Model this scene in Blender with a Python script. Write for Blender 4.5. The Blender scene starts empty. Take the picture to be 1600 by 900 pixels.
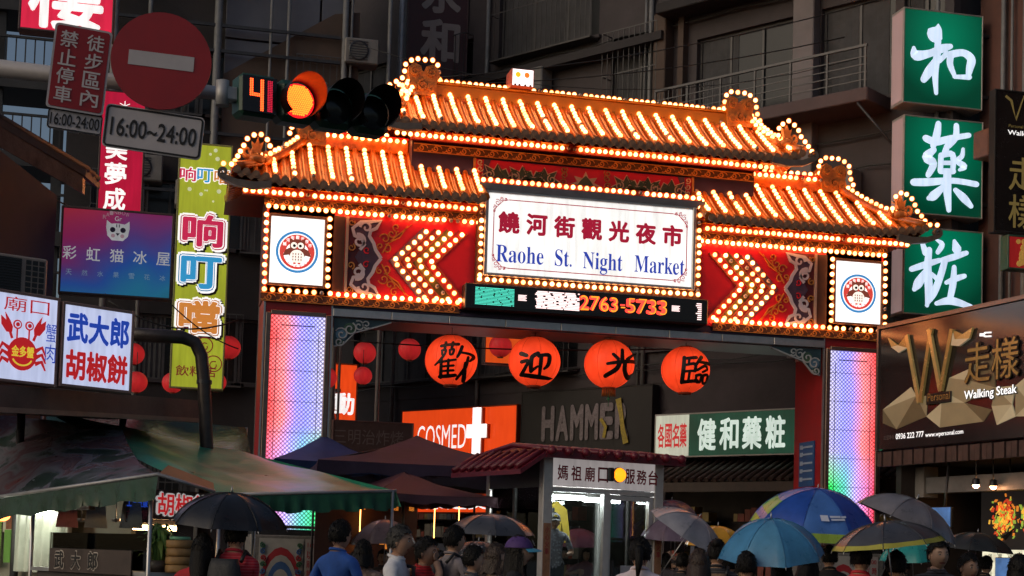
import bpy, bmesh, math, random
from mathutils import Vector, Matrix, noise
V = Vector
R = math.radians
random.seed(7)
scene = bpy.context.scene
col = scene.collection

# ------------------------------------------------------------------ camera
CAM = V((-7.688, -26.776, 1.5))
YAW, PITCH, ROLL = R(13.337), R(3.353), R(1.6925)
FPX, PYC = 2400.0, 729.5          # focal length and principal row for a 1600 px wide frame
FW = V((math.sin(YAW)*math.cos(PITCH), math.cos(YAW)*math.cos(PITCH), math.sin(PITCH)))
r0 = V((math.cos(YAW), -math.sin(YAW), 0)); u0 = r0.cross(FW)
RT = r0*math.cos(ROLL) + u0*math.sin(ROLL)
UP = u0*math.cos(ROLL) - r0*math.sin(ROLL)
cd = bpy.data.cameras.new('camera'); cam = bpy.data.objects.new('camera', cd); col.objects.link(cam)
cd.sensor_width = 36; cd.lens = FPX/1600*36; cd.shift_y = (PYC-450)/1600
cd.clip_start = .1; cd.clip_end = 2000
m = Matrix((RT, UP, -FW)).transposed().to_4x4(); m.translation = CAM
cam.matrix_world = m
scene.camera = cam
def ray(x, y): return FW + RT*((x-800)/FPX) - UP*((y-PYC)/FPX)
def at(x, y, D): return CAM + ray(x, y)*D           # photo position and distance in metres -> world
def aty(x, y, Y):
    d = ray(x, y); return CAM + d*((Y-CAM.y)/d.y)

# ------------------------------------------------------------------ world, sun, exposure
w = bpy.data.worlds.new('World'); scene.world = w; w.use_nodes = True
nt = w.node_tree
sky = nt.nodes.new('ShaderNodeTexSky'); sky.sky_type = 'NISHITA'; sky.sun_disc = False
sky.sun_elevation = R(26); sky.sun_rotation = R(250); sky.air_density = 1.0; sky.dust_density = 4.0; sky.ozone_density = 1.0
nt.links.new(sky.outputs[0], nt.nodes['Background'].inputs[0])
nt.nodes['Background'].inputs[1].default_value = 0.064
sd = bpy.data.lights.new('sun', 'SUN'); so = bpy.data.objects.new('sun', sd); col.objects.link(so)
sd.energy = 0.02; sd.angle = R(20); sd.color = (1, .93, .85)
so.rotation_euler = (R(64), 0, R(-70)); so.location = (-50, 20, 30)
vs = scene.view_settings
vs.view_transform = 'Standard'; vs.look = 'None'; vs.exposure = 0; vs.gamma = 1; vs.use_curve_mapping = False
cy = scene.cycles
cy.use_denoising = True; cy.use_adaptive_sampling = True; cy.adaptive_threshold = .03
cy.max_bounces = 5; cy.diffuse_bounces = 2; cy.glossy_bounces = 3; cy.transmission_bounces = 4; cy.transparent_max_bounces = 8
cy.sample_clamp_indirect = 3; cy.caustics_reflective = False; cy.caustics_refractive = False

# ------------------------------------------------------------------ materials
MATS = {}
def M(name, c=(.5, .5, .5), rough=.6, metal=0, em=None, es=0, var=.2, scale=5, bump=0, bscale=40, spec=.5, alpha=1, trans=0, coat=0):
    if name in MATS: return MATS[name]
    mt = bpy.data.materials.new(name); mt.use_nodes = True; t = mt.node_tree; N = t.nodes; L = t.links
    b = N['Principled BSDF']; b.inputs['Roughness'].default_value = rough; b.inputs['Metallic'].default_value = metal
    b.inputs['Specular IOR Level'].default_value = spec
    b.inputs['Base Color'].default_value = (*c, 1)
    if coat: b.inputs['Coat Weight'].default_value = coat; b.inputs['Coat Roughness'].default_value = .15
    if trans: b.inputs['Transmission Weight'].default_value = trans
    if alpha < 1: b.inputs['Alpha'].default_value = alpha
    if var or bump:
        tc = N.new('ShaderNodeTexCoord')
    if var:
        n = N.new('ShaderNodeTexNoise'); n.inputs['Scale'].default_value = scale; n.inputs['Detail'].default_value = 7; n.inputs['Roughness'].default_value = .65
        L.new(tc.outputs['Object'], n.inputs['Vector'])
        rp = N.new('ShaderNodeValToRGB'); rp.color_ramp.elements[0].position = .3; rp.color_ramp.elements[1].position = .7
        rp.color_ramp.elements[0].color = (*[x*(1-var) for x in c], 1); rp.color_ramp.elements[1].color = (*[min(1, x*(1+var)) for x in c], 1)
        L.new(n.outputs['Fac'], rp.inputs[0]); L.new(rp.outputs[0], b.inputs['Base Color'])
        mr = N.new('ShaderNodeMapRange'); mr.inputs[3].default_value = max(0, rough-.12); mr.inputs[4].default_value = min(1, rough+.12)
        L.new(n.outputs['Fac'], mr.inputs[0]); L.new(mr.outputs[0], b.inputs['Roughness'])
    if bump:
        n2 = N.new('ShaderNodeTexNoise'); n2.inputs['Scale'].default_value = bscale; n2.inputs['Detail'].default_value = 5
        L.new(tc.outputs['Object'], n2.inputs['Vector'])
        bp = N.new('ShaderNodeBump'); bp.inputs['Strength'].default_value = bump; bp.inputs['Distance'].default_value = .02
        L.new(n2.outputs['Fac'], bp.inputs['Height']); L.new(bp.outputs[0], b.inputs['Normal'])
    if em is not None:
        b.inputs['Emission Color'].default_value = (*em, 1); b.inputs['Emission Strength'].default_value = es
    MATS[name] = mt
    return mt
def lit(name, c, es=1.0, rough=.35, uneven=.12, scale=1.3):
    """a lit sign face: coloured acrylic with tubes behind it, a little uneven"""
    if name in MATS: return MATS[name]
    mt = M(name, tuple(x*.5 for x in c), rough, var=0, em=c, es=es, spec=.4)
    t = mt.node_tree; N = t.nodes; L = t.links; b = N['Principled BSDF']
    tc = N.new('ShaderNodeTexCoord'); n = N.new('ShaderNodeTexNoise'); n.inputs['Scale'].default_value = scale; n.inputs['Detail'].default_value = 3
    L.new(tc.outputs['Object'], n.inputs['Vector'])
    mr = N.new('ShaderNodeMapRange'); mr.inputs[1].default_value = .3; mr.inputs[2].default_value = .7
    mr.inputs[3].default_value = es*(1-uneven); mr.inputs[4].default_value = es*(1+uneven)
    L.new(n.outputs['Fac'], mr.inputs[0])
    # grime: fine blotches and faint vertical run marks on the acrylic
    mp = N.new('ShaderNodeMapping'); mp.inputs['Scale'].default_value = (9, 9, .9); L.new(tc.outputs['Object'], mp.inputs[0])
    n2 = N.new('ShaderNodeTexNoise'); n2.inputs['Scale'].default_value = 1.6; n2.inputs['Detail'].default_value = 6; L.new(mp.outputs[0], n2.inputs['Vector'])
    m2 = N.new('ShaderNodeMapRange'); m2.inputs[1].default_value = .3; m2.inputs[2].default_value = .62; m2.inputs[3].default_value = .8; m2.inputs[4].default_value = 1.03; L.new(n2.outputs['Fac'], m2.inputs[0])
    mu = N.new('ShaderNodeMath'); mu.operation = 'MULTIPLY'; L.new(mr.outputs[0], mu.inputs[0]); L.new(m2.outputs[0], mu.inputs[1])
    L.new(mu.outputs[0], b.inputs['Emission Strength'])
    return mt

# ------------------------------------------------------------------ object helpers
def link(o, parent=None):
    col.objects.link(o)
    if parent is not None: o.parent = parent
    return o
def tag(o, label=None, cat=None, group=None, kind=None):
    if label: o['label'] = label
    if cat: o['category'] = cat
    if group: o['group'] = group
    if kind: o['kind'] = kind
    return o
def thing(name, label, cat, loc=(0, 0, 0), rz=0, group=None):
    o = bpy.data.objects.new(name, None); o.empty_display_size = .2
    link(o); o.location = loc; o.rotation_euler = (0, 0, rz)
    return tag(o, label, cat, group)
class MB:
    """collects shapes that make up ONE mesh"""
    def __init__(s): s.v = []; s.f = []; s.m = []; s.sm = []
    def add(s, vs, fs, mi=0, smooth=False):
        b = len(s.v); s.v += [tuple(x) for x in vs]
        for f in fs: s.f.append(tuple(b+i for i in f)); s.m.append(mi); s.sm.append(smooth)
        return s
    def box(s, x0, x1, y0, y1, z0, z1, mi=0, c=0.0):
        if c <= 0:
            vs = [(x, y, z) for z in (z0, z1) for y in (y0, y1) for x in (x0, x1)]
            return s.add(vs, [(0, 2, 3, 1), (4, 5, 7, 6), (0, 1, 5, 4), (2, 6, 7, 3), (0, 4, 6, 2), (1, 3, 7, 5)], mi)
        # chamfered box
        X = (x0, x1); Y = (y0, y1); Z = (z0, z1); vs = []; idx = {}
        for i in (0, 1):
            for j in (0, 1):
                for k in (0, 1):
                    sx, sy, sz = (1, -1)[i]*c, (1, -1)[j]*c, (1, -1)[k]*c
                    for a, p in enumerate(((X[i], Y[j]+sy, Z[k]+sz), (X[i]+sx, Y[j], Z[k]+sz), (X[i]+sx, Y[j]+sy, Z[k]))):
                        idx[i, j, k, a] = len(vs); vs.append(p)
        fs = []
        for i in (0, 1):
            q = [idx[i, 0, 0, 0], idx[i, 1, 0, 0], idx[i, 1, 1, 0], idx[i, 0, 1, 0]]; fs.append(q if i else q[::-1])
            q = [idx[0, i, 0, 1], idx[0, i, 1, 1], idx[1, i, 1, 1], idx[1, i, 0, 1]]; fs.append(q if i else q[::-1])
            q = [idx[0, 0, i, 2], idx[1, 0, i, 2], idx[1, 1, i, 2], idx[0, 1, i, 2]]; fs.append(q if i else q[::-1])
        for a, b2 in ((0, 1), (0, 2), (1, 2)):
            o = 3-a-b2
            for i in (0, 1):
                for j in (0, 1):
                    def key(val, ax, t):
                        k3 = [0, 0, 0]; k3[a] = i; k3[b2] = j; k3[o] = t; return idx[(*k3, ax)]
                    fs.append([key(0, a, 0), key(0, b2, 0), key(0, b2, 1), key(0, a, 1)])
        for i in (0, 1):
            for j in (0, 1):
                for k in (0, 1): fs.append([idx[i, j, k, 0], idx[i, j, k, 1], idx[i, j, k, 2]])
        return s.add(vs, fs, mi)
    def tube(s, pts, r, n=8, mi=0, cap=True, smooth=True):
        pts = [V(p) for p in pts]; k = len(pts)
        rs = r if isinstance(r, (list, tuple)) else [r]*k
        vs = []; fs = []; prev = None
        for i, p in enumerate(pts):
            t = (pts[min(i+1, k-1)]-pts[max(i-1, 0)]).normalized()
            if prev is None:
                a = V((0, 0, 1)) if abs(t.z) < .9 else V((1, 0, 0))
                n1 = (a - t*a.dot(t)).normalized()
            else: n1 = (prev - t*prev.dot(t)).normalized()
            prev = n1; n2 = t.cross(n1)
            for j in range(n):
                a = 2*math.pi*j/n; vs.append(p+(n1*math.cos(a)+n2*math.sin(a))*rs[i])
        for i in range(k-1):
            for j in range(n):
                fs.append((i*n+j, i*n+(j+1) % n, (i+1)*n+(j+1) % n, (i+1)*n+j))
        s.add(vs, fs, mi, smooth)
        if cap:
            b = len(s.v)-len(vs)
            s.f.append(tuple(b+j for j in range(n))[::-1]); s.m.append(mi); s.sm.append(False)
            s.f.append(tuple(b+(k-1)*n+j for j in range(n))); s.m.append(mi); s.sm.append(False)
        return s
    def lathe(s, prof, n=16, c=(0, 0, 0), mi=0, smooth=True, axis='z'):
        vs = []; fs = []; k = len(prof)
        for (r, h) in prof:
            for j in range(n):
                a = 2*math.pi*j/n; p = (r*math.cos(a), r*math.sin(a), h)
                if axis == 'y': p = (p[0], h, p[1])
                if axis == 'x': p = (h, p[0], p[1])
                vs.append((c[0]+p[0], c[1]+p[1], c[2]+p[2]))
        for i in range(k-1):
            for j in range(n): fs.append((i*n+j, i*n+(j+1) % n, (i+1)*n+(j+1) % n, (i+1)*n+j))
        return s.add(vs, fs, mi, smooth)
    def ball(s, c, r, n=10, k=6, mi=0):
        if not isinstance(r, (list, tuple)): r = (r, r, r)
        vs = []; fs = []
        for i in range(k+1):
            p = math.pi*i/k
            for j in range(n):
                a = 2*math.pi*j/n
                vs.append((c[0]+r[0]*math.sin(p)*math.cos(a), c[1]+r[1]*math.sin(p)*math.sin(a), c[2]+r[2]*math.cos(p)))
        for i in range(k):
            for j in range(n): fs.append((i*n+j, (i+1)*n+j, (i+1)*n+(j+1) % n, i*n+(j+1) % n))
        return s.add(vs, fs, mi, True)
    def prism(s, poly, y0, y1, mi=0):
        """polygon in x,z; front face at y0 (towards -y), back at y1"""
        a = sum(poly[i][0]*poly[(i+1) % len(poly)][1]-poly[(i+1) % len(poly)][0]*poly[i][1] for i in range(len(poly)))
        if a < 0: poly = poly[::-1]
        n = len(poly)
        vs = [(x, y0, z) for x, z in poly]+[(x, y1, z) for x, z in poly]
        fs = [tuple(range(n)), tuple(range(2*n-1, n-1, -1))]+[(i, i+n, (i+1) % n+n, (i+1) % n) for i in range(n)]
        return s.add(vs, fs, mi)
    def disc(s, x, z, r, y0, y1, n=24, mi=0, sx=1, sz=1):
        return s.prism([(x+r*sx*math.cos(2*math.pi*i/n), z+r*sz*math.sin(2*math.pi*i/n)) for i in range(n)], y0, y1, mi)
    def ribbon(s, pts, wd, y0, y1, mi=0):
        """flat raised strip along x,z points; wd number or list"""
        k = len(pts); wl = wd if isinstance(wd, (list, tuple)) else [wd]*k
        vs = []; fs = []
        for i in range(k):
            a = pts[max(i-1, 0)]; b = pts[min(i+1, k-1)]
            dx, dz = b[0]-a[0], b[1]-a[1]; l = math.hypot(dx, dz) or 1
            nx, nz = -dz/l*wl[i]/2, dx/l*wl[i]/2; x, z = pts[i]
            vs += [(x+nx, y0, z+nz), (x-nx, y0, z-nz), (x+nx, y1, z+nz), (x-nx, y1, z-nz)]
        for i in range(k-1):
            a, b = 4*i, 4*i+4
            fs += [(a, a+1, b+1, b), (a+2, a, b, b+2), (a+1, a+3, b+3, b+1)]
        fs += [(0, 2, 3, 1), (4*k-4, 4*k-3, 4*k-1, 4*k-2)]
        return s.add(vs, fs, mi)
    def mesh(s, name, mats):
        me = bpy.data.meshes.new(name); me.from_pydata(s.v, [], s.f)
        for mt in (mats if isinstance(mats, (list, tuple)) else [mats]): me.materials.append(mt)
        me.polygons.foreach_set('material_index', s.m); me.polygons.foreach_set('use_smooth', s.sm); me.update()
        return me
    def build(s, name, mats, parent=None, loc=None, rz=None):
        o = bpy.data.objects.new(name, s.mesh(name, mats)); link(o, parent)
        if loc is not None: o.location = loc
        if rz is not None: o.rotation_euler = (0, 0, rz)
        return o
def inst(name, me, parent, loc=(0, 0, 0), rot=(0, 0, 0), sc=(1, 1, 1)):
    o = bpy.data.objects.new(name, me); link(o, parent); o.location = loc; o.rotation_euler = rot; o.scale = sc
    return o
def copy_tree(o, parent=None):
    c = o.copy(); col.objects.link(c); c.parent = parent
    for ch in list(o.children): copy_tree(ch, c)
    return c

# ------------------------------------------------------------------ lettering
_G = {}
def glyphs(body, off=0.0):
    k = (body, off)
    if k not in _G:
        c = bpy.data.curves.new('t', 'FONT'); c.body = body; c.offset = off; c.resolution_u = 3
        o = bpy.data.objects.new('t', c); me = bpy.data.meshes.new_from_object(o)
        vs = [(v.co.x, v.co.y) for v in me.vertices]; fs = [tuple(p.vertices) for p in me.polygons]
        bpy.data.objects.remove(o); bpy.data.curves.remove(c); bpy.data.meshes.remove(me)
        xs = [v[0] for v in vs] or [0, 1]; ys = [v[1] for v in vs] or [0, 1]
        _G[k] = (vs, fs, min(xs), max(xs), min(ys), max(ys))
    return _G[k]
def letters(mb, body, cx, cz, wd, ht, y=-.004, mi=0, off=0.0, vertical=False, gap=1.12, slant=0, bulge=None):
    """adds a line of lettering, fitted to wd x ht, centred at cx, cz on a face that looks towards -y"""
    if vertical:
        n = len(body); ch = ht/(n-1+1/gap) if n > 1 else ht; top = cz+ht/2
        for i, c in enumerate(body):
            if c != ' ': letters(mb, c, cx, top-ch/gap/2-i*ch, wd, ch/gap, y, mi, off)
        return mb
    if off > 0:      # bold weight: the glyph struck several times round a small circle
        vs, fs, x0, x1, y0, y1 = glyphs(body, 0)
        n = 8; hits = [(off*math.cos(2*math.pi*k/n), off*math.sin(2*math.pi*k/n)) for k in range(n)]
        x0 -= off; x1 += off; y0 -= off; y1 += off
    else:
        vs, fs, x0, x1, y0, y1 = glyphs(body, off); hits = [(0, 0)]
    sx = wd/(x1-x0); sz = ht/(y1-y0)
    for k, (hx, hz) in enumerate(hits):
        pts = []
        for a, b in vs:
            x = (a+hx-(x0+x1)/2)*sx; z = (b+hz-(y0+y1)/2)*sz
            pts.append((cx+x+slant*z, y-.00022*k, cz+z))
        mb.add(pts, fs, mi)
    return mb
def spaced(mb, body, x0, x1, cz, ht, cw, **k):
    """single characters spread evenly between x0 and x1"""
    n = len(body)
    for i, c in enumerate(body):
        if c != ' ': letters(mb, c, x0+(x1-x0)*(i/(n-1) if n > 1 else .5), cz, cw, ht, **k)
    return mb
def put(o, mt, *args, **k):
    nm = k.pop('nm', 'lettering'); f = k.pop('f', letters)
    if f is spaced:                 # every character a piece of its own
        body, x0, x1, cz, ht, cw = args
        for i, c in enumerate(body):
            t = MB(); letters(t, c, x0+(x1-x0)*i/(len(body)-1), cz, cw, ht, **k); t.build('character', mt, o)
        return
    t = MB(); f(t, *args, **k); return t.build(nm, mt, o)
def brush(strokes, sub=5):
    """strokes: lists of (x, y, width) -> list of ribbon outlines as (points, widths), smoothed"""
    out = []
    for st in strokes:
        P = [V(p) for p in st]; k = len(P); q = []
        for i in range(k-1):
            a, b, c, d = P[max(i-1, 0)], P[i], P[i+1], P[min(i+2, k-1)]
            for j in range(sub):
                t = j/sub
                q.append(.5*((2*b)+(c-a)*t+(2*a-5*b+4*c-d)*t*t+(3*b-a-3*c+d)*t*t*t))
        q.append(P[-1])
        # rounded ends
        def endcap(p, d, rv):
            return [V((p.x+d.x*p.z*.5*math.sin(a), p.y+d.y*p.z*.5*math.sin(a), p.z*math.cos(a))) for a in rv]
        d0 = (q[0]-q[1]); d0.z = 0; d0.normalize(); d1 = (q[-1]-q[-2]); d1.z = 0; d1.normalize()
        q = endcap(q[0], d0, (1.45, 1.1, .6))+q+endcap(q[-1], d1, (.6, 1.1, 1.45))
        out.append(q)
    return out

# ------------------------------------------------------------------ shared materials
asphalt = M('wet_asphalt', (.035, .035, .038), .28, var=.35, scale=1.2, bump=.25, bscale=60)
steel = M('brushed_steel', (.45, .45, .46), .35, .9, var=.15)
dark_steel = M('dark_steel', (.06, .06, .065), .45, .6, var=.25)
galv = M('galvanised_pipe', (.42, .42, .43), .45, .3, var=.2)
black = M('black_plastic', (.012, .012, .013), .4, var=.2)
red_paint = M('red_paint', (.36, .012, .014), .45, var=.18, scale=2.5, bump=.05)
red_panel = M('red_enamel_panel', (.72, .012, .022), .32, var=.1, scale=1.5)
maroon = M('maroon_paint', (.13, .012, .016), .5, var=.25, scale=2)
navy = M('navy_board', (.035, .022, .06), .5, var=.25, scale=2)
orange_glaze = M('orange_glazed_tile', (.50, .13, .014), .3, var=.5, scale=4, bump=.15, bscale=25, coat=.3)
ridge_glaze = M('ochre_ridge_paint', (.42, .17, .012), .4, var=.15, scale=2)
clay_end = M('brown_tile_end', (.30, .16, .09), .4, var=.35, scale=12, bump=.2)
gold = M('gold_scroll_paint', (.52, .23, .05), .4, var=.2, scale=8)
brown = M('dark_brown_board', (.07, .028, .015), .55, var=.25)
lilac = M('lilac_outline', (.66, .62, .70), .45, var=.12)
plum = M('plum_fill', (.09, .05, .09), .5, var=.2)
olive = M('olive_stripe', (.10, .085, .015), .45, var=.2)
white_em = lit('white_light_box', (1, .98, .95), 1.25)
bulb_on = [M('lit_bulb_%d' % i, (.8, .5, .3), .3, var=0, em=c, es=e) for i, (c, e) in enumerate((((1, .38, .125), 12.5), ((1, .34, .10), 9.5), ((1, .42, .15), 14.0)))]
bulb_halo = bpy.data.materials.new('amber_bulb_halo'); bulb_halo.use_nodes = True; _t = bulb_halo.node_tree; _n = _t.nodes  # added glowing shell round each lit bulb, imitates lens bloom
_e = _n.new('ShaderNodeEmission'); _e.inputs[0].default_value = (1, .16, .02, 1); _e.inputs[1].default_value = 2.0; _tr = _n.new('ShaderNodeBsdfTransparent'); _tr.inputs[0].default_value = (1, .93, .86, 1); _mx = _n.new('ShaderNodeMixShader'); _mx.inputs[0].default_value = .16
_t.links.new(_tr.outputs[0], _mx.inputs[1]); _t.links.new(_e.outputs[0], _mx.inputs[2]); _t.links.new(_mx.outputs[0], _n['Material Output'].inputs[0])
bulb_halo.cycles.emission_sampling = 'NONE'
bulb_off = M('dead_bulb', (.35, .3, .28), .15, var=0, spec=.8)
socket_m = M('bulb_socket', (.30, .03, .01), .45, var=0)
eave_red = M('eave_red_paint', (.24, .022, .010), .45, var=.2)
orange_board = M('yellow_rafter', (.45, .16, .01), .4, var=.15)

# ------------------------------------------------------------------ ground
g = MB().box(-400, 400, -200, 600, -.4, 0)
tag(g.build('ground', asphalt), kind='structure')
g = MB().box(-60, 40, -11, -10.7, .004, .12)
pav = M('paving_slab', (.16, .155, .15), .35, var=.3, scale=1.5, bump=.2, bscale=30)
tag(g.build('kerb', pav), kind='structure')
g = MB().box(-60, 40, -10.7, 40, .004, .115)
tag(g.build('pavement', pav), kind='structure')

# ------------------------------------------------------------------ the gate
GZ = -.1
gate = thing('night_market_gate', 'ornate red and orange tiled gateway outlined in hundreds of glowing bulbs', 'gate', (0, 0, GZ))

def bulb_mesh(on, nrm):
    b = MB(); r = .040
    if nrm == 'y':
        b.ball((0, -.045, 0), r, 7, 5, 0); b.lathe([(.022, 0), (.024, -.03)], 8, mi=1, axis='y')
    else:
        b.ball((0, 0, .045), r, 8, 5, 0); b.lathe([(.022, 0), (.024, .03)], 8, mi=1)
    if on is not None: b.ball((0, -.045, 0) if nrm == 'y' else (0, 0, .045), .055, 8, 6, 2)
    return b.mesh('bulb', [bulb_on[on] if on is not None else bulb_off, socket_m, bulb_halo])
BM = {(on, n): bulb_mesh(on, n) for on in (0, 1, 2, None) for n in ('y', 'z')}
NB = 0
def row_pts(pts, sp):
    """points spaced sp apart along a polyline"""
    pts = [V(p) for p in pts]; out = [pts[0]]; acc = 0
    tot = sum((pts[i+1]-pts[i]).length for i in range(len(pts)-1)); n = max(1, round(tot/sp)); st = tot/n
    for i in range(len(pts)-1):
        a, b = pts[i], pts[i+1]; L = (b-a).length; d = st-acc
        while d <= L+1e-6:
            out.append(a+(b-a)*(d/L)); d += st
        acc = L-(d-st)
    return out
def bulbs(pts, sp, nrm='y', single=False, parent=None, dead=.06, name='bulb_string'):
    global NB
    P = row_pts(pts, sp); parent = parent or gate
    if single:
        for p in P:
            on = random.choice((0, 0, 1, 2)) if random.random() > dead*.5 else None; p = p+V((random.uniform(-.006, .006), 0, random.uniform(-.006, .006)))
            inst('bulb', BM[on, nrm], parent, p); NB += 1
        return
    a = MB()
    for p in P:
        on = random.random() > dead; c = p+(V((0, -.045, 0)) if nrm == 'y' else V((0, 0, .045)))
        c += V((random.uniform(-.006, .006), 0, random.uniform(-.006, .006)))
        a.ball(c, .040, 7, 5, random.choice((0, 0, 3, 0)) if on else 2)
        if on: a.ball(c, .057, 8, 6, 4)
        a.lathe([(.022, 0), (.024, -.03)] if nrm == 'y' else [(.022, 0), (.024, .03)], 6, p, 1, axis='y' if nrm == 'y' else 'z')
    tag(a.build(name, [bulb_on[0], socket_m, bulb_off, bulb_on[1], bulb_halo], parent), kind='stuff')

def spiral(cx, cz, r0_, r1_, a0, turns, n=16, mir=1):
    return [(cx+mir*(r0_+(r1_-r0_)*i/n)*math.cos(a0+turns*2*math.pi*i/n), cz+(r0_+(r1_-r0_)*i/n)*math.sin(a0+turns*2*math.pi*i/n)) for i in range(n+1)]

# pillars
def led_material(name, flip):
    mt = bpy.data.materials.new(name); mt.use_nodes = True; t = mt.node_tree; N = t.nodes; L = t.links; b = N['Principled BSDF']
    b.inputs['Base Color'].default_value = (.02, .02, .02, 1); b.inputs['Roughness'].default_value = .3
    tc = N.new('ShaderNodeTexCoord'); sp = N.new('ShaderNodeSeparateXYZ'); L.new(tc.outputs['Object'], sp.inputs[0])
    def math_(op, a, b_=None):
        n = N.new('ShaderNodeMath'); n.operation = op
        for i, q in enumerate((a, b_)):
            if q is None: continue
            if isinstance(q, (int, float)): n.inputs[i].default_value = q
            else: L.new(q, n.inputs[i])
        return n.outputs[0]
    x = sp.outputs[0]; z = sp.outputs[2]
    if flip: x = math_('MULTIPLY', x, -1)
    # diamond lattice of diodes
    k = math.pi/.075
    dots = math_('MULTIPLY', math_('SINE', math_('MULTIPLY', math_('ADD', x, z), k)), math_('SINE', math_('MULTIPLY', math_('SUBTRACT', x, z), k)))
    dots = math_('POWER', math_('MAXIMUM', math_('ABSOLUTE', dots), .001), .9)
    # colour: red to blue to white across, green low on the far side
    nz = N.new('ShaderNodeTexNoise'); nz.inputs['Scale'].default_value = .9; nz.inputs['Detail'].default_value = 2; L.new(tc.outputs['Object'], nz.inputs['Vector'])
    u = math_('ADD', math_('ADD', math_('MULTIPLY', x, 1.0), .5), math_('MULTIPLY', math_('SUBTRACT', nz.outputs['Fac'], .5), .35))
    r1 = N.new('ShaderNodeValToRGB'); L.new(u, r1.inputs[0]); e = r1.color_ramp.elements
    e[0].position = .0; e[0].color = (1, .07, .07, 1); e[1].position = 1; e[1].color = (.52, .48, .66, 1)
    q = e.new(.28); q.color = (1, .27, .30, 1); q = e.new(.5); q.color = (.40, .32, 1, 1); q = e.new(.68); q.color = (.33, .33, .95, 1)
    r2 = N.new('ShaderNodeValToRGB'); L.new(u, r2.inputs[0]); e = r2.color_ramp.elements
    e[0].position = .0; e[0].color = (1, .05, .08, 1); e[1].position = 1; e[1].color = (.03, .75, .10, 1)
    q = e.new(.42); q.color = (.55, .42, 1, 1); q = e.new(.66); q.color = (.12, .6, .5, 1)
    f = math_('MULTIPLY', math_('ADD', math_('MULTIPLY', z, -1), -.05), 1.5); f.node.use_clamp = True
    mx = N.new('ShaderNodeMixRGB'); L.new(f, mx.inputs[0]); L.new(r1.outputs[0], mx.inputs[1]); L.new(r2.outputs[0], mx.inputs[2])
    st = math_('ADD', math_('MULTIPLY', dots, 2.3), .22)
    L.new(mx.outputs[0], b.inputs['Emission Color']); L.new(st, b.inputs['Emission Strength'])
    return mt
mural_w = M('mural_white', (.42, .41, .38), .5, var=.15); mural_b = M('mural_blue', (.06, .14, .34), .5, var=.2); mural_g = M('mural_green', (.04, .14, .07), .5, var=.2)
plaque_red = M('plaque_red', (.4, .03, .04), .5, var=.1)
for sg in (-1, 1):
    x0, x1 = (-5.84, -4.66) if sg < 0 else (4.66, 5.84)
    xc = (x0+x1)/2
    p = MB().box(x0, x1, 0, 1.3, 1.92, 7.9, 0, .015).build('pillar', maroon if False else red_paint, gate)
    # dark return boards on the pillar flanks
    sx = x0 if sg < 0 else x1
    q = MB()
    q.box(x0-.09, x1+.09, -.06, 1.36, 0, 1.86, 0, .02).box(x0-.05, x1+.05, -.03, 1.33, 1.86, 1.97, 1, .01)
    q.build('pillar_base', [M('granite_base', (.2, .19, .18), .5, var=.3, scale=20), dark_steel], p)
    pa = inst('light_panel', MB().box(-.47, .47, -.012, .02, -1.86, 1.86).mesh('light_panel', led_material('led_lattice', sg > 0)), p, (xc, -.02, 3.82))
    fr = MB()
    for a, b in ((-.56, -.475), (.475, .56)): fr.box(xc+a, xc+b, -.07, .01, 1.98, 5.72, 0, .008)
    fr.box(xc-.475, xc+.475, -.068, .01, 5.685, 5.76, 0, .008); fr.box(xc-.475, xc+.475, -.068, .01, 1.975, 2.03, 0, .006)
    fr.box(xc-.37, xc-.36, -.04, -.034, 2.2, 5.45, 1); fr.box(xc+.36, xc+.37, -.04, -.034, 2.2, 5.45, 1); fr.box(xc-.30, xc+.30, -.04, -.034, 5.5, 5.515, 1)
    for zz_ in (2.56, 3.10, 3.64, 4.18, 4.72, 5.26): fr.box(xc-.47, xc+.47, -.0365, -.0335, zz_-.004, zz_+.004, 1)
    fr.build('panel_frame', [M('bronze_trim', (.20, .15, .13), .35, .8, var=.2), black], p)
    tr = MB()
    for xx in (x0-.012, x1-.018): tr.box(xx, xx+.03, -.012, .03, 1.98, 5.95)
    tr.box(x0-.016 if sg > 0 else x1-.014, (x0-.016 if sg > 0 else x1-.014)+.03, .2, 1.29, 5.6, 5.66)
    tr.build('corner_trim', steel, p)
    # mural on the base
    mu = MB(); zc = .95; px0 = xc-.22*1
    mu.box(x0+.06, x1-.36, -.075, -.055, .15, 1.8, 0)
    cx = (x0+.06+x1-.36)/2
    for i, (rr, mi) in enumerate(((.40, 3), (.33, 0), (.27, 1), (.2, 0), (.13, 2), (.07, 3))):
        mu.prism([(cx+rr*math.cos(a)*.9, .9+rr*1.5*math.sin(a)*(1.25 if math.sin(a) > 0 else .9)) for a in [2*math.pi*k/20 for k in range(20)]], -.078-.004*i, -.06, mi)
    for k in range(14):
        zz = .25+.11*k
        for s2 in (-1, 1):
            mu.ribbon(spiral(cx+s2*.31, zz, .055, .01, random.random()*6, 1.2, 9), .022, -.10-.001*(k % 2), -.07, (1, 2, 3)[k % 3])
    mu.build('mural', [mural_w, mural_b, mural_g, plaque_red], p)
    pl = MB().box(x1-.33, x1-.03, -.08, -.055, .15, 1.8)
    pl.build('plaque', M('plaque_white', (.4, .37, .36), .5, var=.1), p)
    tx = MB(); letters(tx, '16:00', x1-.18, 1.70, .22, .08, -.084, off=.01)
    letters(tx, '以前請自行停車', x1-.25, 1.05, .10, 1.1, -.084, vertical=True, off=.01); letters(tx, '時間管制請離場', x1-.11, 1.05, .10, 1.1, -.084, vertical=True, off=.01)
    tag(tx.build('lettering', plaque_red, p), kind='stuff')
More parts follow.
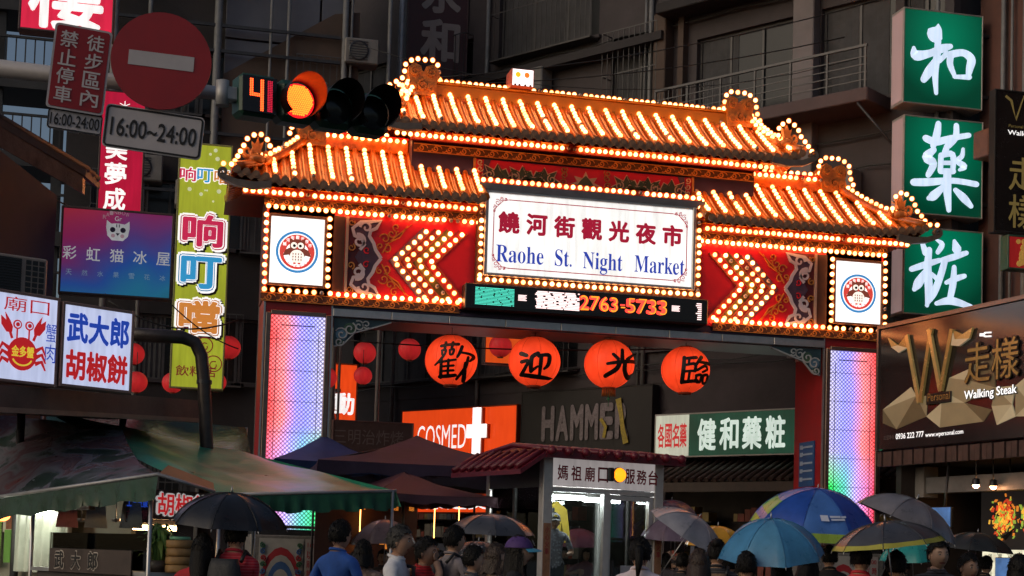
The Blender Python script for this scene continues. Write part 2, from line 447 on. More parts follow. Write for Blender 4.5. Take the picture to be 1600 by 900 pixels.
# blue notices and brackets on the inner faces of the pillars
blue_sign = M('blue_notice', (.02, .10, .28), .4, var=.08)
pl = MB()
pl.box(4.63, 4.655, .30, .98, 3.12, 3.98)
nb = pl.build('notice', blue_sign, gate)
tx = MB()
for k, zz in enumerate((3.86, 3.72, 3.55, 3.40, 3.24)):
    tx.box(4.622, 4.629, .36, .92 if k % 2 else .8, zz, zz+.035)
    tx.box(4.621, 4.629, .80, .92, zz-.02, zz+.06)
tx.build('print', M('notice_print', (.35, .45, .6), .5, var=.05), nb)

# lintel beam
beam = MB().box(-4.66, 4.66, .02, 1.28, 5.74, 6.0, 0).build('beam', navy, gate)
bt = MB()
for i in range(9):
    a = -4.65+i*1.035; bt.box(a+.004, a+1.031, -.035, .02, 5.72, 5.86, 0, .006)
bt.box(-4.65, 4.65, -.02, .02, 5.865, 5.93, 1)
bt.build('beam_trim', [steel, navy], beam)
MB().box(-4.62, 4.62, .05, 1.2, 5.70, 5.738).build('soffit', M('soffit_sheet', (.22, .18, .2), .4, .4, var=.2), beam)

# front board
MB().box(-5.86, 5.86, 0, .12, 6.0, 7.8).build('front_board', red_panel, gate)
MB().box(-5.86, 5.86, .14, 1.28, 6.002, 7.8).build('back_board', maroon, gate)

def mirrored(poly, sg): return [(sg*x, z) for x, z in poly]
for sg in (-1, 1):
    # light box with the owl emblem
    lb = MB().box(sg*4.86 if sg > 0 else -5.78, sg*5.78 if sg > 0 else -4.86, -.05, .0, 6.24, 7.40).build('light_box', lit('white_lamp_face', (1, .99, .96), 1.5, uneven=.05), gate)
    cx = sg*5.32; fr = MB()
    fr.box(cx-.52, cx-.465, -.075, -.002, 6.19, 7.45, 0, .006).box(cx+.465, cx+.52, -.075, -.002, 6.19, 7.45, 0, .006)
    fr.box(cx-.465, cx+.465, -.074, -.002, 7.405, 7.45, 0, .006).box(cx-.465, cx+.465, -.074, -.002, 6.19, 6.235, 0, .006)
    fr.build('frame', M('lamp_frame', (.30, .16, .1), .4, .5, var=.1), lb)
    ow = MB(); zc = 6.80; y = -.052
    blue, wht, redc, brn, dk, cream = range(6)
    def dd(x, z, r, lay, mi, sx=1, sz=1, n=28): ow.disc(cx+x, zc+z, r, y-.0025*lay, y+.004, n, mi, sx, sz)
    dd(0, 0, .37, 1, blue, 1, 1, 40); dd(0, 0, .325, 2, wht, 1, 1, 40); dd(0, 0, .305, 3, redc, 1, 1, 40); dd(0, -.02, .20, 4, wht, 1, 1, 32)
    ow.prism([(cx+.235*math.cos(a), zc-.03+.235*math.sin(a)) for a in [math.pi+math.pi*k/16 for k in range(17)]], y-.0105, y, wht)
    # wings, head, belly
    ow.prism([(cx+x, zc+z) for x, z in ((-.25, -.08), (-.2, .03), (-.1, .08), (.1, .08), (.2, .03), (.25, -.08), (.14, -.06), (.1, -.14), (-.1, -.14), (-.14, -.06))], y-.0135, y, brn)
    dd(0, .11, .135, 6, brn, 1, .85); ow.prism([(cx-.13, zc+.13), (cx-.14, zc+.24), (cx-.04, zc+.19), (cx+.04, zc+.19), (cx+.14, zc+.24), (cx+.13, zc+.13)], y-.0142, y, brn)
    dd(-.058, .11, .056, 7, cream); dd(.058, .11, .056, 7, cream); dd(-.052, .105, .026, 8, dk); dd(.052, .105, .026, 8, dk)
    ow.prism([(cx-.02, zc+.075), (cx+.02, zc+.075), (cx, zc+.03)], y-.021, y, redc)
    dd(0, -.09, .125, 7, cream, 1, 1.0)
    for i in range(3):
        for j in range(4): dd(-.07+.047*j, -.04-.05*i, .014, 9, brn, .7, 1.3, 8)
    dd(-.04, -.205, .02, 9, redc, 1.4, .8, 8); dd(.04, -.205, .02, 9, redc, 1.4, .8, 8)
    for k, c in enumerate('饒河街觀光夜市'):
        a = R(150-20*k); letters(ow, c, cx+.255*math.cos(a), zc+.255*math.sin(a), .06, .065, y-.0085, wht, off=.01)
    for k, c in enumerate('RAOHESTNM'):
        a = R(205+16*k); letters(ow, c, cx+.265*math.cos(a), zc+.265*math.sin(a), .04, .06, y-.0115, redc, off=.012)
    ow.build('owl_emblem', [M('emblem_blue', (.05, .25, .6), .4, var=0, em=(.05, .28, .62), es=.75), M('emblem_white', (.8, .8, .8), .4, var=0, em=(1, .98, .95), es=1.2), M('emblem_red', (.6, .05, .05), .4, var=0, em=(.75, .07, .05), es=.75), M('emblem_brown', (.2, .05, .03), .4, var=0, em=(.22, .05, .03), es=.7), M('emblem_dark', (.02, .01, .01), .4, var=0), M('emblem_cream', (.8, .75, .65), .4, var=0, em=(1, .93, .82), es=1)], lb)
    # bulbs round the light box
    for xx in (4.77, 5.87): bulbs([(sg*xx, -.03, 6.24), (sg*xx, -.03, 7.42)], .145, single=True)
    # dark gap and pale edge
    MB().box(min(sg*4.49, sg*4.69), max(sg*4.49, sg*4.69), -.02, -.001, 6.16, 7.5).build('recess_strip', brown, gate)
    MB().box(min(sg*4.43, sg*4.475), max(sg*4.43, sg*4.475), -.05, -.001, 6.16, 7.5).build('edge_strip', M('pale_edge', (.5, .36, .28), .4, var=.1), gate)
    # cloud scroll panel
    MB().box(min(sg*4.02, sg*4.42), max(sg*4.02, sg*4.42), -.012, -.001, 6.16, 7.5).build('scroll_ground', maroon, gate)
    cl = MB(); zc = 6.80
    def S(cx_, cz_, ra, rb, a0, tn, wd, lay, mi, up=1):
        pts = [(sg*-1*-(x) if False else sg*x, zc+up*(z-zc)) for x, z in spiral(cx_, cz_, ra, rb, a0, tn, 18)]
        cl.ribbon(pts, [wd*(1-.4*i/18) for i in range(19)], -.03-.004*lay, -.01, mi)
    for up in (1, -1):
        base = [(4.30, 6.80), (4.22, 6.93), (4.14, 7.02), (4.20, 7.14), (4.32, 7.17), (4.36, 7.30), (4.22, 7.42), (4.04, 7.44), (3.86, 7.47), (3.94, 7.33), (4.04, 7.28), (4.06, 7.18), (3.98, 7.06), (3.94, 6.94), (3.88, 6.86), (3.84, 6.80)]
        pl2 = [(sg*x, zc+up*(z-zc)) for x, z in base]
        cl.prism(pl2, -.028-.002*(up > 0), -.01, 1)
        out = pl2[1:]
        cl.ribbon(out, .06, -.040-.002*(up > 0), -.012, 0)
        S(4.24, 7.08, .13, .02, 1.2, 1.2, .05, 3, 0, up); S(4.12, 7.33, .11, .02, 0, 1.1, .048, 4, 0, up); S(4.37, 6.96, .07, .015, 2, 1.2, .022, 5, 2, up)
        S(4.38, 7.40, .06, .015, 2.6, 1.2, .02, 5, 2, up); S(4.10, 6.93, .06, .02, 4, 1, .02, 5, 3, up)
    cl.build('cloud_scroll', [lilac, plum, gold, red_panel], gate)
    vn = MB()
    for up in (1, -1):
        for (a, b, ra, a0) in ((3.78, 7.16, .10, .3), (3.66, 7.26, .09, 2.5), (3.58, 7.38, .08, 4.2), (3.74, 6.98, .09, 1.2), (3.86, 7.02, .06, 5)):
            vn.ribbon([(sg*x, zc+up*(z-zc)) for x, z in spiral(a, b, ra, .015, a0, 1.1, 14)], .018, -.022-.001*(up > 0), -.002, 0)
        for pts in (((3.82, 6.9), (3.72, 7.08), (3.6, 7.2), (3.42, 7.36), (3.3, 7.46)), ((3.7, 7.1), (3.52, 7.2), (3.38, 7.42))):
            vn.ribbon([(sg*x, zc+up*(z-zc)) for x, z in pts], [.022, .02, .02, .014, .006][:len(pts)], -.026-.001*(up > 0), -.002, 0)
    vn.build('vine_scroll', M('orange_vine', (.75, .26, .03), .4, var=.15), gate)
    # chevrons: stripes and rows of bulbs
    cm = (plum, maroon, olive, M('chevron_red', (.28, .012, .015), .4, var=.1), plum)
    for k in range(4):
        tip = 3.62-.215*k
        def cv(dx): return [(sg*(tip+dx-.57), 7.36), (sg*(tip+dx), zc-.03), (sg*(tip+dx-.57), 6.14)]
        o = MB(); o.ribbon(cv(.0), .15, -.03-.003*k, -.001, 0); o.build('chevron', cm[k], gate)
        o = MB(); o.ribbon(cv(-.105), .022, -.045, -.001, 0); o.build('chevron_edge', M('chevron_trim', (.30, .07, .03), .4, var=.15), gate)
        bulbs([(sg*(tip-.57), -.03, 7.33), (sg*tip, -.03, zc-.03), (sg*(tip-.57), -.03, 6.15)], .155, single=True)
    # upper and lower bulb lines of the wing, lower scroll frieze
    bulbs([(sg*2.12, -.06, 7.56), (sg*5.84, -.06, 7.56)], .125, single=True)
    bulbs([(sg*2.45, -.06, 6.10), (sg*5.86, -.06, 6.10)], .145)
    # cloud brackets under the beam
    br = MB()
    for (a, b, ra, a0, mi) in ((4.48, 5.42, .12, .5, 2), (4.34, 5.52, .12, 2, 3), (4.18, 5.58, .10, 1, 1), (4.05, 5.62, .08, 4, 1), (4.52, 5.28, .08, 3, 3)):
        br.disc(sg*a, b, ra*.9, .03, .09, 14, mi); br.ribbon([(sg*x, z) for x, z in spiral(a, b, ra, .02, a0, 1.3, 16)], .022, .012-.002*mi, .05, 0)
    br.prism([(sg*x, z) for x, z in ((4.62, 5.70), (4.62, 5.22), (4.5, 5.2), (4.3, 5.42), (4.0, 5.54), (3.62, 5.66), (3.6, 5.70))], .035, .085, 1)
    br.ribbon([(sg*x, z) for x, z in ((4.6, 5.2), (4.45, 5.24), (4.25, 5.46), (4.0, 5.54), (3.6, 5.68))], .022, .02, .06, 0)
    br.build('cloud_bracket', [M('bracket_outline', (.45, .48, .5), .4, var=.1), M('bracket_dark', (.03, .07, .09), .5, var=.2), M('bracket_blue', (.12, .25, .36), .5, var=.2), M('bracket_green', (.06, .13, .08), .5, var=.2)], gate)

# running scroll friezes
def scroll_unit():
    b = MB()
    b.ribbon(spiral(0, 0, .058, .012, R(200), 1.25, 16), [.022-.0006*i for i in range(17)], -.012, 0)
    b.ribbon([(-.13, -.045), (-.09, -.05), (-.055, -.025), (-.056, .0)], .018, -.010, 0)
    b.ribbon([(-.01, .056), (.05, .055), (.1, .04), (.125, .0)], [.02, .018, .014, .006], -.011, 0)
    return b.mesh('scroll', gold)
SU = scroll_unit()
def frieze(xa, xb, y, zc, h, name):
    f = MB().box(xa, xb, y, y+.03, zc-h/2, zc+h/2).build(name, brown, gate)
    n = max(1, round((xb-xa)/.262)); st = (xb-xa)/n
    for i in range(n): inst('scroll', SU, f, (xa+(i+.5)*st, y-.001, zc), (0, 0, 0), (st/.262, 1, h/.145))
    e = MB().box(xa, xb, y-.016, y, zc+h/2-.012, zc+h/2).box(xa, xb, y-.016, y, zc-h/2, zc-h/2+.012); e.build('frieze_edge', gold, f)
for sg in (-1, 1):
    a, b = sorted((sg*2.06, sg*5.92)); frieze(a, b, -.05, 7.665, .14, 'scroll_frieze')
    a, b = sorted((sg*2.40, sg*5.92)); frieze(a, b, -.05, 5.985, .15, 'scroll_frieze')

# upper block
MB().box(-3.3, 3.3, .30, 1.25, 8.2, 9.5).build('upper_block', navy, gate)
frieze(-3.27, 3.27, .265, 8.93, .15, 'scroll_frieze')
MB().box(-2.12, 2.12, -.12, .6, 7.45, 8.3).build('sign_backing', maroon, gate)
rel = MB().box(-2.1, 2.1, -.478, -.451, 8.34, 8.72).build('relief_panel', red_panel, gate, (-.04, .75, .10))
for x in (-2.1, 2.1): MB().box(x-.02, x+.02, -.5, -.451, 8.33, 8.73).build('relief_edge', gold, rel)
lf = MB(); dk2 = M('relief_green', (.10, .13, .06), .5, var=.2); 
def L_(pts, wd, lay, mi): lf.ribbon(pts, wd, -.49-.003*lay, -.47, mi)
for sg in (-1, 1):
    for (cx, s2) in ((1.15, 1), (.85, -1), (1.62, 1)):
        lf.prism([(sg*(cx+x*s2), 8.36+z) for x, z in ((-.42, 0), (-.3, .12), (-.16, .1), (-.1, .22), (.0, .17), (.06, .30), (.12, .18), (.3, .26), (.24, .12), (.36, .05), (.3, 0))], -.492, -.47, 1)
        L_([(sg*(cx+x*s2), 8.36+z) for x, z in ((-.42, 0), (-.3, .12), (-.16, .1), (-.1, .22), (.0, .17), (.06, .30), (.12, .18), (.3, .26), (.24, .12), (.36, .05))], .02, 4, 2)
        L_([(sg*(cx+(x-cx)*s2), z) for x, z in spiral(cx-.28, 8.48, .1, .02, 0, 1.3, 14)], .022, 6, 1); L_([(sg*(cx+(x-cx)*s2), z) for x, z in spiral(cx+.2, 8.45, .09, .02, 2, 1.3, 14)], .02, 7, 2)
        L_([(sg*(cx+x*s2), 8.36+z) for x, z in ((-.2, .0), (-.05, .12), (.05, .28))], [.05, .035, .01], 8, 1)
    for z in (8.42, 8.56, 8.66): L_([(sg*x, q) for x, q in spiral(.42, z, .07, .012, z*9, 1.2, 12)], .016, 5, 3)
    for z in (8.42, 8.54, 8.66): L_([(sg*x, q) for x, q in spiral(2.0, z, .06, .012, z*7, 1.2, 12)], .016, 5, 2)
    lf.prism([(sg*x, z) for x, z in ((1.9, 8.34), (1.78, 8.46), (1.86, 8.56), (1.8, 8.72), (1.93, 8.72), (1.95, 8.34))], -.494, -.47, 4)
lf.prism([(x, 8.36+z) for x, z in ((-.3, .04), (-.16, .1), (-.22, .2), (-.06, .17), (0, .3), (.06, .17), (.22, .2), (.16, .1), (.3, .04))], -.493, -.47, 2)
lf.prism([(x, 8.36+z) for x, z in ((-.16, .03), (-.1, .12), (0, .22), (.1, .12), (.16, .03))], -.499, -.47, 1)
lf.build('flower_relief', [gold, dk2, M('relief_outline', (.7, .52, .32), .45, var=.1), gold, plum], rel)
MB().box(-2.14, 2.14, -.22, .28, 8.15, 8.27).build('sign_canopy', M('grey_canopy', (.2, .18, .19), .4, .4, var=.15), gate)
bulbs([(-2.05, -.10, 8.345), (2.05, -.10, 8.345)], .128, single=True)
MB().box(-2.12, 2.12, -.10, .28, 8.27, 8.40).build('relief_ledge', eave_red, gate)

# main sign
sign = MB().box(-1.93, 1.93, -.46, -.43, 6.70, 8.14).build('name_board', lit('name_board_face', (1, .985, .95), 1.0, uneven=.1, scale=.8), gate, (-.02, .29, -.035))
f = MB(); fm = M('aluminium_frame', (.5, .48, .46), .35, .7, var=.1)
f.box(-2.0, -1.935, -.5, -.32, 6.64, 8.2, 0, .008).box(1.935, 2.0, -.5, -.32, 6.64, 8.2, 0, .008).box(-1.935, 1.935, -.498, -.32, 8.145, 8.2, 0, .008).box(-1.935, 1.935, -.498, -.32, 6.64, 6.695, 0, .008)
f.build('frame', fm, sign)
cr = M('sign_crimson', (.45, .01, .04), .4, var=.05, em=(.5, .012, .045), es=.55); cb = M('sign_blue', (.03, .06, .45), .4, var=.05, em=(.04, .08, .55), es=.6)
put(sign, cr, '饒河街觀光夜市', -1.55, 1.55, 7.63, .40, .40, y=-.4625, off=.042, f=spaced)
t = MB()
_serif = {**{chr(ord('A')+i): chr(0x1D400+i) for i in range(26)}, **{chr(ord('a')+i): chr(0x1D41A+i) for i in range(26)}}
for word, a, b, h in (('Raohe', -1.77, -.89, .31), ('St.', -.68, -.36, .31), ('Night', -.15, .60, .40), ('Market', .83, 1.80, .31)):
    letters(t, ''.join(_serif.get(c, c) for c in word), (a+b)/2, 7.06 if word != 'Night' else 7.01, b-a, h, -.4625)
t.build('lettering', cb, sign)
bd = MB()
for z in (6.80, 8.04): bd.box(-1.55, 1.55, -.4635, -.455, z-.008, z+.008)
for x in (-1.83, 1.83): bd.box(x-.008, x+.008, -.4635, -.455, 7.05, 7.8)
for sx in (-1, 1):
    for sz in (-1, 1):
        for (a, b, ra) in ((1.77, .56, .06), (1.70, .62, .04), (1.82, .47, .04), (1.62, .62, .03), (1.83, .40, .025)):
            bd.ribbon([(sx*x, 7.42+sz*z) for x, z in spiral(a, b, ra, .008, 1, 1.4, 14)], .012, -.464-.0006*ra*20, -.456)
        bd.ribbon([(sx*1.55, 7.42+sz*.62), (sx*1.66, 7.42+sz*.6), (sx*1.8, 7.42+sz*.46), (sx*1.83, 7.42+sz*.37)], .012, -.4662, -.456)
bd.build('border', cr, sign)
for x in (-2.06, 2.06): bulbs([(x-.02, -.16, 6.6), (x-.02, -.16, 8.15)], .14, single=True)
bulbs([(-2.08, -.16, 6.53), (2.04, -.16, 6.53)], .135, single=True)
MB().box(-2.14, 2.10, -.155, 0, 6.46, 6.59).build('sign_ledge', brown, gate)
for x in (-2.12, 2.02): MB().box(x-.02, x+.08, -.155, 0, 6.59, 8.16).build('sign_cheek', brown, gate)

# moving-message display
led = MB().box(-2.3, 2.26, -.52, -.06, 6.00, 6.46, 0, .015).build('message_display', black, gate, (-.06, .2, -.03))
MB().box(-2.2, 2.16, -.525, -.521, 6.05, 6.42).build('display_face', M('display_glass', (.012, .008, .008), .2, var=.2), led)
cyan = M('led_cyan', (.05, .5, .4), .4, var=0, em=(.10, .85, .62), es=1.1); ledw = M('led_white', (.8, .6, .6), .4, var=0, em=(1, .72, .70), es=1.6); ledr = M('led_red', (.8, .05, .02), .4, var=0, em=(1, .06, .04), es=1.6); ledo = M('led_orange', (.8, .3, .02), .4, var=0, em=(1, .32, .02), es=1.4)
s = MB()
for i in range(13):
    z = 6.085+i*.0245; x = -2.12
    while x < -1.42:
        w_ = random.uniform(.05, .3); s.box(x, min(x+w_, -1.41), -.531, -.526, z, z+.013); x += w_+random.choice((.0, .012, .03))
tag(s.build('led_characters', cyan, led), kind='stuff')
s = MB()
for cx in (-1.26, 1.63):
    for i in range(5): s.box(cx-.075, cx+.06 if i in (1, 3) else cx+.08, -.531, -.526, 6.20+i*.022, 6.214+i*.022)
for i in range(12):
    z = 6.085+i*.0265; x = -1.03+random.uniform(0, .05)
    while x < -.22: w_ = random.uniform(.08, .4); s.box(x, min(x+w_, -.2), -.531, -.526, z, z+.02); x += w_+random.choice((.02, .05))
for i in range(9): s.box(2.02+random.uniform(0, .05), 2.13, -.531, -.526, 6.07+i*.036, 6.088+i*.036)
tag(s.build('led_characters', ledw, led), kind='stuff')
s = MB(); letters(s, '2763', .16, 6.24, .74, .27, -.533, off=.05); letters(s, '5733', 1.05, 6.24, .78, .27, -.533, off=.05); s.box(.57, .66, -.533, -.527, 6.23, 6.26)
s.build('led_characters', ledr, led)
s = MB(); letters(s, '2763', .17, 6.24, .70, .27, -.5365, off=-.012); letters(s, '-5733', 1.02, 6.25, .88, .27, -.5365, off=-.02); s.build('led_characters', ledo, led)

# ---- roofs
def roof(nm, sg, xin, xe, xr, zr, ze, half, hip_in, strip_top, board_bottom):
    """front and back slopes between xin (inner end) and xe (outer eave corner); ridge ends at xr"""
    def pt(x, s, side=-1):
        k = max(0, (abs(x)-xr)/(xe-xr)); up = .16*k*k*(1-s)
        if hip_in: pass
        return V((x, side*half*(1-s), ze+(zr-ze)*(s**1.22)+up))
    def stop(x): return 1.0 if abs(x) <= xr else max(0.02, (xe-abs(x))/(xe-xr))
    xs0 = -xe if hip_in else xin
    X = [xs0+(xe-xs0)*i/40 for i in range(41)]
    sheet = MB(); K = 8
    for side in (-1, 1):
        vs = []
        for x in X:
            tp = stop(x)
            for k in range(K+1): vs.append(pt(x, tp*k/K, side)*1)
        vs = [V((sg*v.x, v.y, v.z)) for v in vs]
        sheet.add(vs, [(i*(K+1)+k, (i+1)*(K+1)+k, (i+1)*(K+1)+k+1, i*(K+1)+k+1) for i in range(len(X)-1) for k in range(K)], 0, True)
    ends = (1, -1) if hip_in else (1,)
    for e in ends:      # hipped end
        vs = []
        for i in range(13):
            y = -half+2*half*i/12; tp = 1-abs(y)/half
            for k in range(K+1):
                s_ = tp*k/K; up = .16*(abs(y)/half)**2*(1-s_)
                vs.append(V((sg*e*(xe-(xe-xr)*s_), y, ze+(zr-ze)*s_**1.22+up)))
        sheet.add(vs, [(i*(K+1)+k, (i+1)*(K+1)+k, (i+1)*(K+1)+k+1, i*(K+1)+k+1) for i in range(12) for k in range(K)], 0, True)
    rt = sheet.build(nm, orange_glaze, gate)
    n = round((xe-xs0)/.165); xsn = [xs0+(i+.5)*(xe-xs0)/n for i in range(n)]
    full = {}
    for side in (-1, 1):
        full[side] = MB().tube([(0, pt(0, s_, side).y, pt(0, s_, side).z+.02) for s_ in [k/7 for k in range(8)]], .052, 8).mesh('tile_row', orange_glaze)
        for x in xsn:
            if side > 0 and abs(x) < 99 and n > 30 and False: continue
            if abs(x) <= xr-.02: inst('tile_row', full[side], rt, (sg*x, 0, 0))
            else:
                tp = stop(x)
                if tp < .12: continue
                o = MB().tube([V((sg*x, pt(x, tp*k/5, side).y, pt(x, tp*k/5, side).z+.02)) for k in range(6)], .052, 8); o.build('tile_row', orange_glaze, rt)
    for e in ends:
        for i in range(1, 16):
            y = -half+2*half*i/16; tp = 1-abs(y)/half
            if tp < .1: continue
            pts = [V((sg*e*(xe-(xe-xr)*tp*k/4), y, ze+(zr-ze)*(tp*k/4)**1.22+.02+.16*(abs(y)/half)**2*(1-tp*k/4))) for k in range(5)]
            MB().tube(pts, .05, 7).build('tile_row', orange_glaze, rt)
    dm = MB().disc(0, 0, .068, -.03, .02, 14).disc(0, 0, .04, -.04, -.028, 10).mesh('eave_tile', clay_end)
    tm = MB().prism([(-.07, .03), (-.06, -.045), (0, -.085), (.06, -.045), (.07, .03)], -.022, .01).mesh('drip_tile', clay_end)
    raf = MB().box(-.1, .1, -.01, .14, -.035, .035).mesh('rafter_end', orange_board)
    for i, x in enumerate(xsn):
        z = pt(x, 0).z
        inst('eave_tile', dm, rt, (sg*x, -half-.01, z+.0)); 
        if i < n-1: inst('drip_tile', tm, rt, (sg*(x+.0825), -half, pt(x+.08, 0).z-.03))
        if i % 2 == 0: inst('rafter_end', raf, rt, (sg*(x+.08), board_bottom[0]-.12, board_bottom[1]+.16))
        inst('eave_tile', dm, rt, (sg*x, half+.01, z), (0, 0, math.pi))
    # soffit boards
    so_ = MB(); a, b = sorted((sg*xs0, sg*xe))
    zb = ze
    so_.add([(a, -half+.02, zb-.10), (b, -half+.02, zb-.10), (b, -.1, zb+.36), (a, -.1, zb+.36)], [(0, 1, 2, 3)], 0)
    so_.add([(a, half-.02, zb-.10), (b, half-.02, zb-.10), (b, .1, zb+.36), (a, .1, zb+.36)], [(0, 1, 2, 3)], 0)
    so_.build('soffit', [eave_red, navy], rt)
    # rows of bulbs down every second tile row
    for i, x in enumerate(xsn):
        if i % 2: continue
        tp = stop(x); top = min(strip_top(x), tp-.07)
        if top < .25: continue
        bulbs([V((sg*x, pt(x, s_).y, pt(x, s_).z+.065)) for s_ in [.13+(top-.13)*k/5 for k in range(6)]], .135, 'z', parent=rt, dead=.03)
    return rt, pt, xsn
def hip_ridge(rt, p0, p1, lift=.0):
    """sloping ridge from p0 down to corner p1 with a curled finial"""
    a, b = V(p0), V(p1); n = 9
    pts = [a.lerp(b, i/n)+V((0, 0, -.14*math.sin(math.pi*i/n)+.05)) for i in range(n+1)]
    MB().tube(pts, [.085]*n+[.07], 8).build('hip_ridge', orange_glaze, rt)
    return pts
def corner_curl(rt, p, sx, big=1.0):
    b = MB(); p = V(p)
    for (dx, dz, r, a0, tn, wd) in ((.0, .10, .14, R(250), .9, .07), (.17, .12, .10, R(240), .95, .055), (-.14, .08, .09, R(280), -.9, .05)):
        pts = [(V((p.x+sx*(dx*big)+sx*x, p.y, p.z+dz*big+z))) for x, z in spiral(0, 0, r*big, .02*big, a0, tn, 12)]
        b.tube(pts, [wd*big*(1-.06*i) for i in range(13)], 6)
    b.ball((p.x, p.y, p.z), (.16*big, .12*big, .09*big), 10, 6)
    b.prism([(p.x+sx*x*big, p.z+z*big) for x, z in ((-.05, .1), (-.1, .3), (-.03, .26), (.0, .38), (.05, .25), (.11, .3), (.07, .1))], p.y-.05, p.y+.05)
    b.build('corner_finial', M('finial_glaze', (.36, .15, .04), .35, var=.4, scale=12, bump=.3, bscale=30), rt)
def ridge_block(rt, xc, z0, h, w, sx):
    b = MB(); ol = [(-.5, 0), (-.5, .45), (-.62, .6), (-.55, .82), (-.35, .98), (-.12, .9), (-.1, .76), (.02, .74), (.08, .9), (.3, .99), (.5, .86), (.52, .62), (.46, .45), (.55, .2), (.5, 0)]
    ol = [(xc+sx*x*w, z0+z*h) for x, z in ol]
    b.prism(ol, -.2, .2)
    for (x, z, r) in ((-.3, .72, .17), (.28, .72, .17), (0, .3, .2), (-.3, .25, .13), (.32, .25, .13)):
        b.ribbon(spiral(xc+sx*x*w, z0+z*h, r*w, .02, R(90), 1.4, 16), .035, -.235-.002*r*10, -.19)
        b.disc(xc+sx*x*w, z0+z*h, r*w*.35, -.225, -.19, 10)
    b.build('ridge_ornament', M('ornament_glaze', (.45, .18, .035), .35, var=.35, scale=10, bump=.35, bscale=28), rt)
def eave_tip(rt, p, sx):
    b = MB(); p = V(p)
    pts = [(p.x-sx*.75, p.z-.02), (p.x-sx*.45, p.z-.06), (p.x-sx*.15, p.z-.03), (p.x+sx*.06, p.z+.05)]+[(p.x+sx*.06+sx*x*1, p.z+.13+z) for x, z in spiral(0, 0, .085, .02, R(-60), 1.2, 12)]
    b.ribbon(pts, [.12, .12, .11, .09]+[.05-.002*i for i in range(13)], p.y-.07, p.y+.05)
    b.build('eave_scroll', M('scroll_grey', (.16, .12, .1), .4, var=.3), rt)

# main roof (centred over the depth of the pillars)
YC = .75
rt, pt, xsn = roof('main_roof', 1, -3.98, 3.98, 3.25, 10.06, 9.13, 1.3, True, lambda x: .9, (-.75+.22, 9.06))
rt.location.y = YC
MB().box(-3.34, 3.34, .2-YC, .3-YC, 9.06, 9.4).build('eave_board', eave_red, rt)
MB().box(-3.05, 3.05, -.11, .11, 9.96, 10.25, 0, .02).box(-3.05, 3.05, -.15, .15, 10.25, 10.29, 0, .01).build('ridge', ridge_glaze, rt)
MB().box(-3.05, 3.05, -.16, .16, 9.92, 9.98).build('ridge_base', orange_glaze, rt)
bulbs([(-2.74, 0, 10.29), (2.74, 0, 10.29)], .112, 'z', parent=rt, dead=.12)
bulbs([(-3.6, .19-YC, 9.13), (3.6, .19-YC, 9.13)], .118, parent=rt)
for sx in (-1, 1):
    ridge_block(rt, sx*3.1, 9.98, .60, .52, sx)
    bulbs([(sx*2.78, -.1, 10.32), (sx*2.80, -.1, 10.56), (sx*2.92, -.1, 10.66), (sx*3.27, -.1, 10.66), (sx*3.42, -.1, 10.54), (sx*3.45, -.1, 10.32), (sx*3.52, -.1, 10.15)], .135, parent=rt)
    pts = hip_ridge(rt, (sx*3.36, -.12, 10.06), (sx*3.95, -1.28, 9.28)); hip_ridge(rt, (sx*3.36, .12, 10.06), (sx*3.95, 1.28, 9.28))
    bulbs([p+V((0, 0, .08)) for p in pts[:7]], .11, 'z', parent=rt); bulbs([p+V((-sx*.12, -.05, .05)) for p in pts[1:7]], .12, 'z', parent=rt)
    corner_curl(rt, (sx*3.72, -.95, 9.52), sx, .9); eave_tip(rt, (sx*4.04, -1.32, 9.09), sx)
    c = V((sx*3.72, -1.02, 9.54)); bulbs([c+V((-sx*.2, 0, .08)), c+V((-sx*.19, 0, .26)), c+V((0, 0, .38)), c+V((sx*.18, 0, .26)), c+V((sx*.24, -.05, .08)), V((sx*4.08, -1.3, 9.3))], .13, parent=rt)
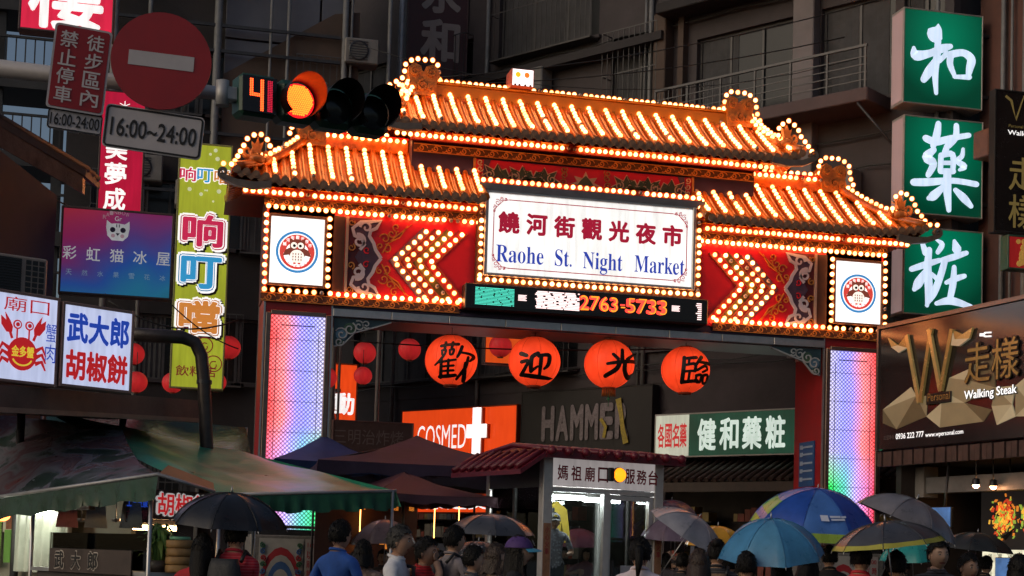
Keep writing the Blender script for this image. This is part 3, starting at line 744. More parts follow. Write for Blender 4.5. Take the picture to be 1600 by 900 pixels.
# lower roofs
for sg in (-1, 1):
    rt, pt, xsn = roof('wing_roof', sg, 2.06, 6.52, 5.05, 8.93, 7.90, 1.3, False, lambda x: .86 if x > 3.35 else .62, (-.75-.14, 7.75))
    rt.location.y = YC
    a, b = sorted((sg*2.06, sg*6.3)); MB().box(a, b, -.14-YC, -YC, 7.735, 8.0).build('eave_board', eave_red, rt)
    a, b = sorted((sg*3.3, sg*4.95))
    MB().box(a, b, -.11, .11, 8.87, 9.14, 0, .02).build('ridge', orange_glaze, rt)
    MB().box(a, b, -.14, .14, 9.14, 9.175, 0, .01).build('ridge_cap', red_panel, rt)
    bulbs([(sg*3.4, -.13, 9.09), (sg*4.8, -.13, 9.09)], .125, parent=rt); bulbs([(sg*3.7, 0, 9.175), (sg*4.8, 0, 9.19)], .13, 'z', parent=rt)
    ridge_block(rt, sg*5.07, 8.88, .56, .50, sg)
    bulbs([(sg*4.78, -.1, 9.24), (sg*4.76, -.1, 9.45), (sg*4.9, -.1, 9.55), (sg*5.25, -.1, 9.55), (sg*5.4, -.1, 9.43), (sg*5.43, -.1, 9.21), (sg*5.48, -.15, 9.05)], .135, parent=rt)
    pts = hip_ridge(rt, (sg*5.2, -.12, 8.94), (sg*6.48, -1.28, 8.06)); hip_ridge(rt, (sg*5.2, .12, 8.94), (sg*6.48, 1.28, 8.06))
    bulbs([p+V((0, 0, .08)) for p in pts[1:7]], .115, 'z', parent=rt)
    corner_curl(rt, (sg*6.08, -.95, 8.34), sg, 1.0); eave_tip(rt, (sg*6.60, -1.32, 7.84), sg)
    c = V((sg*6.08, -1.04, 8.36)); bulbs([c+V((-sg*.22, 0, .06)), c+V((-sg*.2, 0, .27)), c+V((0, 0, .40)), c+V((sg*.2, 0, .28)), c+V((sg*.28, 0, .08)), V((sg*6.5, -1.25, 8.12)), V((sg*6.66, -1.3, 8.12))], .14, parent=rt)
    bulbs([(sg*2.2, -.15-YC, 7.785), (sg*6.25, -.15-YC, 7.785)], .118, parent=rt)
    # inner gable of the wing roof
    MB().tube([V((sg*2.08, pt(2.1, s_).y, pt(2.1, s_).z+.03)) for s_ in [.62*k/6 for k in range(7)]], .07, 8).build('gable_ridge', orange_glaze, rt)
# small lit box on the ridge
gb = MB().box(-1.49, -1.06, -.25, .2, 10.10, 10.43, 0, .01).build('ridge_lamp', M('lamp_case', (.35, .1, .08), .5, var=.1), gate, (.03, .7, .2))
MB().box(-1.47, -1.08, -.262, -.251, 10.11, 10.41).build('lamp_face', lit('lamp_face_white', (1, .97, .95), 1.6, uneven=.02), gb)
for x, c in ((-1.37, (1, .55, .02)), (-1.20, (1, .22, .02))):
    MB().disc(x, 10.31, .05, -.268, -.26, 18).build('lamp_spot', M('spot%d' % int(c[1]*100), c, .4, var=0, em=c, es=.9), gb)
tt = MB()
for x in (-1.44, -1.36, -1.25, -1.15): tt.box(x, x+.04, -.27, -.263, 10.10, 10.135)
tt.build('lamp_notch', maroon, gb)

# ------------------------------------------------------------------ lanterns
def mb_sphere_brush(mb, strokes, cx, cy, r, RAD, mi=0):
    for li, q in enumerate(brush(strokes)):
        k = len(q); vs = []; fs = []; nw = 4
        for i in range(k):
            a = q[max(i-1, 0)]; b = q[min(i+1, k-1)]; dx, dy = b.x-a.x, b.y-a.y; l = math.hypot(dx, dy) or 1
            nx, ny = -dy/l, dx/l
            for j in range(nw+1):
                t = (j/nw-.5)*q[i].z
                X = (q[i].x+nx*t-cx)/r; Z = -(q[i].y+ny*t-cy)/r; d = min(.995, math.hypot(X, Z))
                if d > .96: X *= .96/d; Z *= .96/d
                Y = -math.sqrt(max(.01, 1-X*X-Z*Z)); rr = RAD+.004+.0009*li
                vs.append((X*rr, Y*rr, Z*rr*.97))
        for i in range(k-1):
            for j in range(nw): a = i*(nw+1)+j; fs.append((a, a+1, a+nw+2, a+nw+1))
        mb.add(vs, fs, mi, True)
def lantern_mat(name, c, es, r):
    """silk shade with a bulb inside: brightest round the bulb's height, darker towards the caps"""
    mt = lit(name, c, es, rough=.55, uneven=.18, scale=3.0); t = mt.node_tree; N = t.nodes; L = t.links; b = N['Principled BSDF']
    src = b.inputs['Emission Strength'].links[0].from_socket
    tc = N.new('ShaderNodeTexCoord'); sp = N.new('ShaderNodeSeparateXYZ'); L.new(tc.outputs['Object'], sp.inputs[0])
    ab = N.new('ShaderNodeMath'); ab.operation = 'ADD'; ab.inputs[1].default_value = r*.12; L.new(sp.outputs[2], ab.inputs[0])
    sq = N.new('ShaderNodeMath'); sq.operation = 'MULTIPLY'; L.new(ab.outputs[0], sq.inputs[0]); L.new(ab.outputs[0], sq.inputs[1])
    fa = N.new('ShaderNodeMath'); fa.operation = 'MULTIPLY_ADD'; fa.inputs[1].default_value = -.75/(r*r); fa.inputs[2].default_value = 1.22; L.new(sq.outputs[0], fa.inputs[0])
    mu = N.new('ShaderNodeMath'); mu.operation = 'MULTIPLY'; L.new(src, mu.inputs[0]); L.new(fa.outputs[0], mu.inputs[1]); L.new(mu.outputs[0], b.inputs['Emission Strength'])
    return mt
big_l = lantern_mat('orange_lantern_silk', (.93, .056, .013), .9, .47)
dim_l = lantern_mat('red_lantern_silk', (.5, .018, .02), .55, .23)
seam = M('lantern_seam', (.25, .02, .01), .6, var=0, em=(.4, .03, .005), es=.6)
ink = M('black_ink', (.008, .006, .006), .5, var=0)
wire_m = M('black_wire', (.02, .02, .02), .5, var=0)
tassel_m = M('tassel_orange', (.5, .14, .02), .6, var=.2)
def lantern(p, r, mat, label, hang, char=None, tassel=False, group=None, tube_top=None):
    o = thing('paper_lantern', label, 'lantern', p, -YAW, group)
    b = MB(); n = 32; prof = []
    for i in range(19):
        a = R(14)+(math.pi-R(28))*i/18; prof.append((r*math.sin(a), r*.97*math.cos(a)))
    b.lathe(prof, n); body = b.build('shade', mat, o)
    s = MB()
    for k in range(8):
        a = 2*math.pi*(k+.3)/8
        s.tube([(1.004*pr*math.cos(a), 1.004*pr*math.sin(a), ph) for pr, ph in prof], r*.008, 4)
    s.build('rib', seam, o)
    c = MB(); zc = r*.97*math.cos(R(14)); rc = r*math.sin(R(14))
    c.lathe([(0, zc+.04*r), (rc*1.1, zc+.03*r), (rc*1.15, zc-.02*r), (rc, zc-.05*r)], 16)
    c.build('top_cap', ink if not tassel else tassel_m, o)
    c = MB().lathe([(rc, -zc+.05*r), (rc*1.15, -zc), (rc*1.1, -zc-.08*r), (0, -zc-.09*r)], 16); c.build('bottom_cap', M('lantern_collar', (.3, .06, .02), .5, var=.2), o)
    if tassel:
        c = MB()
        for k in range(18):
            a = 2*math.pi*k/18; c.tube([(rc*math.cos(a), rc*math.sin(a), -zc-.05*r), (rc*1.05*math.cos(a), rc*1.05*math.sin(a), -zc-.34*r)], .012, 5)
        c.build('fringe', tassel_m, o)
        MB().ball((0, 0, -zc-.45*r), .03, 8, 5).tube([(0, 0, -zc-.3*r), (0, 0, -zc-.75*r)], .006, 5).build('bead', M('jade_bead', (.03, .25, .1), .3, var=0), o)
    MB().tube([(0, 0, zc), (0, 0, hang-p.z)], .007, 5).build('hanging_wire', wire_m, o)
    if char:
        t = MB(); mb_sphere_brush(t, *char, r); t.build('character', ink, o)
    return o
C_HUAN = ([[(1235, 237, 20), (1280, 228, 20), (1335, 222, 22)], [(1262, 213, 18), (1257, 252, 18)], [(1303, 212, 18), (1298, 250, 18)],
  [(1240, 266, 15), (1263, 262, 16), (1258, 290, 14)], [(1242, 268, 14), (1244, 292, 14), (1258, 290, 14)], [(1286, 263, 15), (1310, 258, 16), (1304, 288, 14)], [(1287, 264, 14), (1289, 290, 14), (1304, 288, 14)],
  [(1252, 297, 16), (1232, 325, 18), (1203, 352, 12)], [(1240, 318, 18), (1238, 370, 20), (1236, 420, 22)], [(1222, 338, 14), (1270, 330, 16), (1322, 320, 14)], [(1240, 362, 13), (1310, 355, 15)], [(1240, 388, 13), (1310, 382, 15)], [(1228, 417, 18), (1275, 414, 22), (1322, 408, 18)], [(1281, 322, 16), (1278, 410, 16)],
  [(1356, 238, 20), (1345, 275, 20), (1330, 305, 14)], [(1345, 275, 14), (1400, 280, 18), (1422, 295, 22), (1402, 322, 12)], [(1392, 300, 16), (1376, 362, 20), (1326, 428, 14)], [(1376, 335, 16), (1372, 390, 24), (1366, 435, 26)]], 1290, 305, 158)
C_YING = ([[(236, 184, 24), (262, 194, 20)], [(240, 226, 20), (272, 222, 18), (256, 258, 18), (242, 284, 20)], [(238, 288, 18), (300, 296, 22), (360, 300, 18), (395, 300, 8)], [(318, 182, 22), (290, 202, 22), (285, 240, 22), (286, 272, 20)], [(286, 272, 18), (318, 248, 12)], [(322, 196, 18), (352, 188, 20), (374, 192, 22), (370, 235, 20), (350, 258, 12)], [(335, 196, 20), (332, 240, 20), (328, 290, 16)]], 303, 208, 131)
C_GUANG = ([[(738, 158, 18), (738, 210, 24)], [(692, 186, 18), (716, 208, 20)], [(796, 176, 12), (764, 208, 20)], [(664, 236, 16), (730, 224, 20), (804, 212, 20)], [(727, 224, 22), (708, 262, 24), (656, 296, 22)], [(752, 222, 22), (752, 268, 24), (772, 298, 26), (796, 276, 12)]], 680, 222, 129)
C_LIN = ([[(1042, 198, 20), (1038, 262, 22), (1034, 328, 22)], [(1042, 205, 16), (1104, 196, 20)], [(1068, 205, 14), (1064, 236, 14)], [(1050, 240, 14), (1098, 232, 18), (1098, 270, 16)], [(1045, 274, 14), (1102, 268, 14)], [(1070, 274, 14), (1066, 320, 14)], [(1034, 328, 18), (1112, 318, 18)], [(1132, 192, 22), (1104, 234, 16)], [(1122, 220, 16), (1176, 222, 22)], [(1110, 264, 14), (1150, 238, 16), (1164, 254, 14), (1138, 272, 12)], [(1104, 292, 15), (1132, 288, 16), (1126, 322, 14)], [(1105, 292, 14), (1106, 322, 14), (1126, 322, 14)], [(1142, 288, 15), (1168, 284, 16), (1162, 322, 14)], [(1142, 288, 14), (1142, 324, 14), (1162, 322, 14)]], 1062, 250, 128)
for (px, py, r, ch, lab, ts) in ((705, 563, .475, C_HUAN, 'glowing orange lantern under the gate, leftmost of the four large ones', False), (835, 565, .475, C_YING, 'glowing orange lantern under the gate, second from left of four large ones', False),
                                 (952, 569, .465, C_GUANG, 'glowing orange lantern with fringe and green bead hanging below its base', True), (1071, 578, .455, C_LIN, 'glowing orange lantern under the gate, rightmost of the four large ones', False)):
    lantern(aty(px, py, .3), r, big_l, lab, 5.62, ch, ts, 'large welcome lanterns under the gate beam')
SMALL = ((570, 551, 32, .235, 'upper small dark red lantern of the pair beside the left gate pillar'), (567, 587, 31.7, .19, 'lower small dark red lantern of the pair beside the left gate pillar'), (640, 546, 32, .235, 'small dark red lantern just left of the leftmost large orange lantern'),
         (782, 541, 36, .27, 'small dark red lantern in front of the plain orange panel behind the gate'), (357, 543, 30, .235, 'small red lantern left of the left gate pillar beside the yellow sign'), (270, 598, 29, .2, 'small red lantern at the foot of the yellow vertical sign'),
         (213, 597, 28, .2, 'small red lantern low beside the white shop sign with blue and red characters'), (208, 553, 30, .22, 'small red lantern half hidden behind the white sign, above the lower one'), (285, 540, 30.2, .21, 'small red lantern behind the bent duct in front of the yellow sign'), (508, 590, 34, .26, 'dark red lantern half hidden by the left gate pillar beside the orange sign'), (338, 597, 29.4, .19, 'small red lantern low between the yellow sign and the gate pillar'))
for (px, py, D, r, lab) in SMALL:
    p = at(px, py, D); lantern(p, r, dim_l, lab, p.z+r+.35, group='small red lanterns strung along the street')

# ------------------------------------------------------------------ signs
def sign(name, label, cat, BL, BR, H, depth=.22, face=None, frame=None, fw=.035, tilt=0, group=None, both=False):
    """free-standing or hanging sign box; local x to the right, z up, face towards -y"""
    z = (BL.z+BR.z)/2; a, b = V((BL.x, BL.y, z)), V((BR.x, BR.y, z)); d = b-a; W = d.length
    o = thing(name, label, cat, (a+b)/2, math.atan2(d.y, d.x), group)
    if tilt: o.rotation_euler = (0, tilt, o.rotation_euler.z)
    MB().box(-W/2+fw, W/2-fw, 0, .02, fw, H-fw).build('panel', face, o)
    f = MB()
    f.box(-W/2, -W/2+fw, -.012, depth, 0, H, 0, fw*.2).box(W/2-fw, W/2, -.012, depth, 0, H, 0, fw*.2).box(-W/2+fw, W/2-fw, -.011, depth-.001, H-fw, H, 0, fw*.2).box(-W/2+fw, W/2-fw, -.011, depth-.001, 0, fw, 0, fw*.2)
    f.box(-W/2+fw, W/2-fw, depth-.03, depth-.004, fw, H-fw)
    f.build('frame', frame or dark_steel, o)
    return o, W, H
def psign(name, label, cat, px0, pyb, px1, pyt, Y, **k):
    """sign parallel to the gate, standing at plane Y"""
    bl, tl = aty(px0, pyb, Y), aty(px0, pyt, Y); br = aty(px1, pyb, Y); br.z = bl.z
    return sign(name, label, cat, bl, br, tl.z-bl.z, **k)
def dsign(name, label, cat, px0, pyb, d0, px1, pyb1, d1, pyt, **k):
    bl, br, tl = at(px0, pyb, d0), at(px1, pyb1, d1), at(px0, pyt, d0)
    return sign(name, label, cat, bl, br, tl.z-bl.z, **k)
wl = lit('letter_white', (1, .97, .95), 1.0, uneven=.03)
wdim = M('letter_grey_white', (.5, .48, .46), .5, var=.1)


# green pharmacy boxes
green_face = M('pharmacy_green', (.0, .10, .05), .3, var=0)
def green_lit():
    mt = M('pharmacy_green_lit', (.0, .045, .028), .3, var=0, em=(.0, .20, .10), es=.6); t = mt.node_tree; N = t.nodes; L = t.links
    tc = N.new('ShaderNodeTexCoord'); g = N.new('ShaderNodeTexGradient'); g.gradient_type = 'SPHERICAL'; mp = N.new('ShaderNodeMapping'); mp.inputs['Location'].default_value = (0, 0, -1.05); mp.inputs['Scale'].default_value = (.9, .9, .75)
    L.new(tc.outputs['Object'], mp.inputs[0]); L.new(mp.outputs[0], g.inputs[0])
    mr = N.new('ShaderNodeMapRange'); mr.inputs[3].default_value = .18; mr.inputs[4].default_value = .95; L.new(g.outputs['Fac'], mr.inputs[0]); L.new(mr.outputs[0], N['Principled BSDF'].inputs['Emission Strength'])
    return mt
gl = green_lit(); char_em = lit('pale_blue_characters', (.66, .80, 1), 1.0, uneven=.08)
C_HE = ([[(500, 105, 8), (498, 128, 44), (486, 155, 86)], [(500, 160, 30), (497, 250, 36), (488, 350, 34), (494, 455, 20)], [(388, 238, 18), (398, 275, 50), (460, 258, 36), (520, 225, 40), (556, 210, 26)], [(498, 275, 28), (462, 345, 46), (436, 392, 34)], [(508, 290, 22), (540, 248, 26)], [(560, 250, 34), (556, 300, 32), (580, 362, 20)], [(556, 252, 36), (615, 235, 34), (654, 262, 44), (648, 310, 38), (640, 358, 22)], [(578, 362, 18), (645, 356, 26)]], 340, 710, 35, 520)
C_YAO = ([[(168, 62, 26), (162, 110, 34), (148, 158, 26)], [(120, 130, 30), (160, 140, 32), (220, 118, 26), (290, 98, 22)], [(240, 62, 24), (238, 110, 28), (212, 150, 24)], [(150, 176, 26), (122, 210, 40), (150, 234, 34), (130, 285, 24)], [(205, 150, 24), (195, 185, 28)], [(180, 196, 24), (178, 262, 24)], [(182, 196, 22), (226, 188, 26), (228, 258, 22)], [(182, 228, 18), (226, 224, 18)], [(180, 264, 24), (228, 260, 24)], [(268, 160, 14), (264, 190, 20), (246, 214, 22), (274, 234, 26), (256, 250, 14)], [(74, 322, 30), (130, 316, 32), (230, 300, 24), (322, 306, 24)], [(206, 272, 34), (206, 340, 36), (214, 428, 20)], [(190, 330, 22), (152, 372, 38), (134, 384, 20)], [(240, 340, 20), (272, 370, 34), (302, 402, 20)]], 30, 350, 35, 455)
C_ZHUANG = ([[(92, 572, 22), (106, 612, 32)], [(152, 552, 10), (178, 570, 26), (160, 606, 22)], [(48, 690, 26), (110, 664, 30), (168, 642, 22)], [(122, 600, 28), (116, 680, 38), (122, 770, 38), (116, 846, 18)], [(110, 690, 22), (78, 748, 44), (60, 778, 22)], [(132, 704, 18), (156, 724, 22)], [(232, 552, 18), (242, 584, 46)], [(182, 640, 26), (230, 622, 30), (284, 600, 22)], [(190, 644, 30), (172, 712, 32), (144, 790, 32), (112, 846, 12)], [(232, 668, 22), (228, 740, 32), (216, 806, 28)], [(200, 738, 20), (240, 718, 28), (276, 704, 22)], [(158, 834, 20), (220, 818, 36), (306, 838, 22)]], 10, 360, 500, 890)
pale_side = lit('pale_side_acrylic', (.62, .42, .40), .32, uneven=.1)
for (yt, yb, ch, lab) in ((10, 160, C_HE, 'green lit box sign with one pale character, topmost of the stack of three'), (178, 332, C_YAO, 'green lit box sign with one pale character, middle of the stack of three'), (352, 490, C_ZHUANG, 'green lit box sign with one pale character, bottom of the stack, beside the gate roof')):
    o, W, H = psign('pharmacy_sign', lab, 'sign', 1410, yb, 1535, yt, .75, depth=.5, face=gl, frame=M('sign_case_grey', (.4, .38, .36), .45, .3, var=.15), fw=.03, group='green pharmacy boxes on the right')
    MB().box(-W/2-.006, -W/2-.002, .03, .47, .06, H-.06).build('side_panel', pale_side, o)
    st, ax, bx, ay, by = ch
    t = MB()
    for li, q in enumerate(brush(st)):
        t.ribbon([(((p.x-ax)/(bx-ax)-.5)*W, (1-(p.y-ay)/(by-ay))*H) for p in q], [p.z*.88/(bx-ax)*W for p in q], -.006-.0012*li, -.001)
    t.build('character', char_em, o)
    for zb_ in (.15, .8): MB().box(W/2, W/2+.55, .1, .16, H*zb_, H*zb_+.06).build('bracket', dark_steel, o)

# left-hand signs
o, W, H = psign('shop_sign', 'bright red lit sign cut off by the top edge, with one white character', 'sign', 28, 45, 178, -110, -2.5, depth=.3, face=lit('red_acrylic', (.85, .02, .07), .75), frame=M('dark_frame', (.09, .05, .05), .5, var=.2))
put(o, wl, '樓', -.02, .63, 1.12, 1.15, -.006, off=.025)
o, W, H = psign('vertical_sign', 'tall narrow red sign with white characters hanging behind the no-entry disc', 'sign', 150, 330, 222, 138, 4.0, depth=.3, face=lit('deep_red_acrylic', (.62, .008, .05), .62), frame=M('dark_frame'))
put(o, wl, '美夢成', -.1, .77, .42, 1.45, -.006, vertical=True, off=.025); put(o, wl, '＊', .02, H-.3, .2, .2, -.006); put(o, wl, '(', .1, H-.5, .1, .25, -.007)
# rainbow sign
def rainbow():
    mt = M('rainbow_print', (.1, .1, .2), .3, var=0); t = mt.node_tree; N = t.nodes; L = t.links; b = N['Principled BSDF']
    tc = N.new('ShaderNodeTexCoord'); n = N.new('ShaderNodeTexNoise'); n.inputs['Scale'].default_value = .8; n.inputs['Detail'].default_value = 1; n.inputs['Distortion'].default_value = .6
    sp = N.new('ShaderNodeSeparateXYZ'); L.new(tc.outputs['Object'], sp.inputs[0]); L.new(tc.outputs['Object'], n.inputs['Vector'])
    a = N.new('ShaderNodeMath'); a.operation = 'MULTIPLY_ADD'; a.inputs[1].default_value = -.42; a.inputs[2].default_value = .72; L.new(sp.outputs[2], a.inputs[0])
    c = N.new('ShaderNodeMath'); c.operation = 'MULTIPLY_ADD'; c.inputs[1].default_value = .55; c.inputs[2].default_value = -.27; L.new(n.outputs['Fac'], c.inputs[0])
    d = N.new('ShaderNodeMath'); d.operation = 'MULTIPLY_ADD'; d.inputs[1].default_value = .18; L.new(sp.outputs[0], d.inputs[0]); L.new(c.outputs[0], d.inputs[2])
    s = N.new('ShaderNodeMath'); L.new(a.outputs[0], s.inputs[0]); L.new(d.outputs[0], s.inputs[1])
    r = N.new('ShaderNodeValToRGB'); e = r.color_ramp.elements; e[0].position = .05; e[0].color = (.24, .012, .03, 1); e[1].position = 1; e[1].color = (.05, .10, .008, 1)
    for p, cc in ((.22, (.16, .01, .06)), (.40, (.055, .025, .13)), (.55, (.012, .05, .22)), (.72, (.01, .11, .2)), (.88, (.01, .085, .10))): q = e.new(p); q.color = (*cc, 1)
    L.new(s.outputs[0], r.inputs[0]); L.new(r.outputs[0], b.inputs['Base Color']); L.new(r.outputs[0], b.inputs['Emission Color']); b.inputs['Emission Strength'].default_value = .85
    return mt
o, W, H = psign('shop_sign', 'rainbow coloured rectangular sign with a white cat face', 'sign', 90, 458, 268, 320, -3.2, depth=.18, face=rainbow(), frame=M('brown_frame', (.12, .07, .06), .5, .3, var=.2))
gw = lit('grey_white_print', (.62, .62, .64), .45, uneven=.2)
put(o, gw, '彩虹猫冰屋', -.68, .68, .62, .2, .2, y=-.006, off=.008, f=spaced); put(o, lit('pale_blue_print', (.3, .45, .6), .35), '天然水果雪花冰', -.68, .68, .33, .085, .085, y=-.006, f=spaced)
ct = MB(); zc = 1.02
ct.prism([(x, zc+z) for x, z in ((-.15, -.1), (-.17, .02), (-.165, .13), (-.1, .08), (0, .09), (.1, .08), (.165, .13), (.17, .02), (.15, -.1), (.08, -.17), (-.08, -.17))], -.008, 0, 0)
for x in (-.075, .075): ct.disc(x, zc-.01, .04, -.012, -.007, 12, 1); ct.disc(x*.9, zc-.1, .03, -.0095, -.007, 10, 2)
ct.prism([(-.03, zc-.06), (.03, zc-.06), (0, zc-.1)], -.013, -.007, 1)
for a in (-.02, .02): ct.ribbon([(a, zc+.03), (a, zc+.075)], .012, -.0115, -.007, 1)
for k, c in enumerate('RAINBOW'): a = R(140-13.3*k); letters(ct, c, .26*math.cos(a), zc+.02+.24*math.sin(a), .05, .06, -.007, 2)
letters(ct, 'Gr', 0, zc+.16, .1, .07, -.007, 0)
ct.build('cat_emblem', [gw, M('emblem_ink', (.04, .02, .07), .5, var=0), lit('pink_print', (.5, .3, .35), .4)], o)
# yellow vertical sign
o, W, H = psign('vertical_sign', 'tall yellow-green sign with chunky red, blue and orange characters', 'sign', 264, 606, 349, 219, 2.6, depth=.25, face=lit('yellow_green_acrylic', (.46, .52, .035), .62, uneven=.2, scale=.9), frame=M('yellow_frame', (.3, .32, .12), .5, var=.1))
for i, (c, zc, cc, n) in enumerate((('响', H-1.68, (.55, .02, .08), 'r'), ('叮', H-2.48, (.03, .3, .6), 'b'), ('噹', H-3.32, (.6, .22, .04), 'o'))):
    wd = .72
    put(o, ink, c, .03, zc-.03, wd+.22, .80, -.004, off=.09); put(o, wl, c, 0, zc, wd+.2, .78, -.008, off=.082); put(o, M('outline_maroon%d' % i, tuple(x*.6 for x in cc), .5, var=0, em=cc, es=.45), c, 0, zc, wd+.12, .70, -.012, off=.058); put(o, wl, c, 0, zc, wd+.08, .66, -.016, off=.045)
    put(o, M('char_'+n, cc, .5, var=0, em=cc, es=.75), c, 0, zc, wd+.04, .62, -.020, off=.032)
for c, x, cc in (('响', -.32, (.55, .02, .08)), ('叮', 0, (.03, .3, .6)), ('噹', .32, (.6, .22, .04))): put(o, wl, c, x, H-.62, .34, .3, -.006, off=.06); put(o, M('char_'+'rbo'[(x > -.2)+(x > .2)], cc), c, x, H-.62, .3, .26, -.01, off=.02)
dots = MB()
for k in range(14): dots.disc(random.uniform(-.4, .4), H-random.choice((.12, .2, .28, .9, .98, 1.1)), random.uniform(.015, .045), -.006, 0, 10)
tag(dots.build('print', lit('pale_dots', (.8, .85, .5), .6), o), kind='stuff')
rg = MB()
for x, z in ((-.28, 1.02), (.12, .84), (.3, .5)): rg.ribbon(spiral(x, z, .15, .15, 0, 1, 18), .02, -.008, 0, 0); rg.ribbon(spiral(x, z-.03, .08, .05, 1, .9, 10), .02, -.009, 0, 0)
letters(rg, '飲料店', -.02, .34, .75, .2, -.006, 0, off=.01)
rg.build('print', M('maroon_print', (.2, .02, .02), .5, var=0, em=(.25, .02, .02), es=.4), o)
# crab sign and white sign with blue and red characters
wh_cool = lit('cool_white_acrylic', (.66, .72, 1), .78, uneven=.1)
pinkf = M('pinkish_frame', (.33, .2, .17), .5, var=.15)
blue_l = M('blue_letters', (.02, .06, .45), .4, var=0, em=(.02, .07, .5), es=.6); red_l = M('red_letters', (.5, .02, .02), .4, var=0, em=(.6, .015, .02), es=.6)
o, W, H = dsign('shop_sign', 'white lit sign with bold blue characters above red characters, beside the crab sign', 'sign', 92, 605, 17.3, 205, 614, 17.95, 470, depth=.2, face=wh_cool, frame=pinkf)
put(o, blue_l, '武大郎', 0, H*.71, W*.86, H*.36, -.006, off=.035); put(o, red_l, '胡椒餅', 0, H*.27, W*.86, H*.36, -.006, off=.035)
wsign = o
o, W, H = dsign('shop_sign', 'white lit sign with a red crab, cut off by the left edge', 'sign', -75, 587, 16.4, 88, 606, 17.3, 438, depth=.2, face=wh_cool, frame=pinkf)
cb_ = MB(); cx = .145*W; zc = .33; q_ = .80
def X_(v): return cx+v*q_
def Z_(v): return zc+v*q_
cb_.disc(cx, zc, .22*q_, -.010, 0, 28, 0, 1, 1.05)
for s2 in (-1, 1):
    cb_.disc(X_(s2*.09), Z_(.40), .065*q_, -.009, 0, 18, 0); cb_.disc(X_(s2*.09), Z_(.40), .045*q_, -.012, -.005, 18, 1); cb_.disc(X_(s2*.09), Z_(.40), .03*q_, -.014, -.005, 14, 0)
    cb_.ribbon([(X_(s2*.09), Z_(.2)), (X_(s2*.09), Z_(.36))], .016, -.008, 0, 0)
    cb_.prism([(X_(s2*x), Z_(z)) for x, z in ((.17, .28), (.16, .36), (.2, .44), (.28, .55), (.26, .44), (.34, .50), (.33, .38), (.25, .28))], -.009, 0, 0)
    cb_.ribbon([(X_(s2*.16), Z_(.2)), (X_(s2*.2), Z_(.3))], .03, -.0055, 0, 0)
    for k in range(3): cb_.ribbon([(X_(s2*.2), Z_(.06-.09*k)), (X_(s2*.3), Z_(.12-.1*k)), (X_(s2*.36), Z_(-.1*k))], [.05, .04, .016], -.006-.001*k, 0, 0)
letters(cb_, '金多蟹', cx, Z_(.03), .34*q_, .16*q_, -.016, 2, off=.03); cb_.ribbon([(X_(.15*math.cos(a)), Z_(-.04+.12*math.sin(a))) for a in [R(200+14*k) for k in range(11)]], .018, -.014, 0, 2)
cb_.build('crab_print', [red_l, wh_cool, M('yellow_print', (.6, .5, .05), .4, var=0, em=(.8, .6, .05), es=.7)], o)
put(o, blue_l, '蟹肉', .42*W, H*.48, .13, .44, -.006, vertical=True, off=.0); put(o, red_l, '廟囗', .17*W, H*.86, .55, .16, -.006, off=.0)

# tall dark sign at the top
o, W, H = psign('vertical_sign', 'dark maroon sign with grey block characters rising above the gate roof', 'sign', 632, 150, 728, -120, 12, depth=.3, face=M('dark_maroon_sign', (.055, .012, .016), .5, var=.15), frame=M('dark_frame'))
put(o, M('greyed_letters', (.30, .26, .25), .6, var=.1), '永和', .08, 2.2, 1.05, 2.5, -.006, vertical=True, off=.035)
MB().tube([(-W/2-.12, .1, -3), (-W/2-.12, .1, H)], .07, 10).build('support_pole', galv, o)

# ------------------------------------------------------------------ row of shops and flats behind the gate
UDIR = V((math.sin(R(-35)), math.cos(R(-35)), 0)); A0 = at(1237, 680, 33.0); A0.z = 0
RZB = math.atan2(-UDIR.y, -UDIR.x)
conc = M('grey_concrete', (.062, .052, .056), .8, var=.3, scale=.8, bump=.3, bscale=12)
conc_d = M('dark_stained_wall', (.036, .032, .034), .85, var=.4, scale=.6, bump=.3, bscale=12)
conc_b = M('blue_grey_cladding', (.11, .12, .155), .6, var=.2, scale=.7)
conc_br = M('brown_wall', (.085, .058, .046), .8, var=.3, scale=.8, bump=.2)
glass = M('dark_window_glass', (.014, .016, .019), .2, var=.2, scale=1, spec=.35)
win_fr = M('window_frame', (.09, .088, .09), .5, .4, var=.2)
curtain_m = M('grey_curtain', (.06, .06, .065), .8, var=.3, scale=3)
def wall_open(mb, x0, x1, z0, z1, y0, y1, ops, mi=0):
    zs = sorted({z0, z1, *[max(z0, min(z1, v)) for o in ops for v in (o[2], o[3])]})
    for i in range(len(zs)-1):
        a, b = zs[i], zs[i+1]; xs = [x0]
        if b-a < 1e-4: continue
        cut = sorted((max(x0, o[0]), min(x1, o[1])) for o in ops if o[2] < (a+b)/2 < o[3])
        cur = x0
        for c0, c1 in cut:
            if c0 > cur+1e-4: mb.box(cur, c0, y0, y1, a, b, mi)
            cur = max(cur, c1)
        if x1 > cur+1e-4: mb.box(cur, x1, y0, y1, a, b, mi)
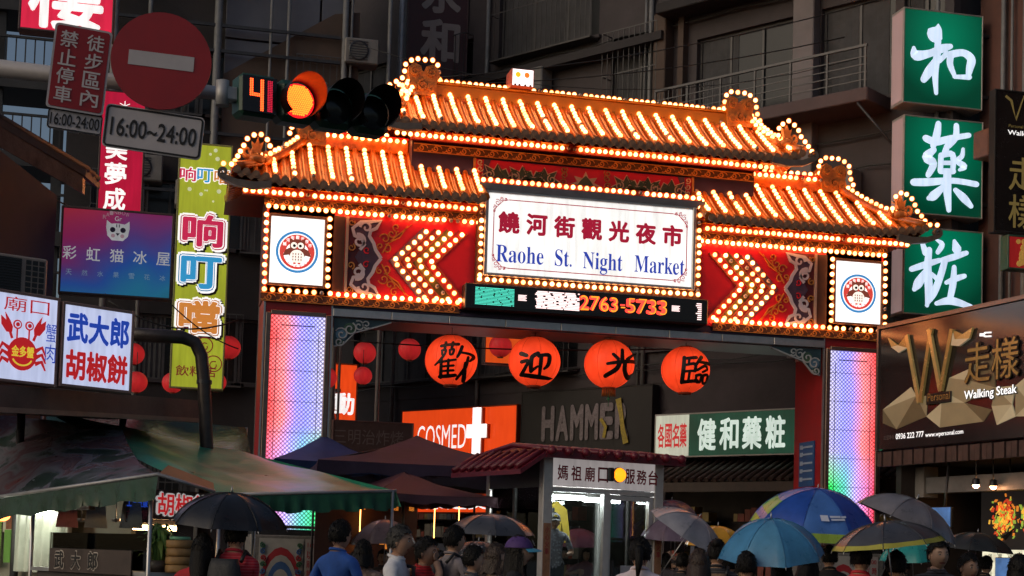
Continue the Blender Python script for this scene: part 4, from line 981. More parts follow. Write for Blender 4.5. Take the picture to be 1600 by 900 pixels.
def window(o, a, b, c, d, y=.18, mull=2, curtain=0, grille=False, glass_m=None):
    w_ = MB().box(a, b, y, y+.02, c, d).build('window', glass_m or glass, o)
    f = MB(); t = .055
    f.box(a, a+t, y-.05, y+.0, c, d).box(b-t, b, y-.05, y+.0, c, d).box(a+t, b-t, y-.048, y, d-t, d).box(a+t, b-t, y-.048, y, c, c+t)
    for k in range(1, mull):
        x = a+(b-a)*k/mull; f.box(x-t/2, x+t/2, y-.046, y, c+t, d-t)
    f.build('frame', win_fr, w_)
    MB().box(a-.08, b+.08, -.1, y-.05, c-.08, c-.002).build('sill', conc, w_)
    if curtain:
        cu = MB(); n = 10; vs = []
        for k in range(n+1): x = a+t+(b-a-2*t)*curtain*k/n; vs += [(x, y-.012-.02*(k % 2), c+t), (x, y-.012-.02*(k % 2), d-t)]
        cu.add(vs, [(2*k, 2*k+2, 2*k+3, 2*k+1) for k in range(n)]); cu.build('curtain', curtain_m, w_)
    if grille:
        gr = MB(); n = max(3, round((b-a)/.16))
        for k in range(n+1): x = a+(b-a)*k/n; gr.box(x-.008, x+.008, -.36, -.345, c-.1, d+.05)
        for z in (c-.1, (c+d)/2, d+.05): gr.box(a, b, -.362, -.343, z-.012, z+.012); gr.box(a-.012, a+.012, -.345, 0, z-.012, z+.012); gr.box(b-.012, b+.012, -.345, 0, z-.012, z+.012)
        gr.box(a, b, -.36, 0, c-.13, c-.1); gr.build('grille', win_fr, w_)
    return w_
flats = thing('apartment_row', 'dark concrete flats with balconies above the row of shops behind the gate', 'building', A0, RZB)
ops = [(-3.9, -2.75, 3.0, 3.0)]
shops = [(-3.3, 3.2, .12, 3.6), (-7.5, -3.45, .12, 3.7), (-11.7, -7.6, .12, 3.7), (-16, -11.9, .12, 3.7)]
wins = [(.55, 2.3, 11.32, 13.5), (-2.7, -.15, 11.32, 13.5), (2.5, 3.4, 11.4, 13.4), (-2.6, -.4, 15.2, 17), (.5, 2.6, 15.2, 17), (-5.6, -3.7, 8.9, 10.6), (-8.8, -6.4, 8.6, 10.4), (-11.6, -9.4, 8.4, 10.2), (-14.8, -12.6, 8.4, 10.2), (-8.9, -5.6, 14.2, 16.4), (-12, -9.8, 13.0, 15), (-15.5, -13, 13, 15), (-5.2, -3.6, 12.0, 14.0), (-4.6, -.4, 6.4, 8.4), (.6, 2.4, 6.4, 8.0), (-9.5, -6, 6.1, 7.6), (-14, -11, 6.1, 7.6)]
wb = MB(); wall_open(wb, -19, 3.6, 0, 18, 0, .3, shops+wins)
wb.box(-19, -3.2, -.02, 0, 5.6, 5.9, 1).box(-3.2, 3.6, -.05, 0, 8.6, 8.9, 0)
wb.build('wall', conc, flats)
back = MB().box(-19, 3.6, 3.2, 3.4, 0, 18).box(-19, -18.7, .3, 3.2, 0, 18).box(3.3, 3.6, .3, 3.2, 0, 18).box(-18.7, 3.3, .3, 3.2, 17.8, 18).box(-18.7, 3.3, .3, 3.2, 3.72, 3.9).box(-18.7, 3.3, .3, 3.2, 10.9, 11.1)
back.build('back_wall', conc_d, flats)
for i, wn in enumerate(wins): window(flats, *wn, mull=2 if wn[1]-wn[0] < 2 else 3, curtain=random.choice((0, .4, .6, .9)), grille=(i in (6, 9, 10, 12, 15)))
MB().box(0, .52, -.28, 0, 5.9, 18, 0, .02).build('column', M('pale_column', (.2, .175, .18), .7, var=.2, scale=1, bump=.15), flats)
MB().box(-3.1, -2.95, -.2, 0, 5.9, 18).box(-3.7, -3.35, -.35, 0, 10.4, 14.2, 0, .02).build('pilaster', conc_br, flats)
MB().box(-3.15, 2.25, -1.05, 0, 10.96, 11.24, 0, .02).build('balcony_slab', M('pinkish_render', (.12, .085, .088), .8, var=.25, scale=.8), flats)
MB().box(-3.4, 3.6, -.7, 0, 14.05, 14.3, 0, .02).box(-18, -3.4, -.45, 0, 13.55, 13.75).build('upper_slab', conc_d, flats)
rl = MB()
for k in range(7): x = -3.1+k*.88; rl.box(x-.02, x+.02, -1.03, -.99, 11.24, 12.1)
for z in (11.4, 11.56, 11.72, 11.88): rl.box(-3.1, 2.22, -1.02, -1.0, z-.01, z+.01)
rl.box(-3.1, 2.22, -1.04, -.98, 12.08, 12.13)
for k in range(14): x = -3.1+k*.12; rl.box(x-.007, x+.007, -1.015, -1.0, 11.26, 12.08)
rl.build('railing', M('rail_grey', (.09, .088, .092), .45, .5, var=.2), flats)
for x in (-.6, 2.0): MB().tube([(x, -1.0, 10.95), (x+.9, -.02, 9.5)], .03, 6).build('strut', dark_steel, flats)
for x, r_ in ((-3.95, .06), (-9.2, .05), (-12.3, .05), (-4.1, .035), (3.3, .05)): MB().tube([(x, -.1, 3.9), (x, -.1, 18)], r_, 8).build('drain_pipe', M('grey_pipe', (.2, .2, .2), .5, .2, var=.2), flats)
# shop interiors: floor, ceilings, shelves with goods
for i, (a, b, c, d) in enumerate(shops):
    sh = MB()
    for z in (.5, 1.0, 1.5, 2.0, 2.5):
        sh.box(a+.2, b-.2, 2.4, 2.9, z-.03, z)
    shf = sh.build('shelf', conc_d, flats)
    gd = [MB() for _ in range(4)]
    for z in (.5, 1.0, 1.5, 2.0, 2.5):
        x = a+.25
        while x < b-.4:
            w_ = random.uniform(.08, .28); gd[random.randrange(4)].box(x, x+w_*.9, 2.45, 2.8, z+.002, z+random.uniform(.15, .4)); x += w_
    for k, q in enumerate(gd):
        c_ = ((.3, .05, .03), (.35, .25, .08), (.1, .12, .2), (.3, .28, .26))[k]
        tag(q.build('goods', M('goods%d' % k, c_, .5, var=.3), shf), kind='stuff')
    tb = MB().box((a+b)/2-.6, (a+b)/2+.6, 1.6, 1.66, 3.3, 3.36); tb.build('tube_lamp', M('shop_tube', (.8, .7, .5), .4, var=0, em=(1, .72, .42), es=3.0), shf)
# dark tiled canopy under the pharmacy sign
cn = MB()
cn.add([(-3.4, -.05, 3.75), (3.3, -.05, 3.75), (3.3, -1.2, 3.25), (-3.4, -1.2, 3.25)], [(0, 1, 2, 3)])
for k in range(34): x = -3.35+k*.2; cn.tube([(x, -.05, 3.78), (x, -1.22, 3.27)], .06, 6)
cn.box(-3.4, 3.3, -1.2, -1.1, 3.02, 3.22)
cn.build('tiled_canopy', M('dark_canopy_tile', (.05, .03, .022), .5, var=.3), flats)
# rack of trinkets and red curtain inside the pharmacy side shop
hangers = MB()
for k in range(26):
    x = -.6+(k % 13)*.2; z = 2.6-(k//13)*.75; hangers.box(x, x+.14, -.3, -.26, z-.6, z)
tag(hangers.build('goods', M('hanging_goods', (.25, .05, .035), .5, var=.5, scale=9), flats), kind='stuff')

def bsign(name, label, x0, x1, z0, z1, y=-.3, **k):
    Mx = Matrix.Rotation(RZB, 4, 'Z')
    a = A0+Mx@V((x0, y, z0)); b = A0+Mx@V((x1, y, z0)); return sign(name, label, 'sign', a, b, z1-z0, **k)
# green pharmacy fascia
o, W, H = bsign('shop_sign', 'long green and white lit fascia sign with white brush characters', -3.42, 1.0, 3.84, 4.84, depth=.28, face=lit('fascia_green', (.0, .10, .055), .34, uneven=.6, scale=.9), frame=M('sign_case_grey'))
MB().box(-W/2+.036, -W/2+.95, -.006, -.001, .036, H-.036).build('white_panel', lit('greenish_white', (.75, .78, .62), .52, uneven=.2), o)
put(o, red_l, '各國名藥', -W/2+.19, -W/2+.80, H*.5, .55, .19, y=-.010, off=.02, f=spaced); put(o, lit('mint_letters', (.75, .9, .8), .75), '健和藥粧', -W/2+1.43, -W/2+3.2, H*.5, .72, .50, y=-.006, off=.03, f=spaced)
# dark hammer sign
o, W, H = bsign('shop_sign', 'black sign with broken grey plank letters and strips of yellow tape', -7.5, -3.5, 3.9, 5.55, depth=.25, face=M('sign_black', (.015, .014, .014), .6, var=.3), frame=M('sign_black'))
plank = M('weathered_plank', (.23, .20, .21), .7, var=.35, scale=14, bump=.4, bscale=30)
for k, c in enumerate('HAMMER'):
    t = MB(); letters(t, c, -1.1+.45*k, .84, .40, .86, -.03, off=.045); t.build('lettering', plank, o)
tp = MB(); tp.ribbon([(1.05, 1.35), (1.15, .95), (1.2, .65), (1.3, .3)], [.16, .12, .12, .16], -.06, -.05); tp.ribbon([(.55, .9), (.7, .7), (.65, .45)], .09, -.065, -.055)
tp.build('tape', M('yellow_tape', (.4, .3, .02), .4, var=.35, scale=20), o)
# orange drugstore sign
or_f = lit('orange_acrylic', (.95, .075, .01), .8, uneven=.06)
o, W, H = bsign('shop_sign', 'bright orange lit sign with white capital letters and a white cross', -11.7, -7.62, 3.6, 5.27, depth=.3, face=or_f, frame=M('orange_case', (.4, .06, .01), .5, var=.1))
put(o, wl, 'COSMED', -.55, .93, 1.75, .62, -.006, off=-.004); 
cr_ = MB().box(.68, .92, -.16, -.1, .45, 1.62).box(.48, 1.12, -.159, -.101, .86, 1.2); cr_.build('cross', lit('cross_white', (1, .97, .95), 1.4), o)
cs = MB().box(.66, 1.16, -.1, -.005, .84, 1.2).box(.68, .97, -.1, -.005, .43, 1.62); cs.build('cross_case', M('orange_case'), o)
o, W, H = bsign('shop_sign', 'low orange lit fascia strip showing between the parasol and the kiosk', -11.0, -7.0, 2.55, 3.05, y=-.6, depth=.2, face=or_f, frame=M('orange_case'))
put(o, wl, '康是美', -.3, .25, 2.2, .3, -.006, off=.02)
# orange sports sign beside the left pillar
o, W, H = psign('shop_sign', 'orange lit sign with white characters half hidden by the left gate pillar', 'sign', 455, 655, 557, 563, 9.0, depth=.25, face=or_f, frame=M('orange_case'))
put(o, wl, '運動', .22, .42, .95, .52, -.006, off=.03)
o, W, H = psign('shop_sign', 'plain orange panel above and behind the second large lantern', 'sign', 756, 568, 852, 490, 8.6, depth=.3, face=lit('orange_panel', (.95, .11, .015), .62), frame=M('dark_frame'))
o, W, H = psign('shop_sign', 'dull unlit brown fascia with worn grey characters above the dark parasol', 'sign', 518, 712, 645, 655, 8.0, depth=.2, face=M('dull_brown_sign', (.05, .03, .03), .6, var=.3), frame=M('dark_frame'))
put(o, M('dull_letters', (.12, .1, .1), .6, var=.2), '三明治炸烤', -.1, H*.55, 1.6, .35, -.006)

# ------------------------------------------------------------------ building on the left behind the gate
YB = 9.0
lx0 = aty(95, 400, YB).x; lx1 = -3.4
left_b = thing('apartment_building', 'dark clad block with pipes and caged windows behind the left half of the gate', 'building', ((lx0+lx1)/2, YB, 0), 0)
hw = (lx1-lx0)/2
def bx(px, py): p = aty(px, py, YB); return p.x-(lx0+lx1)/2, p.z
ops = []; cols = 5
for r_ in range(5):
    for c_ in range(cols):
        a = -hw+.6+c_*(2*hw-.8)/cols; z = 2.2+r_*3.1
        ops.append((a, a+1.25, z, z+1.5))
wb = MB(); wall_open(wb, -hw, hw, 0, 18, 0, .3, ops); wb.build('wall', conc_d, left_b)
MB().box(-hw, hw, .5, 5, 0, 18).build('core', conc_d, left_b)
for k, wn in enumerate(ops): window(left_b, *wn, mull=2, curtain=random.choice((0, .5, .8)), grille=k % 3 == 1)
cx0, cz0 = bx(350, 100); cx1, cz1 = bx(500, 0)
cl = MB(); n = 0
for (a, b, c, d) in ((cx0, cx1, cz0-1.0, cz0+.55), (cx0, cx1, cz0+.6, cz0+2.6), (cx1+.05, cx1+.55, cz0+.2, cz0+2.6)):
    MB().box(a, b, -.14, -.04, c, d, 0, .01).build('cladding_panel', conc_b, left_b)
ax, az = bx(345, 200); bx_, bz = bx(520, 60)
MB().prism([(ax, az-1.2), (ax, az+1.2), (bx_, bz+.5), (bx_+.6, bz+.6), (bx_+.6, az-1.2)], -.25, -.15).build('sloped_wall', conc_br, left_b)
for px, r_ in ((338, .09), (447, .04), (535, .07), (545, .03), (604, .05), (420, .035), (178, .08), (232, .05)):
    x, z = bx(px, 100); MB().tube([(x, -.35, 0), (x, -.35, 18)], r_, 8).build('drain_pipe', M('grey_pipe'), left_b)
for py in (35, 75, 150, 205, 300): 
    x0_, z0_ = bx(200, py); MB().box(-hw, hw*.9, -.4, -.34, z0_, z0_+.07).build('conduit', dark_steel, left_b)
for px, py in ((480, 175), (560, 110), (300, 330), (420, 300), (580, 210), (225, 290)):
    x, z = bx(px, py); u = MB().box(x-.4, x+.4, -.55, -.05, z, z+.6, 0, .03); ac = u.build('air_conditioner', M('ac_case', (.2, .19, .18), .5, var=.2), left_b)
    g = MB(); g.lathe([(.24, 0), (.24, -.02), (.2, -.02)], 20, (x-.08, -.551, z+.3), axis='y')
    for k in range(8): g.box(x-.3, x+.14, -.568, -.556, z+.08+.06*k, z+.1+.06*k)
    g.build('fan_grille', dark_steel, ac)
# far neighbour with open steel landing at the left edge
fb = thing('stair_tower', 'dark open steel landings against the pale sky at the top left corner', 'tower', aty(45, 400, 12.0)*1, 0)
fb.location.z = 0
m_ = MB()
for x in (-2.2, -.9, .55): m_.box(x-.12, x+.12, -.1, .14, 0, 19)
fb_p = m_.build('post', M('tower_steel', (.06, .06, .065), .6, .3, var=.2), fb)
for k in range(9):
    z = 3+1.9*k; MB().box(-2.6, .8, -.3, 1.4, z, z+.35).build('landing', M('tower_steel'), fb)
    m_ = MB()
    for q in range(15): m_.box(-2.5+q*.22, -2.47+q*.22, -.3, -.26, z+.35, z+1.25)
    m_.box(-2.6, .8, -.31, -.25, z+1.22, z+1.28); m_.build('railing', M('tower_steel'), fb)
# low eave with tiled verge at the far left
P_ = at(0, 186, 19); Q_ = at(131, 262, 20.3)
ev = thing('shop_house', 'dark gabled shop house with a sloping brown verge at the left edge', 'building', (P_.x-1.5, P_.y, 0), -YAW)
inv = Matrix.Rotation(YAW, 3, 'Z')
p_l = inv@(P_-ev.location); q_l = inv@(Q_-ev.location)
dl = q_l-p_l; k0 = p_l-dl*1.2
vg = MB(); vg.add([k0+V((0, -.02, 0)), q_l+V((0, -.02, 0)), q_l+V((0, -.02, -.34)), k0+V((0, -.02, -.34)), k0+V((0, .1, 0)), q_l+V((0, .1, 0)), q_l+V((0, .1, -.34)), k0+V((0, .1, -.34))], [(0, 1, 2, 3), (4, 7, 6, 5), (0, 4, 5, 1), (3, 2, 6, 7), (1, 5, 6, 2)])
vg.build('verge_board', M('wet_brown_board', (.20, .10, .07), .18, var=.35, scale=4, bump=.3), ev)
rf = MB(); rf.add([k0+V((0, .0, .03)), q_l+V((.03, 0, -.02)), q_l+V((.03, .7, -.02)), k0+V((0, .7, .03)), k0+V((0, .0, -.06)), q_l+V((.03, 0, -.12)), q_l+V((.03, .7, -.12)), k0+V((0, .7, -.06))], [(0, 1, 2, 3), (4, 7, 6, 5), (0, 4, 5, 1), (1, 5, 6, 2)])
for k in range(3): rf.tube([k0+V((0, .1+k*.25, .05)), q_l+V((.03, .1+k*.25, .0))], .05, 6)
rf.build('roof', M('dark_roof_tile', (.06, .04, .035), .5, var=.3), ev)
wl_ = MB(); wl_.add([V((k0.x, .6, 0)), V((q_l.x-1.05, .6, 0)), V((q_l.x-1.05, .6, q_l.z+.15)), V((k0.x, .6, k0.z-.2)), V((k0.x, 4, 0)), V((q_l.x-1.05, 4, 0)), V((q_l.x-1.05, 4, q_l.z+.15)), V((k0.x, 4, k0.z-.2))], [(0, 1, 2, 3), (1, 5, 6, 2), (4, 7, 6, 5)])
wl_.build('wall', M('dark_brown_wall', (.055, .04, .035), .8, var=.3, scale=1), ev)
window(ev, q_l.x-2.3, q_l.x-1.2, 4.3, 5.7, y=.56, mull=2)
# air conditioner beside the crab sign
p = at(36, 462, 19.2)
acr = thing('air_conditioner', 'beige outdoor air conditioner with square vents above the crab sign', 'air conditioner', p, R(25))
MB().box(-.62, .3, 0, .36, 0, .5, 0, .02).build('case', M('ac_beige', (.3, .25, .22), .5, var=.15), acr)
MB().box(-.58, -.04, -.012, -.001, .04, .46).build('fan_opening', black, acr)
s = MB()
for k in range(12): s.box(-.58, -.04, -.025, -.013, .06+k*.034, .068+k*.034)
s.build('fan_grille', dark_steel, acr)
s = MB()
for i in range(3):
    for j in range(6): s.box(.02+.085*i, .085+.085*i, -.008, -.001, .05+.07*j, .105+.07*j)
s.build('vent', black, acr)

# ------------------------------------------------------------------ right: corner building and steak shop
P1 = at(1545, 300, 31.0); D1 = V((math.sin(R(-10)), math.cos(R(-10)), 0)); RZ1 = math.atan2(-D1.y, -D1.x)
rb = thing('corner_building', 'dark brown corner building with pipes at the right edge', 'building', (P1.x, P1.y, 0), RZ1)
ops = [(2.6, 4.4, 8, 9.8), (6, 8, 8, 9.8), (2.6, 4.4, 11.4, 13.2), (6, 8, 11.4, 13.2), (6.2, 8.2, 4.6, 6.6)]
wb = MB(); wall_open(wb, -.3, 14, 0, 17, 0, .3, ops); wb.build('wall', M('red_brown_wall', (.11, .05, .04), .75, var=.3, scale=.9, bump=.2), rb)
MB().box(-.3, 14, .31, 6, 0, 17).build('core', conc_d, rb)
for wn in ops: window(rb, *wn, grille=True)
for x, r_ in ((.5, .05), (.75, .03), (1.15, .07), (1.5, .03)): MB().tube([(x, -.1, 0), (x, -.1, 17)], r_, 8).build('drain_pipe', M('grey_pipe'), rb)
mt_ = MB().box(.1, .55, -.5, -.02, 9.7, 10.25, 0, .02); mt_.build('meter_box', M('rusty_box', (.16, .06, .03), .6, var=.3), rb)
# hanging black and gold sign
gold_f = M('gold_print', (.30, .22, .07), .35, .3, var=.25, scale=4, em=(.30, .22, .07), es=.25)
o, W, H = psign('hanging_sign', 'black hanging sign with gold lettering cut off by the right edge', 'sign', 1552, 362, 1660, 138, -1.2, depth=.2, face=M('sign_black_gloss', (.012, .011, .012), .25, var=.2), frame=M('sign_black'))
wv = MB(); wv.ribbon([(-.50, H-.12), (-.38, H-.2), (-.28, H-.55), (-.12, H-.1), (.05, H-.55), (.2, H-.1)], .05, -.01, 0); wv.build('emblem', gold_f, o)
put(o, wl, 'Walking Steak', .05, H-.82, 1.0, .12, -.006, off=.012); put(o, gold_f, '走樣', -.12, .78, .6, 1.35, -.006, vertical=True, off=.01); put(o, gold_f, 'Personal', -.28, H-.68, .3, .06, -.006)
o, W, H = psign('poster_box', 'red poster box with a golden fried dish below the black hanging sign', 'sign', 1574, 420, 1640, 366, -1.6, depth=.25, face=lit('poster_red', (.45, .02, .02), .4), frame=M('green_case', (.03, .1, .07), .4, var=.2))
b_ = MB()
for k in range(24): b_.disc(random.gauss(-.05, .14), H*.5+random.gauss(0, .12), random.uniform(.04, .08), -.004-.0008*k, 0, 8)
b_.build('print', M('fried_print', (.45, .25, .06), .5, var=.4, scale=30, em=(.5, .28, .06), es=.4), o)

# steak shop with billboard
BL, BR = at(1372, 704, 28.0), at(1600, 701, 24.4); BR = BL+(BR-BL)*1.7; BR.z = BL.z
d_ = (BR-BL); d_.z = 0; RZS = math.atan2(d_.y, d_.x); SW = d_.length
bb = thing('billboard', 'large black billboard with gold faceted shapes and a gold letter W', 'billboard', BL, RZS)
BH = 2.22
panel_b = M('billboard_black', (.022, .018, .020), .16, var=.25, scale=1.0, coat=.6)
MB().box(0, SW, 0, .3, 0, BH, 0, .015).build('panel', panel_b, bb)
MB().box(-.03, SW, -.04, .34, BH, BH+.07).box(-.05, -.001, -.03, .33, 0, BH).build('edge_trim', M('trim_grey', (.2, .17, .16), .35, .6, var=.2), bb)
def bbx(px, py):            # photo position -> billboard coordinates
    d = ray(px, py); n = V((-d_.y, d_.x, 0)).normalized(); P = CAM+d*((BL-CAM).dot(n)/d.dot(n)); q = P-BL
    return q.dot(d_.normalized()), q.z
def zz(x, y): return bbx(1380+x/3.75, 480+y/3.75)
fac = MB()
fc = [(.42, .36, .22), (.25, .20, .11), (.12, .09, .045), (.5, .44, .28)]
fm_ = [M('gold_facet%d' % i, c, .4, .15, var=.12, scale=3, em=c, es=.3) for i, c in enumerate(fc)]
tri = [((0, 600), (165, 468), (195, 520), 0), ((0, 600), (195, 520), (80, 715), 1), ((195, 520), (80, 715), (255, 640), 2), ((195, 520), (262, 520), (255, 640), 1), ((0, 600), (0, 680), (80, 715), 2),
       ((255, 640), (345, 560), (335, 705), 0), ((345, 560), (335, 705), (590, 670), 1), ((345, 560), (480, 560), (590, 670), 1), ((480, 560), (640, 600), (590, 670), 2), ((390, 415), (500, 365), (510, 430), 0), ((390, 415), (510, 430), (370, 500), 1), ((370, 500), (510, 430), (480, 560), 1), ((345, 560), (370, 500), (480, 560), 0),
       ((510, 430), (500, 365), (650, 250), 1), ((510, 430), (650, 250), (660, 470), 2), ((480, 560), (510, 430), (660, 470), 1), ((640, 580), (760, 570), (670, 690), 0), ((760, 570), (780, 640), (670, 690), 3), ((660, 470), (780, 460), (760, 570), 0), ((660, 470), (760, 570), (640, 580), 1), ((780, 460), (860, 560), (780, 640), 1), ((780, 460), (900, 360), (860, 560), 0), ((900, 360), (1010, 470), (860, 560), 2), ((860, 560), (1010, 470), (960, 640), 1), ((780, 640), (860, 560), (960, 640), 0)]
for i, (a, b, c, mi) in enumerate(tri): fac.prism([zz(*a), zz(*b), zz(*c)], -.008-.0006*i, 0, mi)
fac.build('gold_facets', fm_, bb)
wv = MB(); g1, g2, sh_ = 0, 1, 2
for i, (pts, wd, mi) in enumerate((([(150, 165), (222, 560)], .085, 0), ([(295, 130), (230, 560)], .085, 1), ([(282, 130), (350, 490)], .085, 0), ([(420, 130), (352, 490)], .085, 1))): wv.ribbon([zz(*p) for p in pts], wd, -.06-.006*i, -.02, mi)
for i, (pts, mi) in enumerate((([(40, 180), (100, 225), (60, 235)], 0), ([(100, 225), (150, 165), (155, 240)], 1), ([(100, 225), (155, 240), (105, 268), (60, 235)], 2), ([(425, 135), (435, 190), (480, 160)], 1), ([(435, 190), (540, 120), (520, 185)], 0), ([(425, 150), (435, 190), (520, 185), (460, 230), (415, 225)], 2))): wv.prism([zz(*p) for p in pts], -.05-.003*i, -.02, mi)
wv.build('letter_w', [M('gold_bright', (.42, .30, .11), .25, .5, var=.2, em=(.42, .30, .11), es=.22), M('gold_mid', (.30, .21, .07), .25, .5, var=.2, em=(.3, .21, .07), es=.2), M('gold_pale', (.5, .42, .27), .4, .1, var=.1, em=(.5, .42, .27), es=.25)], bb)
def bput(txt, x0, x1, y0, y1, mt, y=-.03, **k):
    a, c = zz(x0, y1), zz(x0, y0); b = zz(x1, (y0+y1)/2); t = MB(); letters(t, txt, (a[0]+b[0])/2, (a[1]+c[1])/2, b[0]-a[0], c[1]-a[1], y, **k); t.build('lettering', mt, bb)
bput('走樣', 484, 812, 215, 460, M('shadow_black', (.006, .005, .005), .5, var=0), -.034, off=.06); bput('走樣', 488, 808, 222, 452, M('gold_mid'), -.05, off=.005)
bput('Walking Steak', 484, 800, 490, 565, M('shadow_black'), -.036, off=.05); bput('Walking Steak', 488, 796, 492, 558, lit('white_neon', (1, 1, 1), 1.1), -.05, off=.012)
a, b = zz(262, 575), zz(410, 490); MB().box(a[0], b[0], -.045, -.02, a[1], b[1], 0, .01).build('lettering_plate', M('shadow_black'), bb)
bput('Personal', 275, 405, 508, 555, M('gold_mid'), -.055); bput('0936 222 777', 75, 238, 742, 775, wl, -.006, off=.012); bput('www.wpersonal.com', 248, 470, 736, 770, wl, -.006, off=.008); bput('加盟專線', 4, 66, 752, 780, M('dull_letters'), -.006)
fk = MB(); fk.ribbon([zz(570, 162), zz(592, 162)], .05, -.02, 0); fk.ribbon([zz(588, 165), zz(600, 150), zz(635, 148)], .025, -.022, 0); fk.ribbon([zz(588, 160), zz(600, 172), zz(635, 170)], .025, -.024, 0); fk.build('fork_emblem', wl, bb)
# shop below the billboard
shop = thing('steak_shop', 'open shop front with menu board and spot lamps under the black billboard', 'shop', (BL.x, BL.y, 0), RZS)
zt = BL.z
sm = MB(); sm.box(.0, SW, .35, 2.6, zt+1.9, zt+2.1, 0); sm.box(.0, SW, .1, 2.6, zt-.25, zt-.06, 1); sm.box(.0, SW, 2.6, 2.8, 0, zt+2.1, 2); sm.box(.35, .5, .15, 2.6, 0, zt-.25, 2); sm.box(SW-.2, SW, .1, 2.6, 0, zt-.25, 2)
sm.build('shell', [M('canopy_roof', (.15, .06, .04), .4, var=.3), conc_d, M('shop_dark_wall', (.025, .02, .02), .5, var=.3)], shop)
aw = MB()
for k in range(46): aw.box(.05+k*.15, .17+k*.15, -.05+.02*(k % 2), .12, zt-.3, zt-.04)
aw.build('folded_awning', M('folded_awning', (.07, .04, .035), .7, var=.4), shop)
MB().box(.5, SW-.3, .5, .75, zt-.78, zt-.5).build('duct', M('grey_pipe'), shop); MB().box(.5, .75, .45, .76, zt-.85, zt-.3).build('duct_box', M('ac_case'), shop)
mbd = MB().box(.9, 4.6, 1.6, 1.66, zt-1.75, zt-.72).build('menu_board', M('menu_black', (.02, .018, .018), .4, var=.2, em=(.02, .016, .014), es=.5), shop)
fd = [MB() for _ in range(4)]
for cx_ in (1.55, 2.25):
    for k in range(190):
        q = random.randrange(4); x = cx_+random.gauss(0, .14); z = zt-1.18+random.gauss(0, .14)-.15*abs(x-cx_); a = random.uniform(.6, 2.2); l = random.uniform(.03, .11)
        fd[q].ribbon([(x-l*math.cos(a)/2, z-l*math.sin(a)/2), (x+l*math.cos(a)/2, z+l*math.sin(a)/2)], random.uniform(.010, .026), 1.598-.0003*k, 1.599)
for q, c in zip(fd, ((.9, .5, .06), (.8, .25, .03), (.6, .06, .02), (.3, .45, .06))): tag(q.build('food_print', M('food%d' % int(c[0]*10), c, .5, var=0, em=c, es=.8), mbd), kind='stuff')
tr_ = MB()
for cx_ in (1.55, 2.25): tr_.prism([(cx_-.3, zt-1.3), (cx_-.02, zt-1.52), (cx_+.3, zt-1.36), (cx_+.05, zt-1.58)], 1.55, 1.57)
tr_.build('tray_print', M('shadow_black'), mbd)
gp = MB(); gp.prism([(2.95, zt-1.2), (3.2, zt-.95), (3.45, zt-.88), (3.9, zt-1.0), (4.05, zt-1.2)], 1.59, 1.6, 0)
for k in range(3): letters(gp, 'BREAD LAB STEAK', 3.3, zt-1.34-.09*k, .7, .05, 1.594, 0)
gp.build('gold_print', gold_f, mbd)
for k, (px, py, s_) in enumerate(((1525, 758, .7), (1552, 760, .6), (1578, 759, 1.4))):
    p = at(px, py, 25.6); lo = shop.matrix_world
    q = Matrix.Rotation(-RZS, 3, 'Z')@(p-V((BL.x, BL.y, 0)))
    sp_ = MB().lathe([(.03, .12), (.06, .1), (.07, 0)], 12, (q.x, q.y, q.z)).tube([(q.x, q.y, q.z+.1), (q.x, q.y, zt-.2)], .012, 6).build('spot_lamp', black, shop)
    MB().ball((q.x, q.y, q.z), .055, 12, 8).build('lamp_globe', M('spot_glow%d' % k, (.8, .5, .3), .4, var=0, em=(1, .45, .2), es=60*s_), sp_)
# counter fascia with pale lit menu, monitors
lmf = lit('pale_menu', (.85, .82, .6), .95, uneven=.4, scale=6)
p0 = Matrix.Rotation(-RZS, 3, 'Z')@(at(1535, 860, 25.4)-V((BL.x, BL.y, 0)))
mf = MB().box(p0.x, p0.x+2.4, p0.y, p0.y+.05, 1.35, 1.85).build('lit_menu', lmf, shop)
t = MB()
for i in range(9):
    for j in range(3): letters(t, random.choice('牛排炸雞豬薯飯堡'), p0.x+.2+.24*i, 1.46+.14*j, .1, .09, p0.y-.004)
t.build('lettering', M('menu_ink', (.1, .1, .03), .5, var=0), mf)
ct_ = MB().box(p0.x-3.6, p0.x+2.4, p0.y+.1, p0.y+.8, 0, 1.1, 0).box(p0.x-3.6, p0.x+2.4, p0.y-.02, p0.y+.85, 1.1, 1.16, 1); ct_.build('counter', [M('counter_wood', (.12, .07, .04), .5, var=.3), steel], shop)
scr = lit('blue_screen', (.10, .22, .5), .55, uneven=.5, scale=5)
for px, py, D, s_, lab in ((1470, 808, 26.2, .55, 'monitor'), (1572, 888, 22.6, .5, 'monitor')):
    q = Matrix.Rotation(-RZS, 3, 'Z')@(at(px, py, D)-V((BL.x, BL.y, 0)))
    mo = MB().box(q.x-s_/2, q.x+s_/2, q.y, q.y+.05, q.z-s_*.32, q.z+s_*.32, 0, .01).tube([(q.x, q.y+.05, q.z-s_*.3), (q.x, q.y+.15, 1.1 if q.z < 2.2 else zt-.3)], .025, 6).build('monitor', black, shop)
    MB().box(q.x-s_/2+.02, q.x+s_/2-.02, q.y-.004, q.y-.001, q.z-s_*.3, q.z+s_*.3).build('screen', scr, mo)

